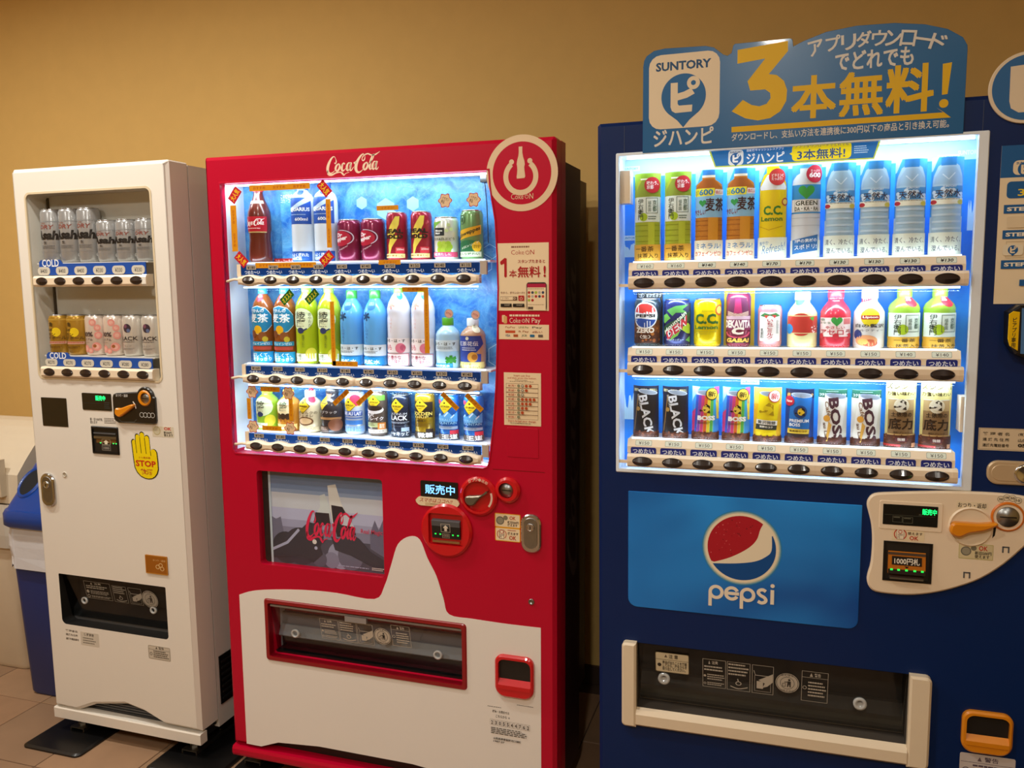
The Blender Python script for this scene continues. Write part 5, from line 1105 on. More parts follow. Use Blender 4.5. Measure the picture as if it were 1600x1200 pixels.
    zc = (z0 + z1) / 2; MB().lathe([(.021, -.008), (.021, -.0115), (.016, -.013), (.013, -.011), (0, -.0112)], x0 + .072, zc, M_CHROME, 26, axis='y', cap=False).box(x0 + .0713, -.0118, zc - .006, x0 + .0727, -.0105, zc + .006, M_BLACK).build('keyhole', lk)
    # --- money panel
    f = 5.715
    O = [(80, 270), (95, 215), (150, 172), (300, 160), (700, 150), (1000, 155), (1300, 172), (1500, 200), (1640, 240), (1700, 320), (1680, 430), (1600, 540), (1486, 640), (1300, 800), (1100, 925), (900, 1000), (700, 1050), (500, 1073), (330, 1068), (160, 1045), (100, 1000), (80, 940), (88, 880), (115, 780), (128, 600), (120, 450), (95, 340)]
    Q = spline(m.pts([(1340 + a / f, 740 + b / f) for a, b in O]), 3, True); Q = [(min(x, w - .006), z) for x, z in Q]
    mp = MB().slab(Q, -.010, 0, mat('cream_panel', '#efdcc0', .4, coat=.15), .004, smooth=True).build('money_panel', R); d = -.010
    x0, z0, x1, z1 = m.box(1374, 784, 1473, 829, d); MB().slab(rrect(x0, z0, x1, z1, .004, 3), -.0115, -.010, M_CREAMP, .001).build('display_frame', mp)
    p = m.sticker('d', (1379.5, 789.5, 1465.5, 821.5), '#0d1210', d=-.0115, r=.01, th=.0008, mat_=mat('display_black', '#0d1211', .2, coat=.6)); p.text('販売中', .72, .14, .975, .42, glow('#12f06c', 2.4), .03); p.rect(.03, .50, .95, .515, '#4c4c3e'); p.text('円', .66, .40, .70, .49, '#6a6a58', .01); p.frame(.18, .56, .36, .86, .0006, '#6a6a5a'); p.frame(.37, .58, .55, .88, .0006, '#6a6a5a'); p.lines(.2, .6, .34, .7, 1, '#6a6a5a'); p.lines(.39, .62, .53, .72, 1, '#6a6a5a'); p.build('money_display', mp)
    p = m.sticker('s', (1394, 826, 1444.5, 845), '#ecd9b2', d=-.010, r=.02, th=.0004); q = '#c23a28'; p.rect(.12, .1, .38, .92, '#f2e6cc', .03); p.frame(.13, .1, .37, .92, .0008, '#7a2a1c'); p.ring(.25, .30, .065, .02, q, n=18); p.text('1000\n円', .17, .46, .33, .86, '#5a2a1c', .0); p.ring(.25, .5, .2, .03, q, 125, 235, 12); p.ring(.25, .5, .2, .03, q, -55, 55, 12)
    p.lines(.48, .08, .94, .2, 1, q); p.text('使えます', .48, .26, .94, .50, '#4a3428', .025); p.text('OK', .54, .58, .82, .92, q, .02); p.build('bill_notice', mp)
    x0, z0, x1, z1 = m.box(1379.5, 847, 1456.5, 909.5, d); bo = MB().slab([(x0, z0), (x1, z0), (x1, z1), (x0, z1)], -.0125, -.010, M_BLACK, .001, holes=[[(x0 + .006, z0 + .006), (x1 - .006, z0 + .006), (x1 - .006, z1 - .004), (x0 + .006, z1 - .004)]]).build('bill_unit', mp)
    hh = z1 - z0
    c = MB(); c.box(x0 + .004, -.0108, z0 + .004, x1 - .004, -.0101, z1 - .003, M_DARK); c.xslab([(-.0105, z0 + hh * .20), (-.020, z0 + hh * .22), (-.0135, z0 + hh * .74), (-.0105, z0 + hh * .76)], x0 + .010, x1 - .014, mat('amber_plate', '#b86a14', .35)); c.xslab([(-.0105, z0 + hh * .08), (-.024, z0 + hh * .10), (-.024, z0 + hh * .14), (-.0105, z0 + hh * .18)], x0 + .014, x1 - .018, M_GALV); c.build('bill_mouth', bo)
    zz0, zz1 = z0 + hh * .22, z0 + hh * .74
    p = Print(lambda X, Z, l: (X, -.0205 + .0068 * (Z - zz0) / (zz1 - zz0) - .0003 - EPS * l, Z)).fr(x0 + .010, zz0, x1 - x0 - .024, zz1 - zz0); p.rect(0, 0, 1, .12, '#4a3c30'); p.rect(.10, .18, .90, .58, '#1c1612'); p.text('1000円札', .17, .24, .84, .54, '#efe8d8', .035); p.poly([(.44, .62), (.56, .62), (.5, .72)], '#1c1612'); p.rect(0, .78, 1, 1, '#241e1a')
    for a in (.06, .25, .46, .68, .88): p.rect(a, .76, a + .07, .84, glow('#18d848', 1.5))
    p.build('bill_print', bo)
    p = m.sticker('s', (1494, 784, 1544, 795.5), '#e9d8b8', d=-.010, r=.03, th=.0003); p.text('おつり・返却', .06, .18, .94, .84, '#2e2820', .03); p.build('return_sticker', mp)
    kx, kz = m.p(1516.5, 823, d); kr = .0445
    kb = MB().slab(circ(kx, kz, kr, 48), -.014, -.010, M_CREAMP, .003, holes=[circ(kx, kz, kr * .93, 40)], smooth=True); kb.slab(circ(kx, kz, kr * .93, 40), -.011, -.010, mat('dish_cream', '#e8d8bc', .3, coat=.4)); ko = kb.build('return_dial', mp)
    lx, lz = kx - .033, kz - .005
    V = spline([(lx - .010, lz - .004), (lx - .004, lz + .014), (lx + .016, lz + .016), (lx + .048, lz + .016), (lx + .078, lz + .020), (lx + .082, lz + .015), (lx + .060, lz + .002), (lx + .030, lz - .006), (lx + .012, lz - .016), (lx - .002, lz - .014)], 4, True)
    MB().slab(V, -.028, -.011, M_YEL, .004).build('return_lever', ko)
    p = Print(flat(-.0101)).fr(kx - kr, kz - kr, 2 * kr, 2 * kr); p.poly([(.99, .36), (1.06, .5), (1.04, .68), (.985, .76), (1.0, .55)], '#1c1814'); p.build('dial_mark', mp)
    cx, cz = m.p(1574.5, 807.5, d)
    cr = MB().slab(circ(cx, cz, .033, 40), -.014, -.010, mat('orange_ring', '#d07018', .35), .003, holes=[circ(cx, cz, .0285, 36)], smooth=True); cr.slab(circ(cx, cz, .0285, 36), -.012, -.010, M_CREAMP); co = cr.build('coin_ring', mp)
    c = MB().lathe([(.0225, -.012), (.0215, -.015), (0, -.0165)], cx, cz, M_STEEL, 28, axis='y', cap=False); c.box(cx - .016, -.0172, cz - .001, cx + .016, -.0155, cz + .0015, M_BLACK); c.build('coin_slot', co)
    p = Print(flat(-.0101))
    for u, v, t in ((1564, 780, '500'), (1573, 777.5, '100'), (1582, 778.5, '50'), (1590.5, 782, '10')):
        x, z = m.p(u, v, d); p.fr(x - .007, z - .007, .014, .014); p.disc(.5, .5, .5, '#4a4236', 18); p.disc(.5, .5, .44, '#ecdcbc', 18); p.text(t, .2, .3, .8, .7, '#2e2820', .03)
    p.build('coin_values', mp)
    p = m.sticker('s', (1498, 850, 1552, 874), '#b8b070', d=-.010, r=.02, th=.0004); p.rect(.015, .04, .985, .96, '#d6c79c', .015); p.disc(.21, .5, .155, '#6f6a5c'); p.disc(.21, .5, .12, '#99927c'); p.disc(.43, .28, .085, '#7a745f'); p.text('OK', .58, .10, .84, .42, '#c23a28', .02); p.text('新旧500円\n使えます', .47, .46, .95, .92, '#3c342a', .03); p.build('coin_notice', mp)
    for u, v in ((1571.5, 859), (1510.5, 898.5)):
        x, z = m.p(u, v, d); c = MB(); 
        for q in ((-.007, .004, .007, .007), (-.007, -.007, -.004, .007), (.004, -.007, .007, .007)): c.box(x + q[0], -.0106, z + q[1], x + q[2], -.0099, z + q[3], M_GREYP)
        c.build('panel_latch', mp)
    # --- delivery port: cream frame, smoky flap
    CF = mat('cream_frame', '#e8d8bc', .38, coat=.2, vary=.02)
    MB().slab(rrect(tx0, tz0, tx0 + .036, tz1, (.010, 0, 0, .010), 4), -.022, 0, CF, .005).build('port_cap', R)
    MB().slab(rrect(tx1 - .046, tz0, tx1, tz1, (0, .012, .012, 0), 4), -.022, 0, CF, .005).build('port_cap', R)
    MB().xslab([(-.006, tz0 + .040), (-.014, tz0 + .046), (-.022, tz0 + .036), (-.022, tz0 + .010), (-.012, tz0 + .002), (0, tz0 + .002), (0, tz0 + .046)], tx0 + .036, tx1 - .046, CF).build('port_sill', R)
    ux0, uz0, ux1, uz1 = tin[0][0], tin[0][1], tin[2][0], tin[2][1]; hh = uz1 - uz0
    MB().box(ux0 - .006, .092, uz0 - .004, ux1 + .006, .096, uz1 + .004, mat('port_back_taupe', '#857b70', .5, vary=.08)).build('port_back', R)
    MB().box(ux0, .05, uz0, ux1, .092, uz0 + .008, mat('port_floor', '#7d7468', .5)).xslab([(.05, uz0), (.054, uz0 + hh * .22), (.075, uz0 + hh * .36), (.09, uz0 + hh * .36), (.09, uz0)], ux0, ux1, mat('port_taupe', '#a89884', .4)).build('port_tray', R)
    V = [(ux0 + .003, .002, uz1 - .002), (ux1 - .003, .002, uz1 - .002), (ux1 - .003, .030, uz0 + .012), (ux0 + .003, .030, uz0 + .012)]
    fl = MB().add(V + [(x, y + .003, z) for x, y, z in V], [(0, 3, 2, 1), (4, 5, 6, 7), (0, 1, 5, 4), (2, 3, 7, 6), (1, 2, 6, 5), (0, 4, 7, 3)], M_SMOKE).build('delivery_flap', R)
    mpf = lambda x, z, l: (x, .002 + .028 * (uz1 - .002 - z) / (uz1 - uz0 - .014) - .0004 - EPS * l, z)
    p = Print(mpf).fr(ux0, uz0, ux1 - ux0, uz1 - uz0); flap_print(p, [(.258, .14, .347, .60, 'text'), (.352, .14, .44, .60, 'cup'), (.447, .14, .527, .60, 'hand'), (.63, .14, .725, .62, 'warn')], '#bfb8aa', (.578, .37, .043))
    p.rect(.072, .11, .205, .44, '#6a6048', .006); p.rect(.074, .12, .203, .43, '#d2c6a6', .006); p.poly([(.108, .19), (.120, .19), (.114, .14)], '#5a5140'); p.text('注 意', .126, .135, .162, .20, '#3c3428', .04); p.rect(.074, .225, .203, .23, '#5a5140'); p.disc(.088, .32, .008, '#2e2820', 12); p.text('商品が出たことを確認\nしてから、扉をひらき\n取り出してください。', .10, .245, .197, .405, '#4a4234', .02); p.build('flap_print', fl)
    for a in (.105, .84): MB().lathe([(.015, .022), (.015, .012), (.009, .011), (.006, .018), (.0, .018)], ux0 + (ux1 - ux0) * a, uz0 + hh * .45, mat('clear_bumper', '#b9bdbd', .1, coat=.8), 22, axis='y', cap=False).build('flap_stop', fl)
    coin_return(m, (1501, 1111, 1581.5, 1176), M_YEL, 'coin_return', pr=.012)
    x0, z1 = m.p(1500, 1176)[0], m.p(1535, 1179.5)[1]; p = Print(flat(-.0005)).fr(x0, z1 - .075, .112, .075); p.slab(rrect(x0, z1 - .075, x0 + .112, z1, .004, 3), -.0005, 0, ink('#c9c0bc')); p.text('警告', .45, .07, .70, .22, '#4a3a50', .03); p.poly([(.32, .22), (.40, .22), (.36, .08)], '#6a5a60'); p.rect(.02, .27, .98, .28, '#4a3a50'); p.ring(.12, .55, .07, .015, '#4a3a50', n=18); p.lines(.24, .34, .94, .92, 5, '#5a4a58'); p.build('warning_sticker', R)
    return rows
N_ROWS = navy_machine()
# ------------------------------------------------------------------ drinks in the windows
M_LID = mat('can_lid', '#c3c6c9', .25, .9)
GLOSS = lambda h, r=.22: mat('gloss_' + h.lstrip('#'), h, r, coat=.3)
PROF = {
    'pet': [(.82, 0), (.97, .02), (1, .05), (1, .60), (.97, .64), (1, .67), (.99, .72), (.86, .79), (.60, .865), (.42, .90), (.40, .915), (.40, .93)],
    'square': [(.86, 0), (.98, .02), (1, .05), (1, .74), (.97, .79), (.80, .85), (.52, .885), (.44, .90), (.44, .925)],
    'water': [(.82, 0), (.95, .015), (1, .04), (.96, .12), (1, .18), (1, .58), (.98, .66), (.93, .72), (.74, .80), (.52, .86), (.42, .885), (.42, .91)],
    'cola': [(.74, 0), (.90, .012), (.98, .04), (1, .10), (.97, .20), (.90, .30), (.92, .38), (1, .44), (1, .60), (.95, .66), (.80, .73), (.56, .81), (.42, .87), (.38, .91), (.40, .93)],
    'small': [(.86, 0), (.97, .02), (1, .06), (.97, .14), (1, .18), (1, .58), (.97, .62), (1, .66), (.88, .73), (.60, .80), (.46, .83), (.44, .88)],
    'flask': [(.88, 0), (.98, .02), (1, .05), (1, .52), (.98, .62), (.80, .70), (.56, .78), (.50, .80), (.50, .88)],
}
def prof_at(P, t):
    for (r0, z0), (r1, z1) in zip(P, P[1:]):
        if z0 <= t <= z1: return r0 + (r1 - r0) * (t - z0) / (z1 - z0 or 1)
    return P[-1][0]
def wrap(rf, r0):
    def f(x, z, l):
        a = x / r0; q = rf(z) + .0003 + EPS * l
        return (q * math.sin(a), -q * math.cos(a), z)
    return f
_pc = {}
def can_parts(key, r, h, body, art, lid=None):
    if key in _pc: return _pc[key]
    bm_ = mat('canbody_' + body.lstrip('#'), body, .25, .35, coat=.3) if isinstance(body, str) else body
    B = MB().lathe([(r * .78, 0), (r * .90, .002), (r, .009), (r, h - .012), (r * .93, h - .005), (r * .88, h - .003)], 0, 0, bm_, 32)
    Lm = MB().lathe([(r * .88, h - .0032), (r * .915, h - .0015), (r * .90, h), (r * .86, h), (r * .84, h - .003), (0, h - .003)], 0, 0, lid or M_LID, 28, cap=False)
    p = Print(wrap(lambda z: r, r), r * .22).fr(-r * 1.25, .009, r * 2.5, h - .021); art(p)
    _pc[key] = [('body', B.mesh('body')), ('lid', Lm.mesh('lid'))] + ([('label', p.mesh('label'))] if p.F else [])
    return _pc[key]
def bottle_parts(key, kind, r, h, body, cap, art):
    if key in _pc: return _pc[key]
    P = PROF[kind]; bm_ = GLOSS(body) if isinstance(body, str) else body; z = P[-1][1] * h; rn = P[-1][0] * r
    pts = [(a * r, b * h) for a, b in P]
    B = MB().lathe(pts, 0, 0, bm_, 32); rc = rn * 1.08
    Cp = MB().lathe([(rc, z - .004), (rc, h - .002), (rc * .92, h)], 0, 0, GLOSS(cap, .35), 24)
    p = Print(wrap(lambda zz: prof_at(P, zz / h) * r, r), r * .22, tuple(b * h for _, b in P)).fr(-r * 1.25, 0, r * 2.5, h); art(p)
    _pc[key] = [('body', B.mesh('body')), ('cap', Cp.mesh('cap'))] + ([('label', p.mesh('label'))] if p.F else [])
    return _pc[key]
CARD_R = .036; CARD_T = math.radians(60)
def card_parts(key, h, bg, art, r=CARD_R, top=0.0):
    """bent printed card in the shape of a half tube"""
    if key in _pc: return _pc[key]
    n = 12; b = MB(); V = []; F = []; th = .0012
    for i in range(n + 1):
        a = -CARD_T + 2 * CARD_T * i / n
        for q in (r, r - th):
            for z in (0, h): V.append((q * math.sin(a), -q * math.cos(a), z))
    for i in range(n):
        k = 4 * i; F += [(k, k + 4, k + 5, k + 1), (k + 2, k + 3, k + 7, k + 6), (k + 1, k + 5, k + 7, k + 3), (k, k + 2, k + 6, k + 4)]
    F += [(0, 1, 3, 2), (4 * n, 4 * n + 2, 4 * n + 3, 4 * n + 1)]
    b.add(V, F, ink(bg, .3), True)
    p = Print(wrap(lambda z: r, r), r * .2); p.add(V, F, ink(bg, .3)); L = CARD_T * r; p.fr(-L, 0, 2 * L, h); art(p)
    _pc[key] = [('dummy', p.mesh('dummy'))]
    return _pc[key]
def place(m, name, parts, x, y, z, label, cat, group=None, rot=0):
    mw = m.M @ Matrix.Translation((x, y, z + .0005)) @ Matrix.Rotation(rot, 4, 'Z')
    if len(parts) == 1:
        o = bpy.data.objects.new(name, parts[0][1]); col.objects.link(o); o.matrix_world = mw
    else:
        o = empty(name, mw=mw)
        for pn, me in parts: child(pn, me, o)
    o['label'] = label; o['category'] = cat
    if group: o['group'] = group
    return o
# ---- cream machine
def a_beer(p):
    p.rect(.0, .17, 1.1, .19, '#8d9092'); p.text('SUPER', .30, .205, .52, .235, '#8a5a50', .01); p.text('DRY', .26, .25, .80, .34, '#8a4a42', .02, skew=.25); p.text('Asahi', .06, .37, 1.06, .57, '#14161a', .05, skew=.2); p.text('生', .40, .60, .54, .66, '#2a2c30', .03)
    p.lines(.30, .69, .9, .77, 3, '#6a6d70'); p.rect(0, .82, 1.1, .825, '#8d9092'); p.disc(1.02, .90, .075, '#d2d3d0', 16); p.lines(.97, .885, 1.07, .915, 1, '#5a5c5e')
def a_high(p):
    p.rect(0, 0, 1, .05, '#c09a3c'); p.disc(.60, .40, .17, '#f2d21c'); p.text('角', .30, .10, .48, .24, '#3a2c10', .02); p.text('濃いめ', .10, .28, .46, .38, '#3a2c10', .02); p.text('レモン\nハイボール', .06, .42, .94, .62, '#3a2c10', .03); p.rect(.1, .68, .95, .76, '#d0a088'); p.lines(.15, .70, .9, .75, 1, '#b8443a'); p.lines(.1, .82, .9, .9, 2, '#6a4c18')
def a_peach(p):
    for a, b, r in ((.62, .10, .13), (.78, .26, .12), (.80, .48, .14), (.30, .88, .14), (.72, .82, .16), (.5, .94, .10)): p.disc(a, b, r, '#e79a90', 20); p.disc(a, b, r * .55, '#f0b8a8', 16)
    p.disc(.66, .80, .06, '#a06030', 12); p.text('100%', .06, .38, .62, .52, '#4a3a3a', .03); p.text('プレミアム', .08, .56, .6, .64, '#4a3a3a', .02); p.lines(.1, .68, .5, .72, 1, '#8a7a74')
def a_blackc(p):
    p.disc(.48, .26, .16, '#3a2c3c', 20); p.disc(.42, .20, .07, '#7a4a60'); p.disc(.54, .33, .07, '#5a6a90'); p.text('BLACK', .05, .50, .86, .62, '#2a262c', .02); p.lines(.1, .65, .8, .69, 1, '#4a464c'); p.text('クリア', .30, .76, .62, .80, '#8a8480', .01); p.lines(.25, .84, .75, .90, 2, '#8a8480')
BEER = [('beer_can', 'tall silver beer can'), ('beer_can', 'short silver beer can')]
yW = .046; zs, xs = W_ROWS[0]
ordn = ('leftmost', 'middle', 'rightmost')
for i in range(6):
    h = .163 if i < 3 else .124
    place(W, 'beer_can', can_parts('beer%d' % (i < 3), .033, h, '#a9abac', a_beer), xs[i], yW, zs, '%s of the three %s silver beer cans, upper row of the cream machine' % (ordn[i % 3], 'tall' if i < 3 else 'short'), 'can', 'silver beer cans in the cream machine', rot=.12)
zs, xs = W_ROWS[1]
for i in range(6):
    key, c, art, nm, d = (('high', '#b48a2c', a_high, 'highball_can', 'gold highball can with a yellow lemon disc'), ('peach', '#e6d8cc', a_peach, 'sour_can', 'white can with pink peaches'), ('blackc', '#d8d4cc', a_blackc, 'sour_can', 'white can reading BLACK'))[i // 2]
    place(W, nm, can_parts(key, .033, .124, c, art), xs[i], yW, zs, '%s, %s of the pair in the cream machine' % (d, 'left' if i % 2 == 0 else 'right'), 'can', 'canned drinks in the lower row of the cream machine', rot=.12)
# ---- red machine
def zh(m, u, v, zs, d=.03): return m.p(u, v, d)[1] - zs
yK = .052
def a_cola(p):
    p.rect(0, .405, 1, .60, '#b8182c'); p.script(.10, .425, .92, .53, '#f4ece4', 1.2); p.lines(.2, .55, .8, .57, 1, '#f0c8c0'); p.rect(0, .595, 1, .61, '#c9b070'); p.rect(0, .20, 1, .24, '#d8a890')
def a_aqua(p):
    p.rect(0, .19, 1, .52, '#1e50a8'); p.poly([(.0, .33), (.35, .30), (.8, .20), (1, .19), (1, .23), (.6, .30), (.3, .36), (0, .38)], '#b8d4ea'); p.text('AQUARIUS', .08, .315, .94, .37, '#eef4fa', .03); p.lines(.2, .40, .8, .415, 1, '#b8d4ea'); p.text('600ml', .42, .44, .86, .48, '#eef4fa', .02)
    p.disc(.60, .09, .20, '#1c3f86', 20); p.text('クエン酸', .42, .075, .78, .10, '#cfe0f0', .01); p.rect(.05, .86, .98, .99, '#1a56a8'); p.text('もよく摂れた\n水分補給', .15, .88, .85, .97, '#e8f0f8', .02)
def a_pepper(p):
    p.ring(.38, .40, .46, .04, '#c9c0d0', -60, 100, 30, sq=.55); p.disc(.34, .42, .40, '#b01838', 30, .62); p.text('Dr', .18, .26, .44, .38, '#f0e6ea', .05, skew=.2); p.text('Pepper', .02, .37, .62, .53, '#f0e6ea', .05, rot=10, skew=.2); p.text('Dr Pepper', .1, .70, .66, .76, '#c8a8b4', .02, rot=24)
def a_gold(p):
    p.poly([(.62, 0), (.40, .22), (.22, .46), (.44, .44), (.30, .70), (.32, .99), (.46, .74), (.76, .46), (.54, .47), (.74, .2), (.78, 0)], '#e0cc50'); p.text('REAL', .08, .30, .92, .41, '#1c1816', .06); p.text('GOLD', .05, .43, .9, .54, '#1c1816', .06); p.rect(.02, .90, .98, 1, '#e8dc90'); p.text('1番眠気覚ましに', .08, .92, .9, .975, '#7a3a20', .02); p.rect(.6, .74, .96, .89, '#c83040', .03); p.text('250ml', .64, .77, .92, .82, '#f4e4d8', .02)
def a_minute(p):
    p.poly([(.05, .02), (.5, .0), (.1, .22), (.05, .2)], '#7ab848'); p.rect(.18, .18, .58, .40, '#1e2c34', .02); p.text('Minute\nMaid', .24, .23, .52, .36, '#eef4ee', .03); p.text('アロエ&白ぶどう', .04, .45, .92, .53, '#3a4a34', .02)
    for i in range(9): p.disc(.42 + .14 * (i % 3) + .05 * (i // 3 % 2), .64 + .08 * (i // 3), .10, ('#a8cc3c', '#b8d84e', '#9cc236')[i % 3], 16)
    for a, b in ((.72, .1), (.80, .22), (.66, .26)): p.disc(a, b, .06, '#c8e0a0', 8)
    p.rect(-.05, .86, 1.05, 1, '#d84a74'); p.text('小腹満たしに', .1, .88, .8, .96, '#fdeef0', .03)
def a_schw(p):
    p.poly([(0, .40), (1, .24), (1, .46), (0, .62)], '#d8a828'); p.text('Schweppes', -.02, .38, .98, .50, '#20321e', .03, rot=20, skew=.3); p.ring(.24, .12, .16, .03, '#2a5a38', n=24); p.disc(.24, .12, .07, '#2a5a38'); p.disc(.5, .78, .5, '#1f6a44', 30, .5); p.text('メロンソーダ', .2, .70, .92, .76, '#eaf4e4', .02, rot=18); p.disc(.82, .76, .18, '#e8c430', 20); p.text('飲みきり\nサイズ', .68, .72, .96, .80, '#4a3a10', .02); p.rect(0, .88, 1, 1, '#cfe0c0'); p.text('大人な味わい', .06, .90, .9, .97, '#1f4a2c', .02)
zs, xs = K_ROWS[0]
GK = 'drinks in the red machine'
place(K, 'cola_bottle', bottle_parts('cola', 'cola', .0325, zh(K, 406, 288, zs), '#5a2018', '#a8121c', a_cola), xs[0], yK, zs, 'dark cola bottle with a red script label, red machine', 'bottle', GK)
for i in (2, 3): place(K, 'sports_drink_bottle', bottle_parts('aqua', 'square', .033, zh(K, 480, 284, zs), '#d3e2f0', '#2c5cb0', a_aqua), xs[i], yK, zs, '%s of the two clear sports drink bottles with blue labels' % ('left', 'right')[i - 2], 'bottle', GK)
for i in (4, 5): place(K, 'soda_can', can_parts('pepper', .033, zh(K, 545, 343, zs), '#7c1440', a_pepper), xs[i], yK, zs, '%s of the two maroon soda cans with a swoosh' % ('left', 'right')[i - 4], 'can', GK)
for i in (6, 7): place(K, 'energy_drink_can', can_parts('rgold', .0285, zh(K, 613, 331.5, zs), '#a02038', a_gold), xs[i], yK, zs, '%s of the two red slim cans with a yellow lightning bolt' % ('left', 'right')[i - 6], 'can', GK)
place(K, 'juice_can', can_parts('minute', .0325, zh(K, 694, 339, zs), '#dfe8dc', a_minute), xs[8], yK, zs, 'white juice can with green grapes and a pink footer', 'can', GK)
place(K, 'soda_can', can_parts('schw', .030, zh(K, 735, 328, zs), '#6f9c62', a_schw), xs[9], yK, zs, 'green melon soda can with a yellow diagonal band', 'can', GK)
# blue card with two lines of white lettering between the cola and the sports drinks
x = (xs[0] + xs[2]) / 2 + .010; q = Print(flat(.0)).fr(x - .034, zs, .068, .20); q.slab([(q.x0, zs), (q.x0 + q.w, zs), (q.x0 + q.w, zs + .20), (q.x0, zs + .20)], 0, .002, ice_mat('ice_panel_blue', '#0468c4', '#6cc0f0', 16)); q.text('この爽快感。\nコカ・コーラだけ。', .02, .03, .98, .15, '#d8ecfa', .015); q.rect(-.42, .93, 1, 1, '#c82020'); q.text('コカ・コーラ 500ml', -.36, .945, .72, .99, '#f4e8e4', .02)
q.mapf = flat(0); o = q.build('cola_card'); o.matrix_world = K.M @ Matrix.Translation((0, .088, .0005)); tag(o, 'icy blue card with white lettering beside the cola bottle', 'card')
def a_yakan(p):
    p.disc(.55, .115, .20, '#c83048'); p.text('650', .41, .10, .69, .135, '#f8eef0', .03); p.poly([(-.02, .36), (.2, .27), (.5, .24), (.8, .27), (1.02, .36), (1.02, .50), (.8, .58), (.5, .62), (.2, .58), (-.02, .50)], '#d8ecf4'); p.poly([(-.02, .37), (.2, .28), (.5, .25), (.8, .28), (1.02, .37), (1.02, .49), (.8, .57), (.5, .61), (.2, .57), (-.02, .49)], '#1a86b4')
    p.text('やかんの', .18, .28, .74, .33, '#eef6fa', .02); p.text('麦茶', .12, .345, .88, .46, '#f4fafc', .04); p.disc(.5, .555, .15, '#e8b41c', 20); p.disc(.3, .61, .13, '#7a4424'); p.disc(.66, .64, .15, '#8a5028'); p.disc(.75, .68, .10, '#c8b430'); p.rect(0, .71, 1, .765, '#2a9cc8'); p.text('カフェインゼロ', .1, .72, .9, .755, '#eaf6fa', .02); p.rect(.05, .775, .95, .82, '#b84a3a'); p.rect(-.04, .845, 1.04, 1, '#1698cc'); p.text('香ばしくて、\n後味すっきり', .08, .86, .94, .97, '#eef8fc', .02)
def a_aya(p):
    p.disc(.62, .10, .21, '#d87060'); p.text('650', .48, .085, .76, .12, '#fbeee8', .03); p.poly([(.5 + .42 * math.sin(t), .42 - .14 * math.cos(t)) for t in [2 * PI * i / 24 for i in range(24)]], '#e4eec4'); p.text('綾\n鷹', .26, .325, .66, .52, '#2c3a34', .01); p.text('\n'.join('あやたか'), .74, .34, .86, .52, '#2c3a34', .0); p.disc(.46, .565, .13, '#2a3a66', 20, .8); p.line([(.58, .56), (.70, .54)], .05, '#2a3a66'); p.text('\n'.join('急須でいれた'), .5, .62, .6, .78, '#2c4a28', .0); p.disc(.82, .86, .2, '#e0d84a'); p.rect(0, .86, 1, .96, '#eef2dc'); p.text('ひと手間、\n緑茶の味わい', .04, .87, .66, .95, '#3a5a2c', .01)
def a_ilo(p):
    p.disc(.5, .175, .22, '#1c6aa4'); p.text('日本の\n天然水', .36, .155, .64, .20, '#9cc8e4', .01)
    for k in range(6):
        t = PI / 3 * k + .3; p.line([(.34, .34), (.34 + .16 * math.cos(t), .34 + .06 * math.sin(t))], .06, '#12406c')
    p.text('\n'.join('ILOHAS'), .30, .42, .42, .68, '#1c62a0', -.01); p.rect(-.05, .715, 1.05, .86, '#d8e6f0'); p.disc(.05, .775, .1, '#3a8a4c', 8); p.text('いろ・は・す', .12, .745, .86, .785, '#22303a', .02); p.lines(.2, .80, .8, .83, 2, '#6a7a84'); p.rect(.0, .875, .96, 1, '#1684c4'); p.text('天然水', .16, .91, .8, .97, '#e4f2fa', .02)
def a_momo(p):
    p.disc(.74, .10, .2, '#1a8cd0'); p.text('天然水\n使用', .60, .075, .88, .125, '#eaf4fa', .02)
    for k in range(6):
        t = PI / 3 * k + .3; p.line([(.36, .235), (.36 + .18 * math.cos(t), .235 + .055 * math.sin(t))], .06, '#d89a88')
    p.text('\n'.join('ILOHAS'), .32, .31, .42, .57, '#d4a49a', -.01); p.rect(-.05, .645, 1.05, .82, '#f2e8ea'); p.disc(.05, .67, .09, '#3a8a4c', 8); p.text('いろ・は・す', .1, .655, .86, .695, '#22303a', .02); p.disc(.70, .765, .17, '#e07a92', 20); p.disc(.78, .76, .10, '#c85a78'); p.text('もも', .12, .72, .40, .79, '#d06a7e', .02); p.rect(0, .835, 1, .985, '#d84a6a'); p.rect(.02, .84, .98, .98, '#f6eef0'); p.text('香り豊かな\nももの味わい', .1, .855, .84, .96, '#a83a58', .015)
def a_ilos(p):
    p.rect(-.05, .44, 1.05, .66, '#cfe2ee'); p.disc(.06, .52, .1, '#3a8a4c', 8); p.text('いろ・は・す', .12, .48, .90, .545, '#22303a', .02); p.lines(.22, .57, .8, .63, 2, '#6a7a84')
    for k in range(6):
        t = PI / 3 * k + .5; p.line([(.74, .83), (.74 + .2 * math.cos(t), .83 + .09 * math.sin(t))], .1, '#2c8a2c')
    p.rect(-.1, .90, .8, 1, '#1684c4'); p.text('日本の天然水', .02, .92, .7, .975, '#e4f2fa', .02)
def a_kocha(p):
    p.poly([(.05, .34), (.9, .34), (1, .5), (.75, .66), (.4, .72), (.05, .70)], '#22409c'); p.rect(.05, .70, .9, .86, '#28449c'); p.text('紅茶花伝', .10, .45, .80, .54, '#e8ecf6', .03); p.lines(.25, .57, .75, .65, 2, '#c8d0e8'); p.disc(.45, .39, .06, '#d8d4c0', 6); p.disc(.62, .76, .16, '#e0a848', 18); p.disc(.68, .76, .09, '#a86a28'); p.disc(.80, .14, .22, '#e9e6c8'); p.text('セイロン\n茶葉\n100%', .66, .085, .94, .195, '#3a4a34', .01); p.rect(-.05, .86, 1.05, 1, '#e6dc8c'); p.text('ひろがる\n香りと味わい', .12, .875, .84, .985, '#6a5a24', .01)
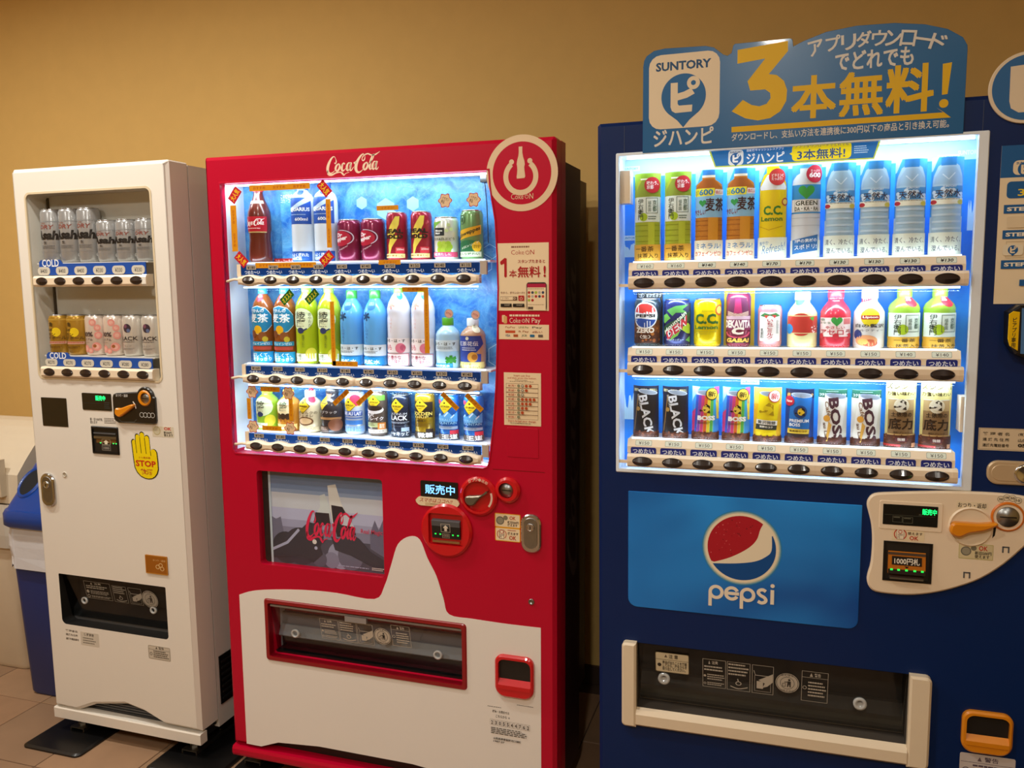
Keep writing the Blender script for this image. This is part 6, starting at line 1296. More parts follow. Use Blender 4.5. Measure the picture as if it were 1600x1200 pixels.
zs, xs = K_ROWS[1]
for i, (nm, args, u, v, lb) in enumerate((
    ('tea_bottle', ('yakan', 'pet', .0325, '#8a4a1c', '#3aa0d0', a_yakan), 405, 449, 'left of the two brown barley tea bottles with blue labels'), ('tea_bottle', ('yakan', 'pet', .0325, '#8a4a1c', '#3aa0d0', a_yakan), 405, 449, 'right of the two brown barley tea bottles with blue labels'),
    ('tea_bottle', ('aya', 'pet', .0325, '#a8bc1c', '#9cd04c', a_aya), 475, 447, 'left of the two bright green tea bottles, middle row of the red machine'), ('tea_bottle', ('aya', 'pet', .0325, '#a8bc1c', '#9cd04c', a_aya), 475, 447, 'right of the two bright green tea bottles, middle row of the red machine'),
    ('water_bottle', ('ilo', 'water', .0335, '#58a8e8', '#3a9c3c', a_ilo), 545, 454, 'left of the two blue water bottles with green caps'), ('water_bottle', ('ilo', 'water', .0335, '#58a8e8', '#3a9c3c', a_ilo), 545, 454, 'right of the two blue water bottles with green caps'),
    ('water_bottle', ('momo', 'pet', .032, '#dcdce6', '#7ac83c', a_momo), 617, 446.5, 'left of the two pale peach water bottles with pink labels'), ('water_bottle', ('momo', 'pet', .032, '#dcdce6', '#7ac83c', a_momo), 617, 446.5, 'right of the two pale peach water bottles with pink labels'),
    ('water_bottle', ('ilos', 'small', .033, '#a8d2ee', '#4a9a1c', a_ilos), 700, 497, 'small clear water bottle with a green cap and leaf, red machine'), ('tea_bottle', ('kocha', 'small', .034, '#b89070', '#dfe6ea', a_kocha), 740, 498, 'small milk tea bottle with a navy label and pale yellow footer'))):
    place(K, nm, bottle_parts(args[0], args[1], args[2], zh(K, u, v, zs), *args[3:]), xs[i], yK, zs, lb, 'bottle', GK)
def dia(p, a, b, r, t=True):
    f = p.w / p.h; p.poly([(a, b - r * f), (a + r, b), (a, b + r * f), (a - r, b)], '#1a1810'); p.poly([(a, b - r * f * .92), (a + r * .92, b), (a, b + r * f * .92), (a - r * .92, b)], '#dcb820'); p.text('GEORGIA', a - r * .66, b - r * f * .10, a + r * .66, b + r * f * .14, '#2a220c', .03); p.disc(a, b - r * f * .42, r * .13, '#2a220c', 10); p.lines(a - r * .3, b + r * f * .3, a + r * .3, b + r * f * .42, 1, '#2a220c')
def a_aya2(p):
    p.poly([(.5 + .42 * math.sin(t), .44 - .22 * math.cos(t)) for t in [2 * PI * i / 20 for i in range(20)]], '#dce8c0'); p.text('綾\n鷹', .28, .30, .62, .56, '#2c3a34', .01); p.disc(.44, .62, .13, '#2a3a66', 16, .7); p.disc(.80, .76, .2, '#dcd83c'); p.rect(.0, .82, .7, .93, '#dfeccc'); p.lines(.05, .84, .6, .9, 2, '#3a5a2c')
def a_hoji(p):
    p.poly([(.5 + .36 * math.sin(t), .40 - .20 * math.cos(t)) for t in [2 * PI * i / 20 for i in range(20)]], '#f0e0b0'); p.text('綾\n鷹', .34, .27, .66, .50, '#2a5a4c', .01)
    for a in (.32, .5, .68): p.disc(a, .63, .11, '#3c2a1c', 14)
    p.text('ほうじ茶', .1, .69, .9, .77, '#8a3a1c', .03); p.rect(0, .82, 1, .94, '#eed68a'); p.lines(.1, .85, .8, .91, 2, '#8a5a2c')
def a_ore(p):
    p.disc(.80, .10, .26, '#c8304c'); p.text('国産\n牛乳', .64, .055, .96, .145, '#fbeef0', .03); dia(p, .42, .36, .28); p.text('贅沢ミルクの\nカフェオレ', .06, .48, .94, .62, '#4a3420', .015); p.disc(.5, .72, .3, '#6a4428', 20, .5); p.disc(.5, .715, .24, '#d8b88c', 20, .45); p.rect(0, .86, 1, .96, '#e8d8b0'); p.lines(.08, .88, .9, .94, 2, '#8a6a3c')
def a_kuro(p):
    p.disc(.42, .12, .26, '#8a6450'); p.lines(.25, .09, .6, .14, 2, '#c8a890'); dia(p, .30, .34, .25); p.text('香るブラック', .0, .50, .84, .56, '#cfc8c0', .01); p.rect(0, .64, 1, .69, '#a87a4c'); p.disc(.80, .80, .26, '#7a4a34', 20, .8); p.rect(-.05, .83, .55, .96, '#4a3428'); p.lines(.0, .86, .5, .92, 2, '#a88c7c')
def a_cal(p):
    p.rect(0, 0, 1, .30, '#e8d894'); p.disc(.70, .12, .24, '#d03450'); dia(p, .42, .26, .32); p.rect(0, .42, 1, .56, '#1c4c9c'); p.text('CAFE AU LAIT', .02, .44, .96, .54, '#eef2f8', .03); p.rect(0, .60, 1, .63, '#2a5cac'); p.rect(0, .68, 1, .80, '#3a78c4'); p.rect(-.1, .84, 1.1, 1, '#8cb4e4'); p.text('カラダやさしい\nつづけやすい', .05, .86, .95, .98, '#2a4a9c', .01)
def a_deep(p):
    p.rect(0, 0, 1, .14, '#6aa43c'); dia(p, .5, .18, .3); p.disc(.5, .38, .42, '#d8d0cc', 20, .4); p.disc(.5, .34, .36, '#2a1c18', 20, .3); p.text('贅沢\nブレイク', .12, .46, .90, .66, '#f0eae6', .02); p.rect(0, .72, 1, .84, '#b8c08c'); p.lines(.1, .74, .6, .82, 2, '#4a4a2c'); p.rect(.66, .72, 1, .90, '#d8802c'); p.text('季節\n限定', .72, .75, .94, .87, '#fbe8d0', .02); p.rect(-.05, .90, 1.05, 1, '#d8d0c4'); p.text('パワーブレイク', .05, .915, .9, .985, '#6a5a4c', .02)
def a_plat(p):
    dia(p, .46, .20, .33); p.text('PLATINUM', .04, .385, .90, .45, '#d8dce0', .0); p.text('BLACK', .04, .46, .92, .60, '#f0f2f4', .03); p.rect(0, .64, 1, .66, '#8a94a4'); p.lines(.05, .67, .9, .70, 1, '#b8c0cc'); p.rect(0, .76, 1, .765, '#8a94a4'); p.rect(.66, .80, 1, .96, '#a8bcd4'); p.rect(-.1, .91, 1.1, 1.06, '#2a3448'); p.text('シャキッと', .1, .92, .96, 1.04, '#eef2f6', .03)
def a_gdrip(p):
    p.rect(0, .12, 1, .52, '#241c14'); dia(p, .46, .22, .32); p.text('GOLDEN', .02, .38, .96, .47, '#e8d068', .03); p.text('DRIP', .2, .485, .8, .54, '#e8d068', .02); p.text('微糖', .3, .58, .7, .64, '#3a2c10', .02); p.lines(.1, .68, .9, .78, 3, '#6a4c10'); p.rect(.68, .82, 1, .96, '#2c1c14'); p.rect(-.1, .90, 1.1, 1.06, '#3a3028'); p.text('微糖', .34, .915, .96, 1.045, '#f4f0ea', .04)
def a_emer(p):
    p.rect(0, .04, .3, .14, '#c83a4c'); dia(p, .46, .20, .32); p.poly([(0, .52), (.22, .38), (.34, .45), (.58, .32), (.76, .44), (1, .34), (1, .60), (0, .60)], '#5aa4e0'); p.line([(.1, .47), (.25, .40)], .05, '#d8ecfa'); p.line([(.45, .46), (.6, .35)], .05, '#d8ecfa'); p.line([(.7, .5), (.84, .42)], .05, '#d8ecfa'); p.text('EMERALD\nMOUNTAIN', .06, .52, .94, .66, '#a8dcf4', .0); p.rect(0, .72, 1, .79, '#9aaac0'); p.lines(.1, .74, .9, .775, 1, '#3a4a6c'); p.rect(.66, .82, 1.05, .98, '#c82c40'); p.rect(-.1, .92, 1.1, 1.06, '#4a403c'); p.text('王道', .32, .925, .98, 1.05, '#f4f0ea', .04)
zs, xs = K_ROWS[2]
for i, (nm, kind, args, u, v, lb) in enumerate((
    ('tea_bottle', 'b', ('aya2', 'small', .033, '#8cbc34', '#a0d040', a_aya2), 415, 606, 'small green tea bottle in the bottom row of the red machine'), ('tea_bottle', 'b', ('hoji', 'small', .033, '#c88a30', '#d8b43c', a_hoji), 448, 610, 'small amber roasted tea bottle with a cream oval'),
    ('coffee_bottle', 'b', ('ore', 'small', .033, '#d8c8a4', '#e4ecf2', a_ore), 481, 611, 'small cream milk coffee bottle with a yellow diamond'), ('coffee_bottle', 'b', ('kuro', 'flask', .034, '#2c2a30', '#28262c', a_kuro), 517, 605, 'dark coffee bottle can with a brown band'),
    ('coffee_can', 'c', ('cal', .0275, '#cfdcec', a_cal), 551, 612, 'pale blue cafe au lait can with a yellow diamond'), ('coffee_can', 'c', ('deep', .0275, '#6a5c54', a_deep), 586, 611, 'brown coffee can with a green top and white cup'),
    ('coffee_can', 'c', ('plat', .0275, '#1c2a44', a_plat), 622, 617, 'dark navy coffee can with a yellow diamond'), ('coffee_can', 'c', ('gdrip', .0275, '#a8881c', a_gdrip), 660, 614, 'gold and black coffee can with a yellow diamond'),
    ('coffee_can', 'c', ('emer', .0275, '#1c64b4', a_emer), 697, 616, 'left of the two blue coffee cans with white mountains'), ('coffee_can', 'c', ('emer', .0275, '#1c64b4', a_emer), 697, 616, 'right of the two blue coffee cans with white mountains'))):
    h = zh(K, u, v, zs)
    pts_ = bottle_parts(args[0], args[1], args[2], h, *args[3:]) if kind == 'b' else can_parts(args[0], args[1], h, *args[2:])
    place(K, nm, pts_, xs[i], yK, zs, lb, 'bottle' if kind == 'b' else 'can', GK)
# ---- navy machine: bent printed cards in the top and bottom rows, solid dummies between
def sil(p, top, bot, hw, nw, sh, colr, a=.5):
    """printed bottle outline: cap width nw, shoulder from top+.06 to sh"""
    p.poly([(a - hw, bot), (a - hw, sh), (a - hw * .92, sh - .06), (a - nw * 1.5, top + .07), (a - nw, top + .05), (a - nw, top), (a + nw, top), (a + nw, top + .05), (a + nw * 1.5, top + .07), (a + hw * .92, sh - .06), (a + hw, sh), (a + hw, bot)], colr)
def c_iemon(p):
    p.rect(0, 0, 1, .27, '#8db83a'); p.rect(0, .27, 1, 1, '#b8d4dc'); sil(p, .02, .82, .45, .19, .25, '#a9b832'); p.rect(.30, .02, .70, .055, '#86b430'); p.rect(.30, .06, .70, .075, '#e8f2dc'); p.poly([(.1, .2), (.35, .08), (.65, .08), (.9, .2), (.9, .27), (.1, .27)], '#8ea43a')
    p.rect(.05, .265, .95, .545, '#e3efe6'); p.text('伊\n右\n衛\n門', .20, .285, .40, .52, '#233a30', .01); p.frame(.48, .275, .86, .45, .0012, '#2f5a48'); p.text('福\n寿\n園', .54, .31, .64, .43, '#2f5a48', .0); p.text('京\n都', .68, .30, .82, .43, '#2f5a48', .01); p.disc(.40, .49, .13, '#a8c828', 20); p.text('衛\n門', .20, .405, .40, .52, '#233a30', .01); p.lines(.55, .48, .85, .53, 2, '#4a6a5c')
    for b in (.58, .64, .70, .76): p.rect(.06, b, .94, b + .006, '#8a9a1c')
    p.rect(.55, .55, .75, .8, '#b8c434'); p.rect(.02, .80, .98, .985, '#dca83c'); p.text('一番茶', .12, .82, .72, .88, '#3a2c14', .025); p.text('抹茶入り', .20, .90, .86, .955, '#3a2c14', .025); p.disc(.68, .135, .25, '#c02838'); p.text('味わう、\n京都', .50, .09, .86, .18, '#fbeef0', .02)
def c_mugi(p):
    p.rect(0, 0, 1, .8, '#3aa4ec'); p.poly([(.0, .0), (.3, .0), (.12, .14), (0, .16)], '#9ad4f6'); sil(p, .06, .80, .48, .20, .22, '#c07a26'); p.rect(.32, 0, .68, .06, '#2a80d0'); p.rect(.30, .06, .70, .085, '#e8e0d0'); p.poly([(.06, .2), (.34, .10), (.66, .10), (.94, .2)], '#a85c20')
    p.rect(.02, .255, .98, .52, '#8cc4e8'); p.rect(0, .20, .68, .285, '#ece43c'); p.text('600', .20, .21, .64, .275, '#1a7aa8', .03); p.text('たっぷり', .03, .215, .18, .27, '#3a6a2c', .0); p.rect(.70, .215, 1, .275, '#f0e4e0'); p.text('香ばしい', .72, .225, .98, .265, '#c03030', .02); heart(p, .32, .36, .12, '#2a9a4c'); p.text('麦茶', .42, .31, .98, .45, '#3a1820', .035); p.text('やさしい', .02, .43, .42, .49, '#8a2030', .02)
    for b in (.55, .60, .66, .72): p.rect(.03, b, .97, b + .007, '#a86420')
    p.rect(.5, .52, .8, .78, '#d8942c'); p.rect(0, .77, 1, 1, '#f1ead0'); p.text('ミネラル!', .1, .805, .9, .865, '#2a8ac8', .025); p.text('カフェインゼロ!', .08, .89, .92, .945, '#d0402c', .025)
def heart(p, a, b, r, c):
    f = p.w / p.h; p.poly([(a + r * .062 * 16 * math.sin(t) ** 3, b - r * f * .062 * (13 * math.cos(t) - 5 * math.cos(2 * t) - 2 * math.cos(3 * t) - math.cos(4 * t))) for t in [2 * PI * i / 32 for i in range(32)]], c)
def c_lemon(p):
    p.rect(0, 0, 1, .8, '#3a9ce0'); p.poly([(.0, .0), (.3, .0), (.1, .15), (0, .16)], '#a4d8f6'); sil(p, .02, .78, .45, .19, .24, '#eccf10'); p.rect(.30, .0, .66, .075, '#f0dc1c'); p.poly([(.08, .22), (.33, .09), (.67, .09), (.92, .22), (.9, .25), (.1, .25)], '#e9eef2'); p.text('C.C.', .22, .42, .80, .52, '#2a7a2c', .04); p.text('Lemon', .14, .535, .80, .585, '#3a7a2c', .03); p.disc(.88, .38, .12, '#b8502c'); p.disc(.88, .38, .08, '#f0d860'); p.line([(.1, .64), (.4, .68), (.8, .64)], .02, '#c8a010'); p.rect(0, .76, 1, 1, '#e9efdc'); p.text('Refresh!', .2, .83, .9, .92, '#2c7ab8', -.01, rot=10, skew=.3); p.text('爽やか', .1, .80, .4, .845, '#3a8ac0', .0, rot=8); p.disc(.62, .115, .25, '#d03a40'); p.text('ビタミンC\nたっぷり!', .45, .08, .80, .15, '#fbeeee', .02)
def c_dakara(p):
    p.rect(0, 0, 1, .8, '#4aa4e4'); sil(p, .04, .80, .48, .20, .22, '#d6dee6'); p.rect(.02, .21, .98, .365, '#2a8cc8'); heart(p, .5, .285, .24, '#2c9a3c'); p.rect(.02, .365, .98, .50, '#e8eae6'); p.text('GREEN', .18, .38, .84, .43, '#20301c', .02); p.text('DA・KA・RA', .16, .445, .86, .485, '#20301c', .02); p.frame(.15, .37, .87, .495, .0006, '#3a4a34'); p.rect(.02, .50, .98, .515, '#2a8cc8')
    for b in (.56, .64): p.rect(.04, b, .96, b + .006, '#b4bec8')
    p.rect(0, .80, 1, 1, '#e9efe0'); p.poly([(.10, .80), (.88, .74), (.88, .91), (.10, .95)], '#2c74b8'); p.text('7種の素材の', .18, .785, .84, .825, '#eef4fa', .02, rot=4); p.text('スポドリ!', .18, .845, .84, .895, '#f4f8fc', .04, rot=4); p.disc(.74, .10, .26, '#c02444'); p.text('600', .56, .085, .92, .14, '#fbeef2', .04); p.text('たっぷり', .6, .055, .88, .08, '#fbeef2', .01)
def c_water(p):
    p.rect(0, 0, 1, .6, '#3c9ce2'); p.rect(0, .6, 1, 1, '#b8d8e8'); p.poly([(0, .0), (.22, .0), (.06, .13), (0, .14)], '#b4dcf6'); sil(p, .02, .86, .44, .19, .24, '#a8cce4'); p.rect(.29, 0, .69, .085, '#2f86cc'); p.poly([(.1, .27), (.14, .2), (.33, .10), (.67, .10), (.88, .2), (.9, .27)], '#9cc0dc')
    p.line([(.34, .17), (.5, .225), (.66, .16)], .03, '#d4e8f6'); p.rect(.03, .29, .97, .42, '#4a94cc')
    rnd = random.Random(2)
    for i in range(14): p.disc(.1 + .8 * rnd.random(), .31 + .09 * rnd.random(), .05 + .03 * rnd.random(), '#cfe4f2', 7); p.L -= 1
    p.L += 1; p.text('SUNTORY', .36, .285, .72, .305, '#e4eef6', .02); p.text('天然水', .16, .325, .86, .40, '#2c1c3c', .03); p.rect(.03, .415, .97, .475, '#eef0dc'); p.lines(.2, .42, .86, .432, 1, '#4a4a5c'); p.disc(.12, .45, .1, '#c03040', 14, .6); p.disc(.86, .455, .1, '#d8cc5a', 12, .7)
    for b in (.50, .57, .64, .71): p.rect(.1, b, .9, b + .022, '#c3dcec')
    p.rect(0, .76, 1, 1, '#e4eee0'); p.text('清く、冷たく、', .08, .80, .92, .86, '#4a5a6c', .005); p.text('澄んでいる。', .12, .89, .90, .95, '#4a5a6c', .005)
yN = .062; GN = 'drinks in the navy machine'
zs, xs = N_ROWS[0]; hs = []
hcard = zh(N, 1006, 271, zs); hcard2 = zh(N, 1478, 246, zs)
hcard = min(hcard, hcard2) if abs(hcard - hcard2) > .02 else (hcard + hcard2) / 2
for i in range(10):
    k = 0 if i < 2 else 1 if i < 4 else 2 if i == 4 else 3 if i == 5 else 4
    key, bg, art, lb = (('iemon', '#b8d4dc', c_iemon, 'green tea bottle dummy with a red round flash, top row of the navy machine'), ('mugi', '#3aa4ec', c_mugi, 'amber barley tea dummy reading 600, top row of the navy machine'), ('lemon', '#3a9ce0', c_lemon, 'yellow lemon soda bottle dummy, top row of the navy machine'), ('dakara', '#4aa4e4', c_dakara, 'white sports drink dummy with a green heart, top row of the navy machine'), ('water', '#3c9ce2', c_water, 'clear water bottle dummy on blue'))[k]
    pre = {0: 'left', 1: 'right', 2: 'left', 3: 'right'}.get(i); lab = (pre + ' ' + lb) if pre else lb if i < 6 else lb + ', %s of the four in the top row' % ('first', 'second', 'third', 'fourth')[i - 6]
    place(N, 'bottle_dummy', card_parts(key, hcard, bg, art), xs[i], yN, zs, lab, 'bottle dummy', GN)
def a_pzero(p):
    for i, c in enumerate(('#5a3018', '#6e3c1c', '#4a2414', '#3c1c12')): p.rect(0, .42 + i * .145, 1, .42 + (i + 1) * .145, c)
    rnd = random.Random(5)
    for i in range(26): p.disc(rnd.random(), .42 + .55 * rnd.random(), .03 + .03 * rnd.random(), rnd.choice(('#a8642c', '#8a4a20', '#2c140c')), 7); p.L -= 1
    p.L += 1; f = p.w / p.h; p.disc(.47, .30, .40, '#e8ecee', 32)
    C_ = lambda t, r=.36: (.47 + r * math.cos(math.radians(t)), .30 - r * f * math.sin(math.radians(t)))
    p.poly([C_(t) for t in range(20, 166, 8)] + [(.32, .235), (.6, .27)], '#d03a38'); p.poly([C_(t) for t in range(196, 346, 8)] + [(.62, .40), (.36, .37)], '#1c4a9c'); p.text('PEPSI', .16, .265, .78, .345, '#1a2430', .04); p.text('ZERO', .18, .60, .76, .74, '#e6dccc', .05); p.text('〈生〉', .32, .79, .64, .88, '#e6dccc', .03)
def a_dew(p):
    for P_, c in (([(.2, .16), (.5, .05), (.9, .02), (.7, .14), (.85, .22), (.5, .22), (.4, .30)], '#5aa050'), ([(0, .30), (.2, .24), (.34, .36), (.1, .5), (0, .46)], '#6ab04a'), ([(.62, .62), (.9, .48), (1, .55), (1, .76), (.84, .74)], '#a8c838'), ([(.3, .94), (.5, .70), (.66, .64), (.56, .80)], '#7ab848'), ([(.8, .92), (1, .80), (1, .98)], '#5aa050')): p.poly(P_, c)
    p.poly([(-.02, .62), (.98, .18), (1, .42), (.02, .86)], '#1c4a34'); p.text('Mountain', .0, .42, .92, .52, '#d8e4d0', .03, rot=42, skew=.2); p.text('DEW', .12, .50, .98, .70, '#e8e8e4', .10, rot=38, skew=.3); p.text('DEW', .12, .50, .98, .70, '#c02c40', .04, rot=38, skew=.3); p.text('マウンテンデュー', .2, .88, .74, .93, '#b8ccd8', .02)
def a_ccl(p):
    p.text('SUNTORY', .36, .17, .74, .20, '#6a7a1c', .01); p.text('C.C.', .14, .25, .88, .51, '#2a5a20', .05); p.text('Lemon', .10, .54, .86, .64, '#3a6a24', .04); p.text('70 lemons worth\nof vitamin C', .14, .67, .82, .77, '#8a8a24', .0); p.disc(.92, .16, .16, '#c0582c'); p.disc(.92, .16, .11, '#f0dc60'); p.ring(.22, .80, .10, .02, '#c8b81c'); p.lines(.62, .92, .95, .95, 1, '#8a8a24')
def a_deka(p):
    p.poly([(.22, .0), (.78, .0), (.96, .40), (.04, .40)], '#5a2444'); p.poly([(.42, .02), (.58, .02), (.64, .34), (.36, .34)], '#a02c58')
    for k in range(4): p.line([(.12, .30 + k * .025), (.5, .36 + k * .02), (.88, .30 + k * .025)], .02, '#d8b8a0')
    p.rect(0, .40, 1, .47, '#c8a8b8'); p.rect(0, .47, 1, .70, '#7a2450'); p.text('DEKAVITA', .01, .485, .98, .655, '#f0e4dc', .05); p.text('C', .30, .64, .70, .80, '#f0e8d8', .07, skew=.2); p.ring(.5, .72, .48, .09, '#c84a68', 190, 350, 24, sq=.5); p.rect(.02, .86, .98, .985, '#2c1c20'); p.text('GABA!', .10, .875, .90, .97, '#e8b850', .05, skew=.2)
def a_ichigo(p):
    p.rect(.12, .06, .88, .92, '#f0eae6', .06); p.poly([(.14, .17), (.32, .08), (.5, .13), (.70, .08), (.88, .17), (.66, .21), (.5, .16), (.34, .21)], '#3a7a44'); p.poly([(.30, .15), (.46, .15), (.38, .25)], '#d0483c'); p.poly([(.56, .14), (.72, .15), (.66, .24)], '#c8383c'); p.text('\n'.join('いちごミルク'), .40, .27, .62, .86, '#b83850', .02); p.text('\n'.join('乳飲料'), .18, .54, .30, .84, '#3a5a4a', .01); p.lines(.72, .3, .82, .7, 12, '#7a8a7a')
def a_apple(p):
    p.rect(0, .42, 1, .74, '#c85048'); p.disc(.46, .58, .34, '#c03830', 28, .92); p.poly([(.68, .46), (.84, .44), (.80, .52)], '#4a9a34'); p.rect(0, .42, 1, .435, '#d8c890'); p.rect(0, .725, 1, .74, '#d8c890'); p.disc(.10, .66, .14, '#2a8ac8'); p.disc(.32, .11, .30, '#4aa860', 24, .7); p.text('やさしい\n味わい', .12, .08, .52, .15, '#e8f4e4', .015)
    rnd = random.Random(8)
    for i in range(12): p.disc(.75 + .25 * rnd.random(), .6 + .12 * rnd.random(), .02, '#f0d8d0', 6); p.L -= 1
    p.L += 1
def a_acer(p):
    p.rect(-.06, .0, 1.06, .19, '#c02848'); p.text('天然ビタミンC', .03, .10, .97, .17, '#fbeef0', .03); p.lines(.15, .04, .85, .07, 1, '#f0c8d0'); p.rect(0, .48, 1, .80, '#ecd9d4'); p.text('GREEN\nDA・KA・RA', .02, .495, .36, .585, '#2a6a34', .02); heart(p, .52, .54, .15, '#3aa048'); p.rect(.70, .49, .94, .59, '#d07070'); p.text('やさしい', .22, .62, .74, .67, '#c0384c', .02); p.text('アセロラ', .06, .68, .94, .77, '#c0283c', .04)
    for a in (.08, .92, .5): p.disc(a, .79, .08, '#c83040', 12)
def a_lip(p):
    p.disc(.5, .46, .25, '#e8d428'); p.rect(.26, .43, .74, .50, '#b82430', .03); p.text('Lipton', .30, .44, .70, .49, '#f8f0e0', .04); p.text('白の贅沢', .08, .575, .92, .64, '#3a3a40', .02); p.text('ミルクティー', .12, .665, .88, .705, '#4a4a50', .01); p.disc(.16, .76, .13, '#2c3c74'); p.disc(.40, .86, .3, '#d89868', 20, .5); p.disc(.5, .90, .2, '#b8583a', 16, .5); p.disc(.32, .88, .14, '#e0b060', 12, .6); p.poly([(-.04, .13), (.5, .08), (1.04, .02), (1.0, .09), (.8, .13), (.4, .19), (-.02, .22)], '#c02c44'); p.text('すっきりミルク', .06, .085, .84, .165, '#fbeef0', .02, rot=12)
def a_iemons(p):
    p.rect(0, .0, .22, .34, '#7ab83a'); p.disc(.70, .16, .25, '#c02838'); p.text('味わう、\n京都', .50, .115, .88, .215, '#fbeef0', .02); p.rect(0, .41, 1, .80, '#dfece0'); p.text('伊\n右\n衛\n門', .20, .43, .40, .77, '#233a30', .01); p.disc(.44, .68, .14, '#a8c828', 18); p.text('衛\n門', .20, .605, .40, .77, '#233a30', .01); p.frame(.50, .44, .90, .72, .0011, '#2f5a48'); p.text('福\n寿\n園', .56, .50, .66, .68, '#2f5a48', 0); p.text('京\n都', .72, .49, .86, .67, '#2f5a48', .01); p.rect(-.02, .80, 1.02, 1, '#d2a43a'); p.text('一番茶', .22, .825, .78, .885, '#3a2c14', .03); p.text('抹茶入り', .28, .915, .9, .97, '#3a2c14', .03)
zs, xs = N_ROWS[1]
for i, (nm, kind, args, u, v, lb) in enumerate((
    ('cola_can', 'c', ('pzero', .0325, '#2b3a44', a_pzero), 1006, 467, 'dark cola can with a red white and blue globe'), ('soda_can', 'c', ('dew', .0325, '#22306c', a_dew), 1053, 467.5, 'navy and green soda can with slanted red lettering'),
    ('lemon_soda_can', 'c', ('ccl', .0325, '#e6cc0a', a_ccl), 1101, 467, 'bright yellow lemon soda can'), ('energy_drink_can', 'c', ('deka', .0285, '#8a3050', a_deka), 1151, 457.5, 'maroon slim energy drink can with a yellow surround card'),
    ('milk_can', 'c', ('ichi', .0275, '#d89aa4', a_ichigo), 1201, 477, 'pink strawberry milk can with two strawberries'), ('juice_bottle', 'b', ('apple', 'flask', .0335, '#d8d49a', '#dfe8ec', a_apple), 1253, 456, 'pale juice bottle with a red apple label'),
    ('juice_bottle', 'b', ('acer', 'flask', .0335, '#c02c40', '#c83a50', a_acer), 1306, 452, 'red fruit drink bottle with a green heart'), ('tea_bottle', 'b', ('lip', 'flask', .0335, '#dcdcd8', '#e8eef2', a_lip), 1360, 453, 'white milk tea bottle with a yellow disc and red ribbon'),
    ('tea_bottle', 'b', ('iemons', 'small', .0335, '#8fb83e', '#8cc040', a_iemons), 1416, 450, 'left of the two small green tea bottles, middle row of the navy machine'), ('tea_bottle', 'b', ('iemons', 'small', .0335, '#8fb83e', '#8cc040', a_iemons), 1416, 450, 'right of the two small green tea bottles, middle row of the navy machine'))):
    h = zh(N, u, v, zs)
    pts_ = bottle_parts(args[0], args[1], args[2], h, *args[3:]) if kind == 'b' else can_parts(args[0], args[1], h, *args[2:])
    place(N, nm, pts_, xs[i], yN, zs, lb, 'bottle' if kind == 'b' else 'can', GN)
    if i in (0, 3):   # small header card or surround behind the can
        hh = h + .012
        if i == 0:
            q = Print(flat(0)).fr(-.032, h - .002, .064, .016); q.slab([(-.032, 0), (.032, 0), (.032, hh + .002), (-.032, hh + .002)], 0, .0012, ink('#1c2830')); q.text('〈生〉をかえろう', .06, .12, .94, .78, '#dfe8ee', .02, skew=.2); nm2, lb2 = 'header_card', 'black header card standing behind the dark cola can'
        else:
            q = Print(flat(0)).fr(-.036, 0, .072, hh); q.slab([(-.036, 0), (.036, 0), (.036, hh), (-.036, hh)], 0, .0012, ink('#e2c83a')); rnd = random.Random(9); nm2, lb2 = 'surround_card', 'yellow card standing behind the maroon energy drink can'
        o = q.build(nm2); o.matrix_world = N.M @ Matrix.Translation((xs[i], yN + .034, zs + .0005)); tag(o, lb2, 'card')
def beans(p, b0=.84, c=('#5a2c1c', '#6e3a24', '#44200f', '#7e4a30')):
    p.rect(0, b0, 1, 1, '#4a2416'); rnd = random.Random(11)
    for i in range(46): p.disc(rnd.uniform(.04, .96), rnd.uniform(b0 - .01, .985), .032, rnd.choice(c), 7, .7); p.L -= 1
    p.L += 1
def tilt_can(p, body, ang=-9, lid='#aab2be'):
    """printed picture of a leaning can: returns a mapper from can space (0..1, 0..1) to the card"""
    t = math.radians(ang); f = p.w / p.h
    def q(u, v):
        x = (u - .5) * .66; y = (v - .5) * .84 / f
        return (.50 + x * math.cos(t) - y * math.sin(t) * 1.0, .53 + (x * math.sin(t) + y * math.cos(t)) * f)
    p.poly([q(0, 0), q(1, 0), q(1, 1), q(0, 1)], body)
    el = [q(.5 + .5 * math.cos(a), .0 + .055 * math.sin(a)) for a in [2 * PI * i / 28 for i in range(28)]]; p.poly(el, lid); p.poly([q(.5 + .43 * math.cos(a), .0 + .043 * math.sin(a)) for a in [2 * PI * i / 28 for i in range(28)]], '#7f8894')
    return q
def pipe_man(p, a, b, r, c, light):
    """small round portrait emblem: head in profile with a pipe"""
    f = p.w / p.h; p.disc(a + r * .15, b, r * .62, light, 18, 1.1); p.poly([(a - r * .2, b - r * f * .5), (a + r * .2, b - r * f * .85), (a + r * .75, b - r * f * .5), (a + r * .72, b + r * f * .1), (a + r * .45, b - r * f * .3), (a, b - r * f * .4)], c)
    p.line([(a - r * .05, b + r * f * .25), (a - r * .75, b + r * f * .32)], r * .14, c); p.disc(a - r * .78, b + r * f * .28, r * .17, c, 10); p.line([(a - r * .3, b + r * f * .12), (a + r * .1, b + r * f * .16)], r * .12, c); p.poly([(a + r * .2, b + r * f * .6), (a + r * .7, b + r * f * .15), (a + r * .8, b + r * f * .75)], c)
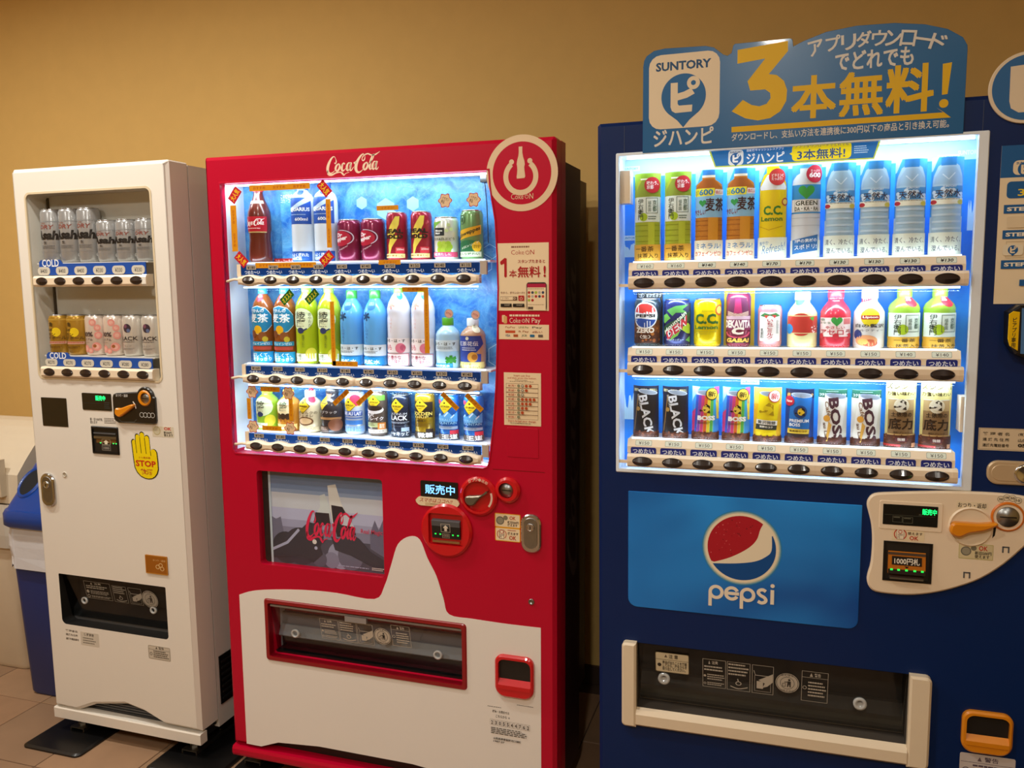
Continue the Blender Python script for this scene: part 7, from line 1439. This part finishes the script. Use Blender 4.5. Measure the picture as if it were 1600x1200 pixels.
def c_black(p):
    p.rect(0, 0, 1, .16, '#10182c'); p.text('深煎り・炭焼き・雑味なし', .08, .05, .92, .105, '#d0c48c', .03); q = tilt_can(p, '#1a1c22', 8, '#b4bac4'); p.poly([q(0, .1), q(.06, .1), q(.06, 1), q(0, 1)], '#8a6a3c')
    a, b = q(.58, .54); p.text('BLACK', a - .68, b - .085, a + .68, b + .085, '#d8dade', .03, rot=-79); a, b = q(.12, .42); p.disc(a, b, .07, '#b08a48'); a, b = q(.12, .22); p.text('BOSS', a - .2, b - .02, a + .2, b + .02, '#9a9488', .02, rot=-79); beans(p, .88)
def c_rain(p):
    p.rect(0, 0, 1, 1, '#3a8cd8')
    for P_, c in (([(0, 0), (.35, 0), (0, .3)], '#9cd0f4'), ([(.8, 0), (1, 0), (1, .3), (.9, .3)], '#d04890'), ([(.85, .2), (1, .12), (1, .6), (.9, .6)], '#e8d040'), ([(0, .5), (.2, .4), (.25, .9), (0, .9)], '#c83c78')): p.poly(P_, c)
    q = tilt_can(p, '#e0e4ea', 4)
    for i, c in enumerate(('#2c4cae', '#7a3c98', '#c03c70', '#d8682c', '#e4cc34', '#58ac48', '#38a4cc')):
        p.poly([q(i / 7, .06), q((i + 1) / 7, .06), q(min(1, (i + 1) / 7 + .10 * (i / 6)), 1), q(min(1, i / 7 + .1 * (i / 6)), 1)], c); p.L -= 1
    p.L += 1; a, b = q(.5, .36); pipe_man(p, a, b, .19, '#1c1410', '#e8c848'); a, b = q(.58, .56); p.text('BOSS', a - .28, b - .045, a + .28, b + .045, '#f4f0e8', .06); a, b = q(.5, .68); p.lines(a - .2, b - .02, a + .2, b + .02, 2, '#3a4a1c'); p.disc(.72, .13, .2, '#1c1a14'); p.disc(.72, .13, .175, '#d8b43c'); p.text('新', .60, .08, .84, .18, '#1c1a14', .04); beans(p, .85)
def c_yellow(p):
    p.rect(0, 0, 1, 1, '#e8b424'); p.rect(0, 0, 1, .3, '#ead050'); q = tilt_can(p, '#e6cc18', 6); a, b = q(.45, .34); pipe_man(p, a, b, .26, '#a8880c', '#dcc01a'); p.poly([q(0, .58), q(1, .56), q(1, .66), q(0, .68)], '#eae6dc'); p.poly([q(0, .68), q(1, .66), q(1, .76), q(0, .80)], '#2c3430'); a, b = q(.5, .62); p.text('贅沢微糖', a - .27, b - .03, a + .27, b + .03, '#3a4a4a', .03, rot=-3); a, b = q(.5, .715); p.text('香醇のコク', a - .2, b - .02, a + .2, b + .02, '#e8e4d4', .02, rot=-3); p.disc(.72, .15, .2, '#c8302c'); p.disc(.72, .15, .175, '#f0ece6'); p.text('新', .60, .095, .84, .205, '#c8302c', .04); beans(p, .88)
def c_prem(p):
    p.rect(0, 0, 1, 1, '#16408c'); p.rect(0, 0, 1, .17, '#141c38'); p.text('最高峰のコク', .08, .08, .94, .15, '#e8a850', .03); q = tilt_can(p, '#1c6cb8', 5); a, b = q(.5, .36); p.disc(a, b, .20, '#123c74'); pipe_man(p, a, b, .17, '#141414', '#e8c030'); a, b = q(.5, .60); p.text('PREMIUM\nBOSS', a - .29, b - .065, a + .29, b + .065, '#e8ecf0', .03); p.poly([q(0, .74), q(1, .72), q(1, .82), q(0, .85)], '#d8b83c'); p.poly([q(0, .85), q(1, .82), q(1, 1), q(0, 1)], '#2a2024'); a, b = q(.5, .78); p.text('最高峰のコク', a - .26, b - .018, a + .26, b + .018, '#3a2c10', .03); p.disc(.18, .22, .16, '#b02038'); p.text('New', .08, .195, .28, .245, '#f4e4d8', .02); beans(p, .88, ('#4a2a2c', '#5c3434', '#3c2022'))
def c_lait(p):
    p.rect(0, 0, 1, 1, '#d4d2c6'); p.rect(0, 0, 1, .145, '#1f5a48'); p.text('コク深く、まろやか', .06, .07, .94, .125, '#eef4ec', .03); p.lines(.3, .03, .7, .05, 1, '#b8d0c4'); q = tilt_can(p, '#e4e2da', 8, '#9aa4c0'); a, b = q(.66, .52); p.text('BOSS', a - .72, b - .085, a + .72, b + .085, '#4a2c38', .04, rot=-82); a, b = q(.22, .30); p.text('Café', a - .24, b - .035, a + .24, b + .035, '#8a6a50', .02, rot=-78); a, b = q(.30, .78); p.text('au Lait', a - .28, b - .03, a + .28, b + .03, '#6a4c3c', .02, rot=-80); a, b = q(.24, .50); p.disc(a, b, .10, '#d89a3c'); p.poly([q(.34, .55), q(.5, .62), q(.44, .98), q(.36, .99)], '#d8a850'); beans(p, .86, ('#4a2420', '#5c302a', '#381a18'))
def c_kaku(p):
    p.rect(0, 0, 1, .26, '#d8cc84'); p.text('ズシン', .06, .02, .66, .10, '#241c10', .05); p.text('とくる', .68, .06, .96, .105, '#3a3018', .02); p.text('力強い味わい', .06, .14, .92, .20, '#241c10', .04); p.rect(.12, .25, .88, 1, '#8a6c48'); p.rect(.12, .25, .88, .262, '#c8c4b8'); p.rect(.12, .265, .88, .42, '#b09468'); p.disc(.5, .35, .21, '#d0c4a8'); pipe_man(p, .48, .345, .2, '#241a14', '#d8d0bc'); p.text('土俵際の', .22, .45, .80, .52, '#241a14', .04); p.text('底力', .16, .545, .84, .71, '#2c1c14', .05); p.text('微糖ブレンド', .3, .74, .74, .775, '#4a3420', .02); beans(p, .80); p.rect(.12, .78, .88, .80, '#b8945c'); p.rect(.36, .83, .68, .90, '#5a2c34', .04); p.text('微糖', .42, .84, .62, .885, '#efe4d8', .03); p.rect(.0, .94, .5, .97, '#b03030'); p.rect(.82, .92, .97, .985, '#d8a078')
zs, xs = N_ROWS[2]
for i in range(10):
    key, bg, art, lb, u, v = (('black', '#1c2438', c_black, 'black coffee can dummy with sideways lettering', 1006, 603), ('rain', '#3a8cd8', c_rain, 'rainbow striped coffee can dummy', 1103, 604.5), ('yellow', '#e8b424', c_yellow, 'yellow coffee can dummy with a red round flash', 1199, 606), ('prem', '#16408c', c_prem, 'blue coffee can dummy with a round emblem', 1250, 608), ('lait', '#d4d2c6', c_lait, 'cream cafe au lait can dummy with sideways lettering', 1330, 609.5), ('kaku', '#d8cc84', c_kaku, 'brown coffee can dummy on a pale yellow card', 1437, 598))[(0, 0, 1, 1, 2, 3, 4, 4, 5, 5)[i]]
    pre = {0: 'left ', 1: 'right ', 2: 'left ', 3: 'right ', 6: 'left ', 7: 'right ', 8: 'left ', 9: 'right '}.get(i, '')
    place(N, 'can_dummy', card_parts(key, zh(N, u, v, zs), bg, art), xs[i], yN, zs, pre + lb + ', bottom row', 'can dummy', GN)

# ------------------------------------------------------------------ waste bins at the left
def blue_bin():
    B = mat('blue_bin_plastic', '#0a2f7c', .35, vary=.05, scale=6); BL = mat('blue_lid_plastic', '#0e3f94', .3, coat=.15)
    t = empty('recycling_bin', 'blue recycling bin with a sloping lid and round holes', 'bin', mw=Matrix.Translation((-.902, .36, 0)))
    def ring(w, d, r, n=5, oy=0): return [(x, y + oy) for x, y in rrect(-w / 2, -d / 2, w / 2, d / 2, r, n)]
    def loft(rings, m, cap=True, smooth=True):
        b = MB(); n = len(rings[0][0]); V = [(x, y, z) for P, z in rings for x, y in P]
        F = [(j * n + i, j * n + (i + 1) % n, (j + 1) * n + (i + 1) % n, (j + 1) * n + i) for j in range(len(rings) - 1) for i in range(n)]
        b.add(V, F, m, smooth); b.add(V[:n], [tuple(reversed(range(n)))], m); b.add(V[-n:], [tuple(range(n))], m); return b
    loft([(ring(.245, .33, .03), .0005), (ring(.255, .345, .03), .012), (ring(.27, .41, .035), .62)], B).build('body', t)
    rnd = random.Random(7); rings = []
    for z, w_ in ((.65, .272), (.61, .282), (.57, .284), (.53, .278), (.495, .280)):
        P = ring(w_, w_ + .145, .05, 9); rings.append(([(x * (1 + rnd.uniform(-.012, .012)), y * (1 + rnd.uniform(-.012, .012))) for x, y in P], z))
    b = MB(); n = len(rings[0][0]); V = [(x, y, z + (rnd.uniform(-.012, .012) if z < .5 else 0)) for P, z in rings for x, y in P]
    b.add(V, [(j * n + i, j * n + (i + 1) % n, (j + 1) * n + (i + 1) % n, (j + 1) * n + i) for j in range(4) for i in range(n)], mat('bag_white_film', '#d4d6dc', .35, coat=.3, bump=.5, scale=25)); b.build('bin_bag', t, 'crumpled translucent bag over the rim')
    loft([(ring(.275, .44, .05), .64), (ring(.288, .465, .055), .65), (ring(.288, .465, .055), .69), (ring(.275, .45, .05), .702)], BL).build('lid_rim', t)
    # lid: steep sloping front, holes side by side
    lid = loft([(ring(.268, .43, .04), .702), (ring(.266, .41, .04, 5, .005), .72), (ring(.255, .14, .035, 5, .13), .985), (ring(.22, .10, .03, 5, .135), 1.0)], BL).build('lid', t)
    d0 = Vector((0, -.20, .72)); d1 = Vector((0, .06, .985)); v = (d1 - d0).normalized(); u = Vector((1, 0, 0)); nrm = Vector((0, -v.z, v.y))
    if nrm.y > 0: nrm = -nrm
    for hx in (-.074, .074):
        c = d0.lerp(d1, .24) + u * hx; A = [2 * PI * i / 28 for i in range(28)]
        V = [c + nrm * .003 + u * .036 * math.cos(a) + v * .052 * math.sin(a) for a in A]; MB().add(V, [tuple(range(28))], mat('hole_dark', '#04060c', .8)).build('opening', lid)
        V2 = [c + nrm * .010 + u * .040 * math.cos(a) + v * .057 * math.sin(a) for a in A]; V1 = [c + nrm * .001 + u * .046 * math.cos(a) + v * .064 * math.sin(a) for a in A]
        MB().add(V1 + V2 + V, [(j * 28 + i, j * 28 + (i + 1) % 28, (j + 1) * 28 + (i + 1) % 28, (j + 1) * 28 + i) for j in (0, 1) for i in range(28)], BL, True).build('opening_rim', lid)
    # cream bin behind
    CB = mat('cream_bin_plastic', '#d8cbb4', .4, vary=.03)
    t2 = empty('waste_bin', 'cream waste bin with a domed hood left of the blue bin', 'bin', mw=Matrix.Translation((-1.39, .54, 0)))
    loft([(ring(.42, .42, .05), .0005), (ring(.44, .44, .05), .02), (ring(.50, .48, .06), .66)], CB).build('body', t2)
    b = MB(); n = 12; prof = [(-.24, .67)] + [(-.235 + .47 * i / n, .72 + .235 * math.sin(PI * (i + 1.2) / (n + 2.4))) for i in range(n + 1)] + [(.24, .67)]
    b.xslab(prof, -.255, .255, CB); b.build('hood', t2); MB().box(-.2, -.262, .70, .2, -.236, .84, mat('cream_flap', '#cbbda4', .4)).build('swing_flap', t2)
    rings = [([(x * (1 + rnd.uniform(-.01, .01)), y * (1 + rnd.uniform(-.01, .01))) for x, y in ring(w_, w_ - .015, .07, 7)], z) for z, w_ in ((.668, .51), (.62, .525), (.55, .53), (.50, .52))]
    n = len(rings[0][0]); MB().add([(x, y, z) for P, z in rings for x, y in P], [(j * n + i, j * n + (i + 1) % n, (j + 1) * n + (i + 1) % n, (j + 1) * n + i) for j in range(3) for i in range(n)], mat('bag_clear_film', '#c2bcb0', .35, coat=.3, bump=.4, scale=25)).build('bin_bag', t2)
blue_bin()
# power cable on the wall between the red and the navy machine
b = MB().tube(spline([(.98, WB - .006, 1.2), (.985, WB - .008, .8), (1.0, WB - .01, .55), (1.06, WB - .012, .42), (1.12, WB - .012, .36)], 5), .004, M_BLACK); tag(b.build('power_cable'), 'black power cable hanging on the wall between the machines', 'cable')
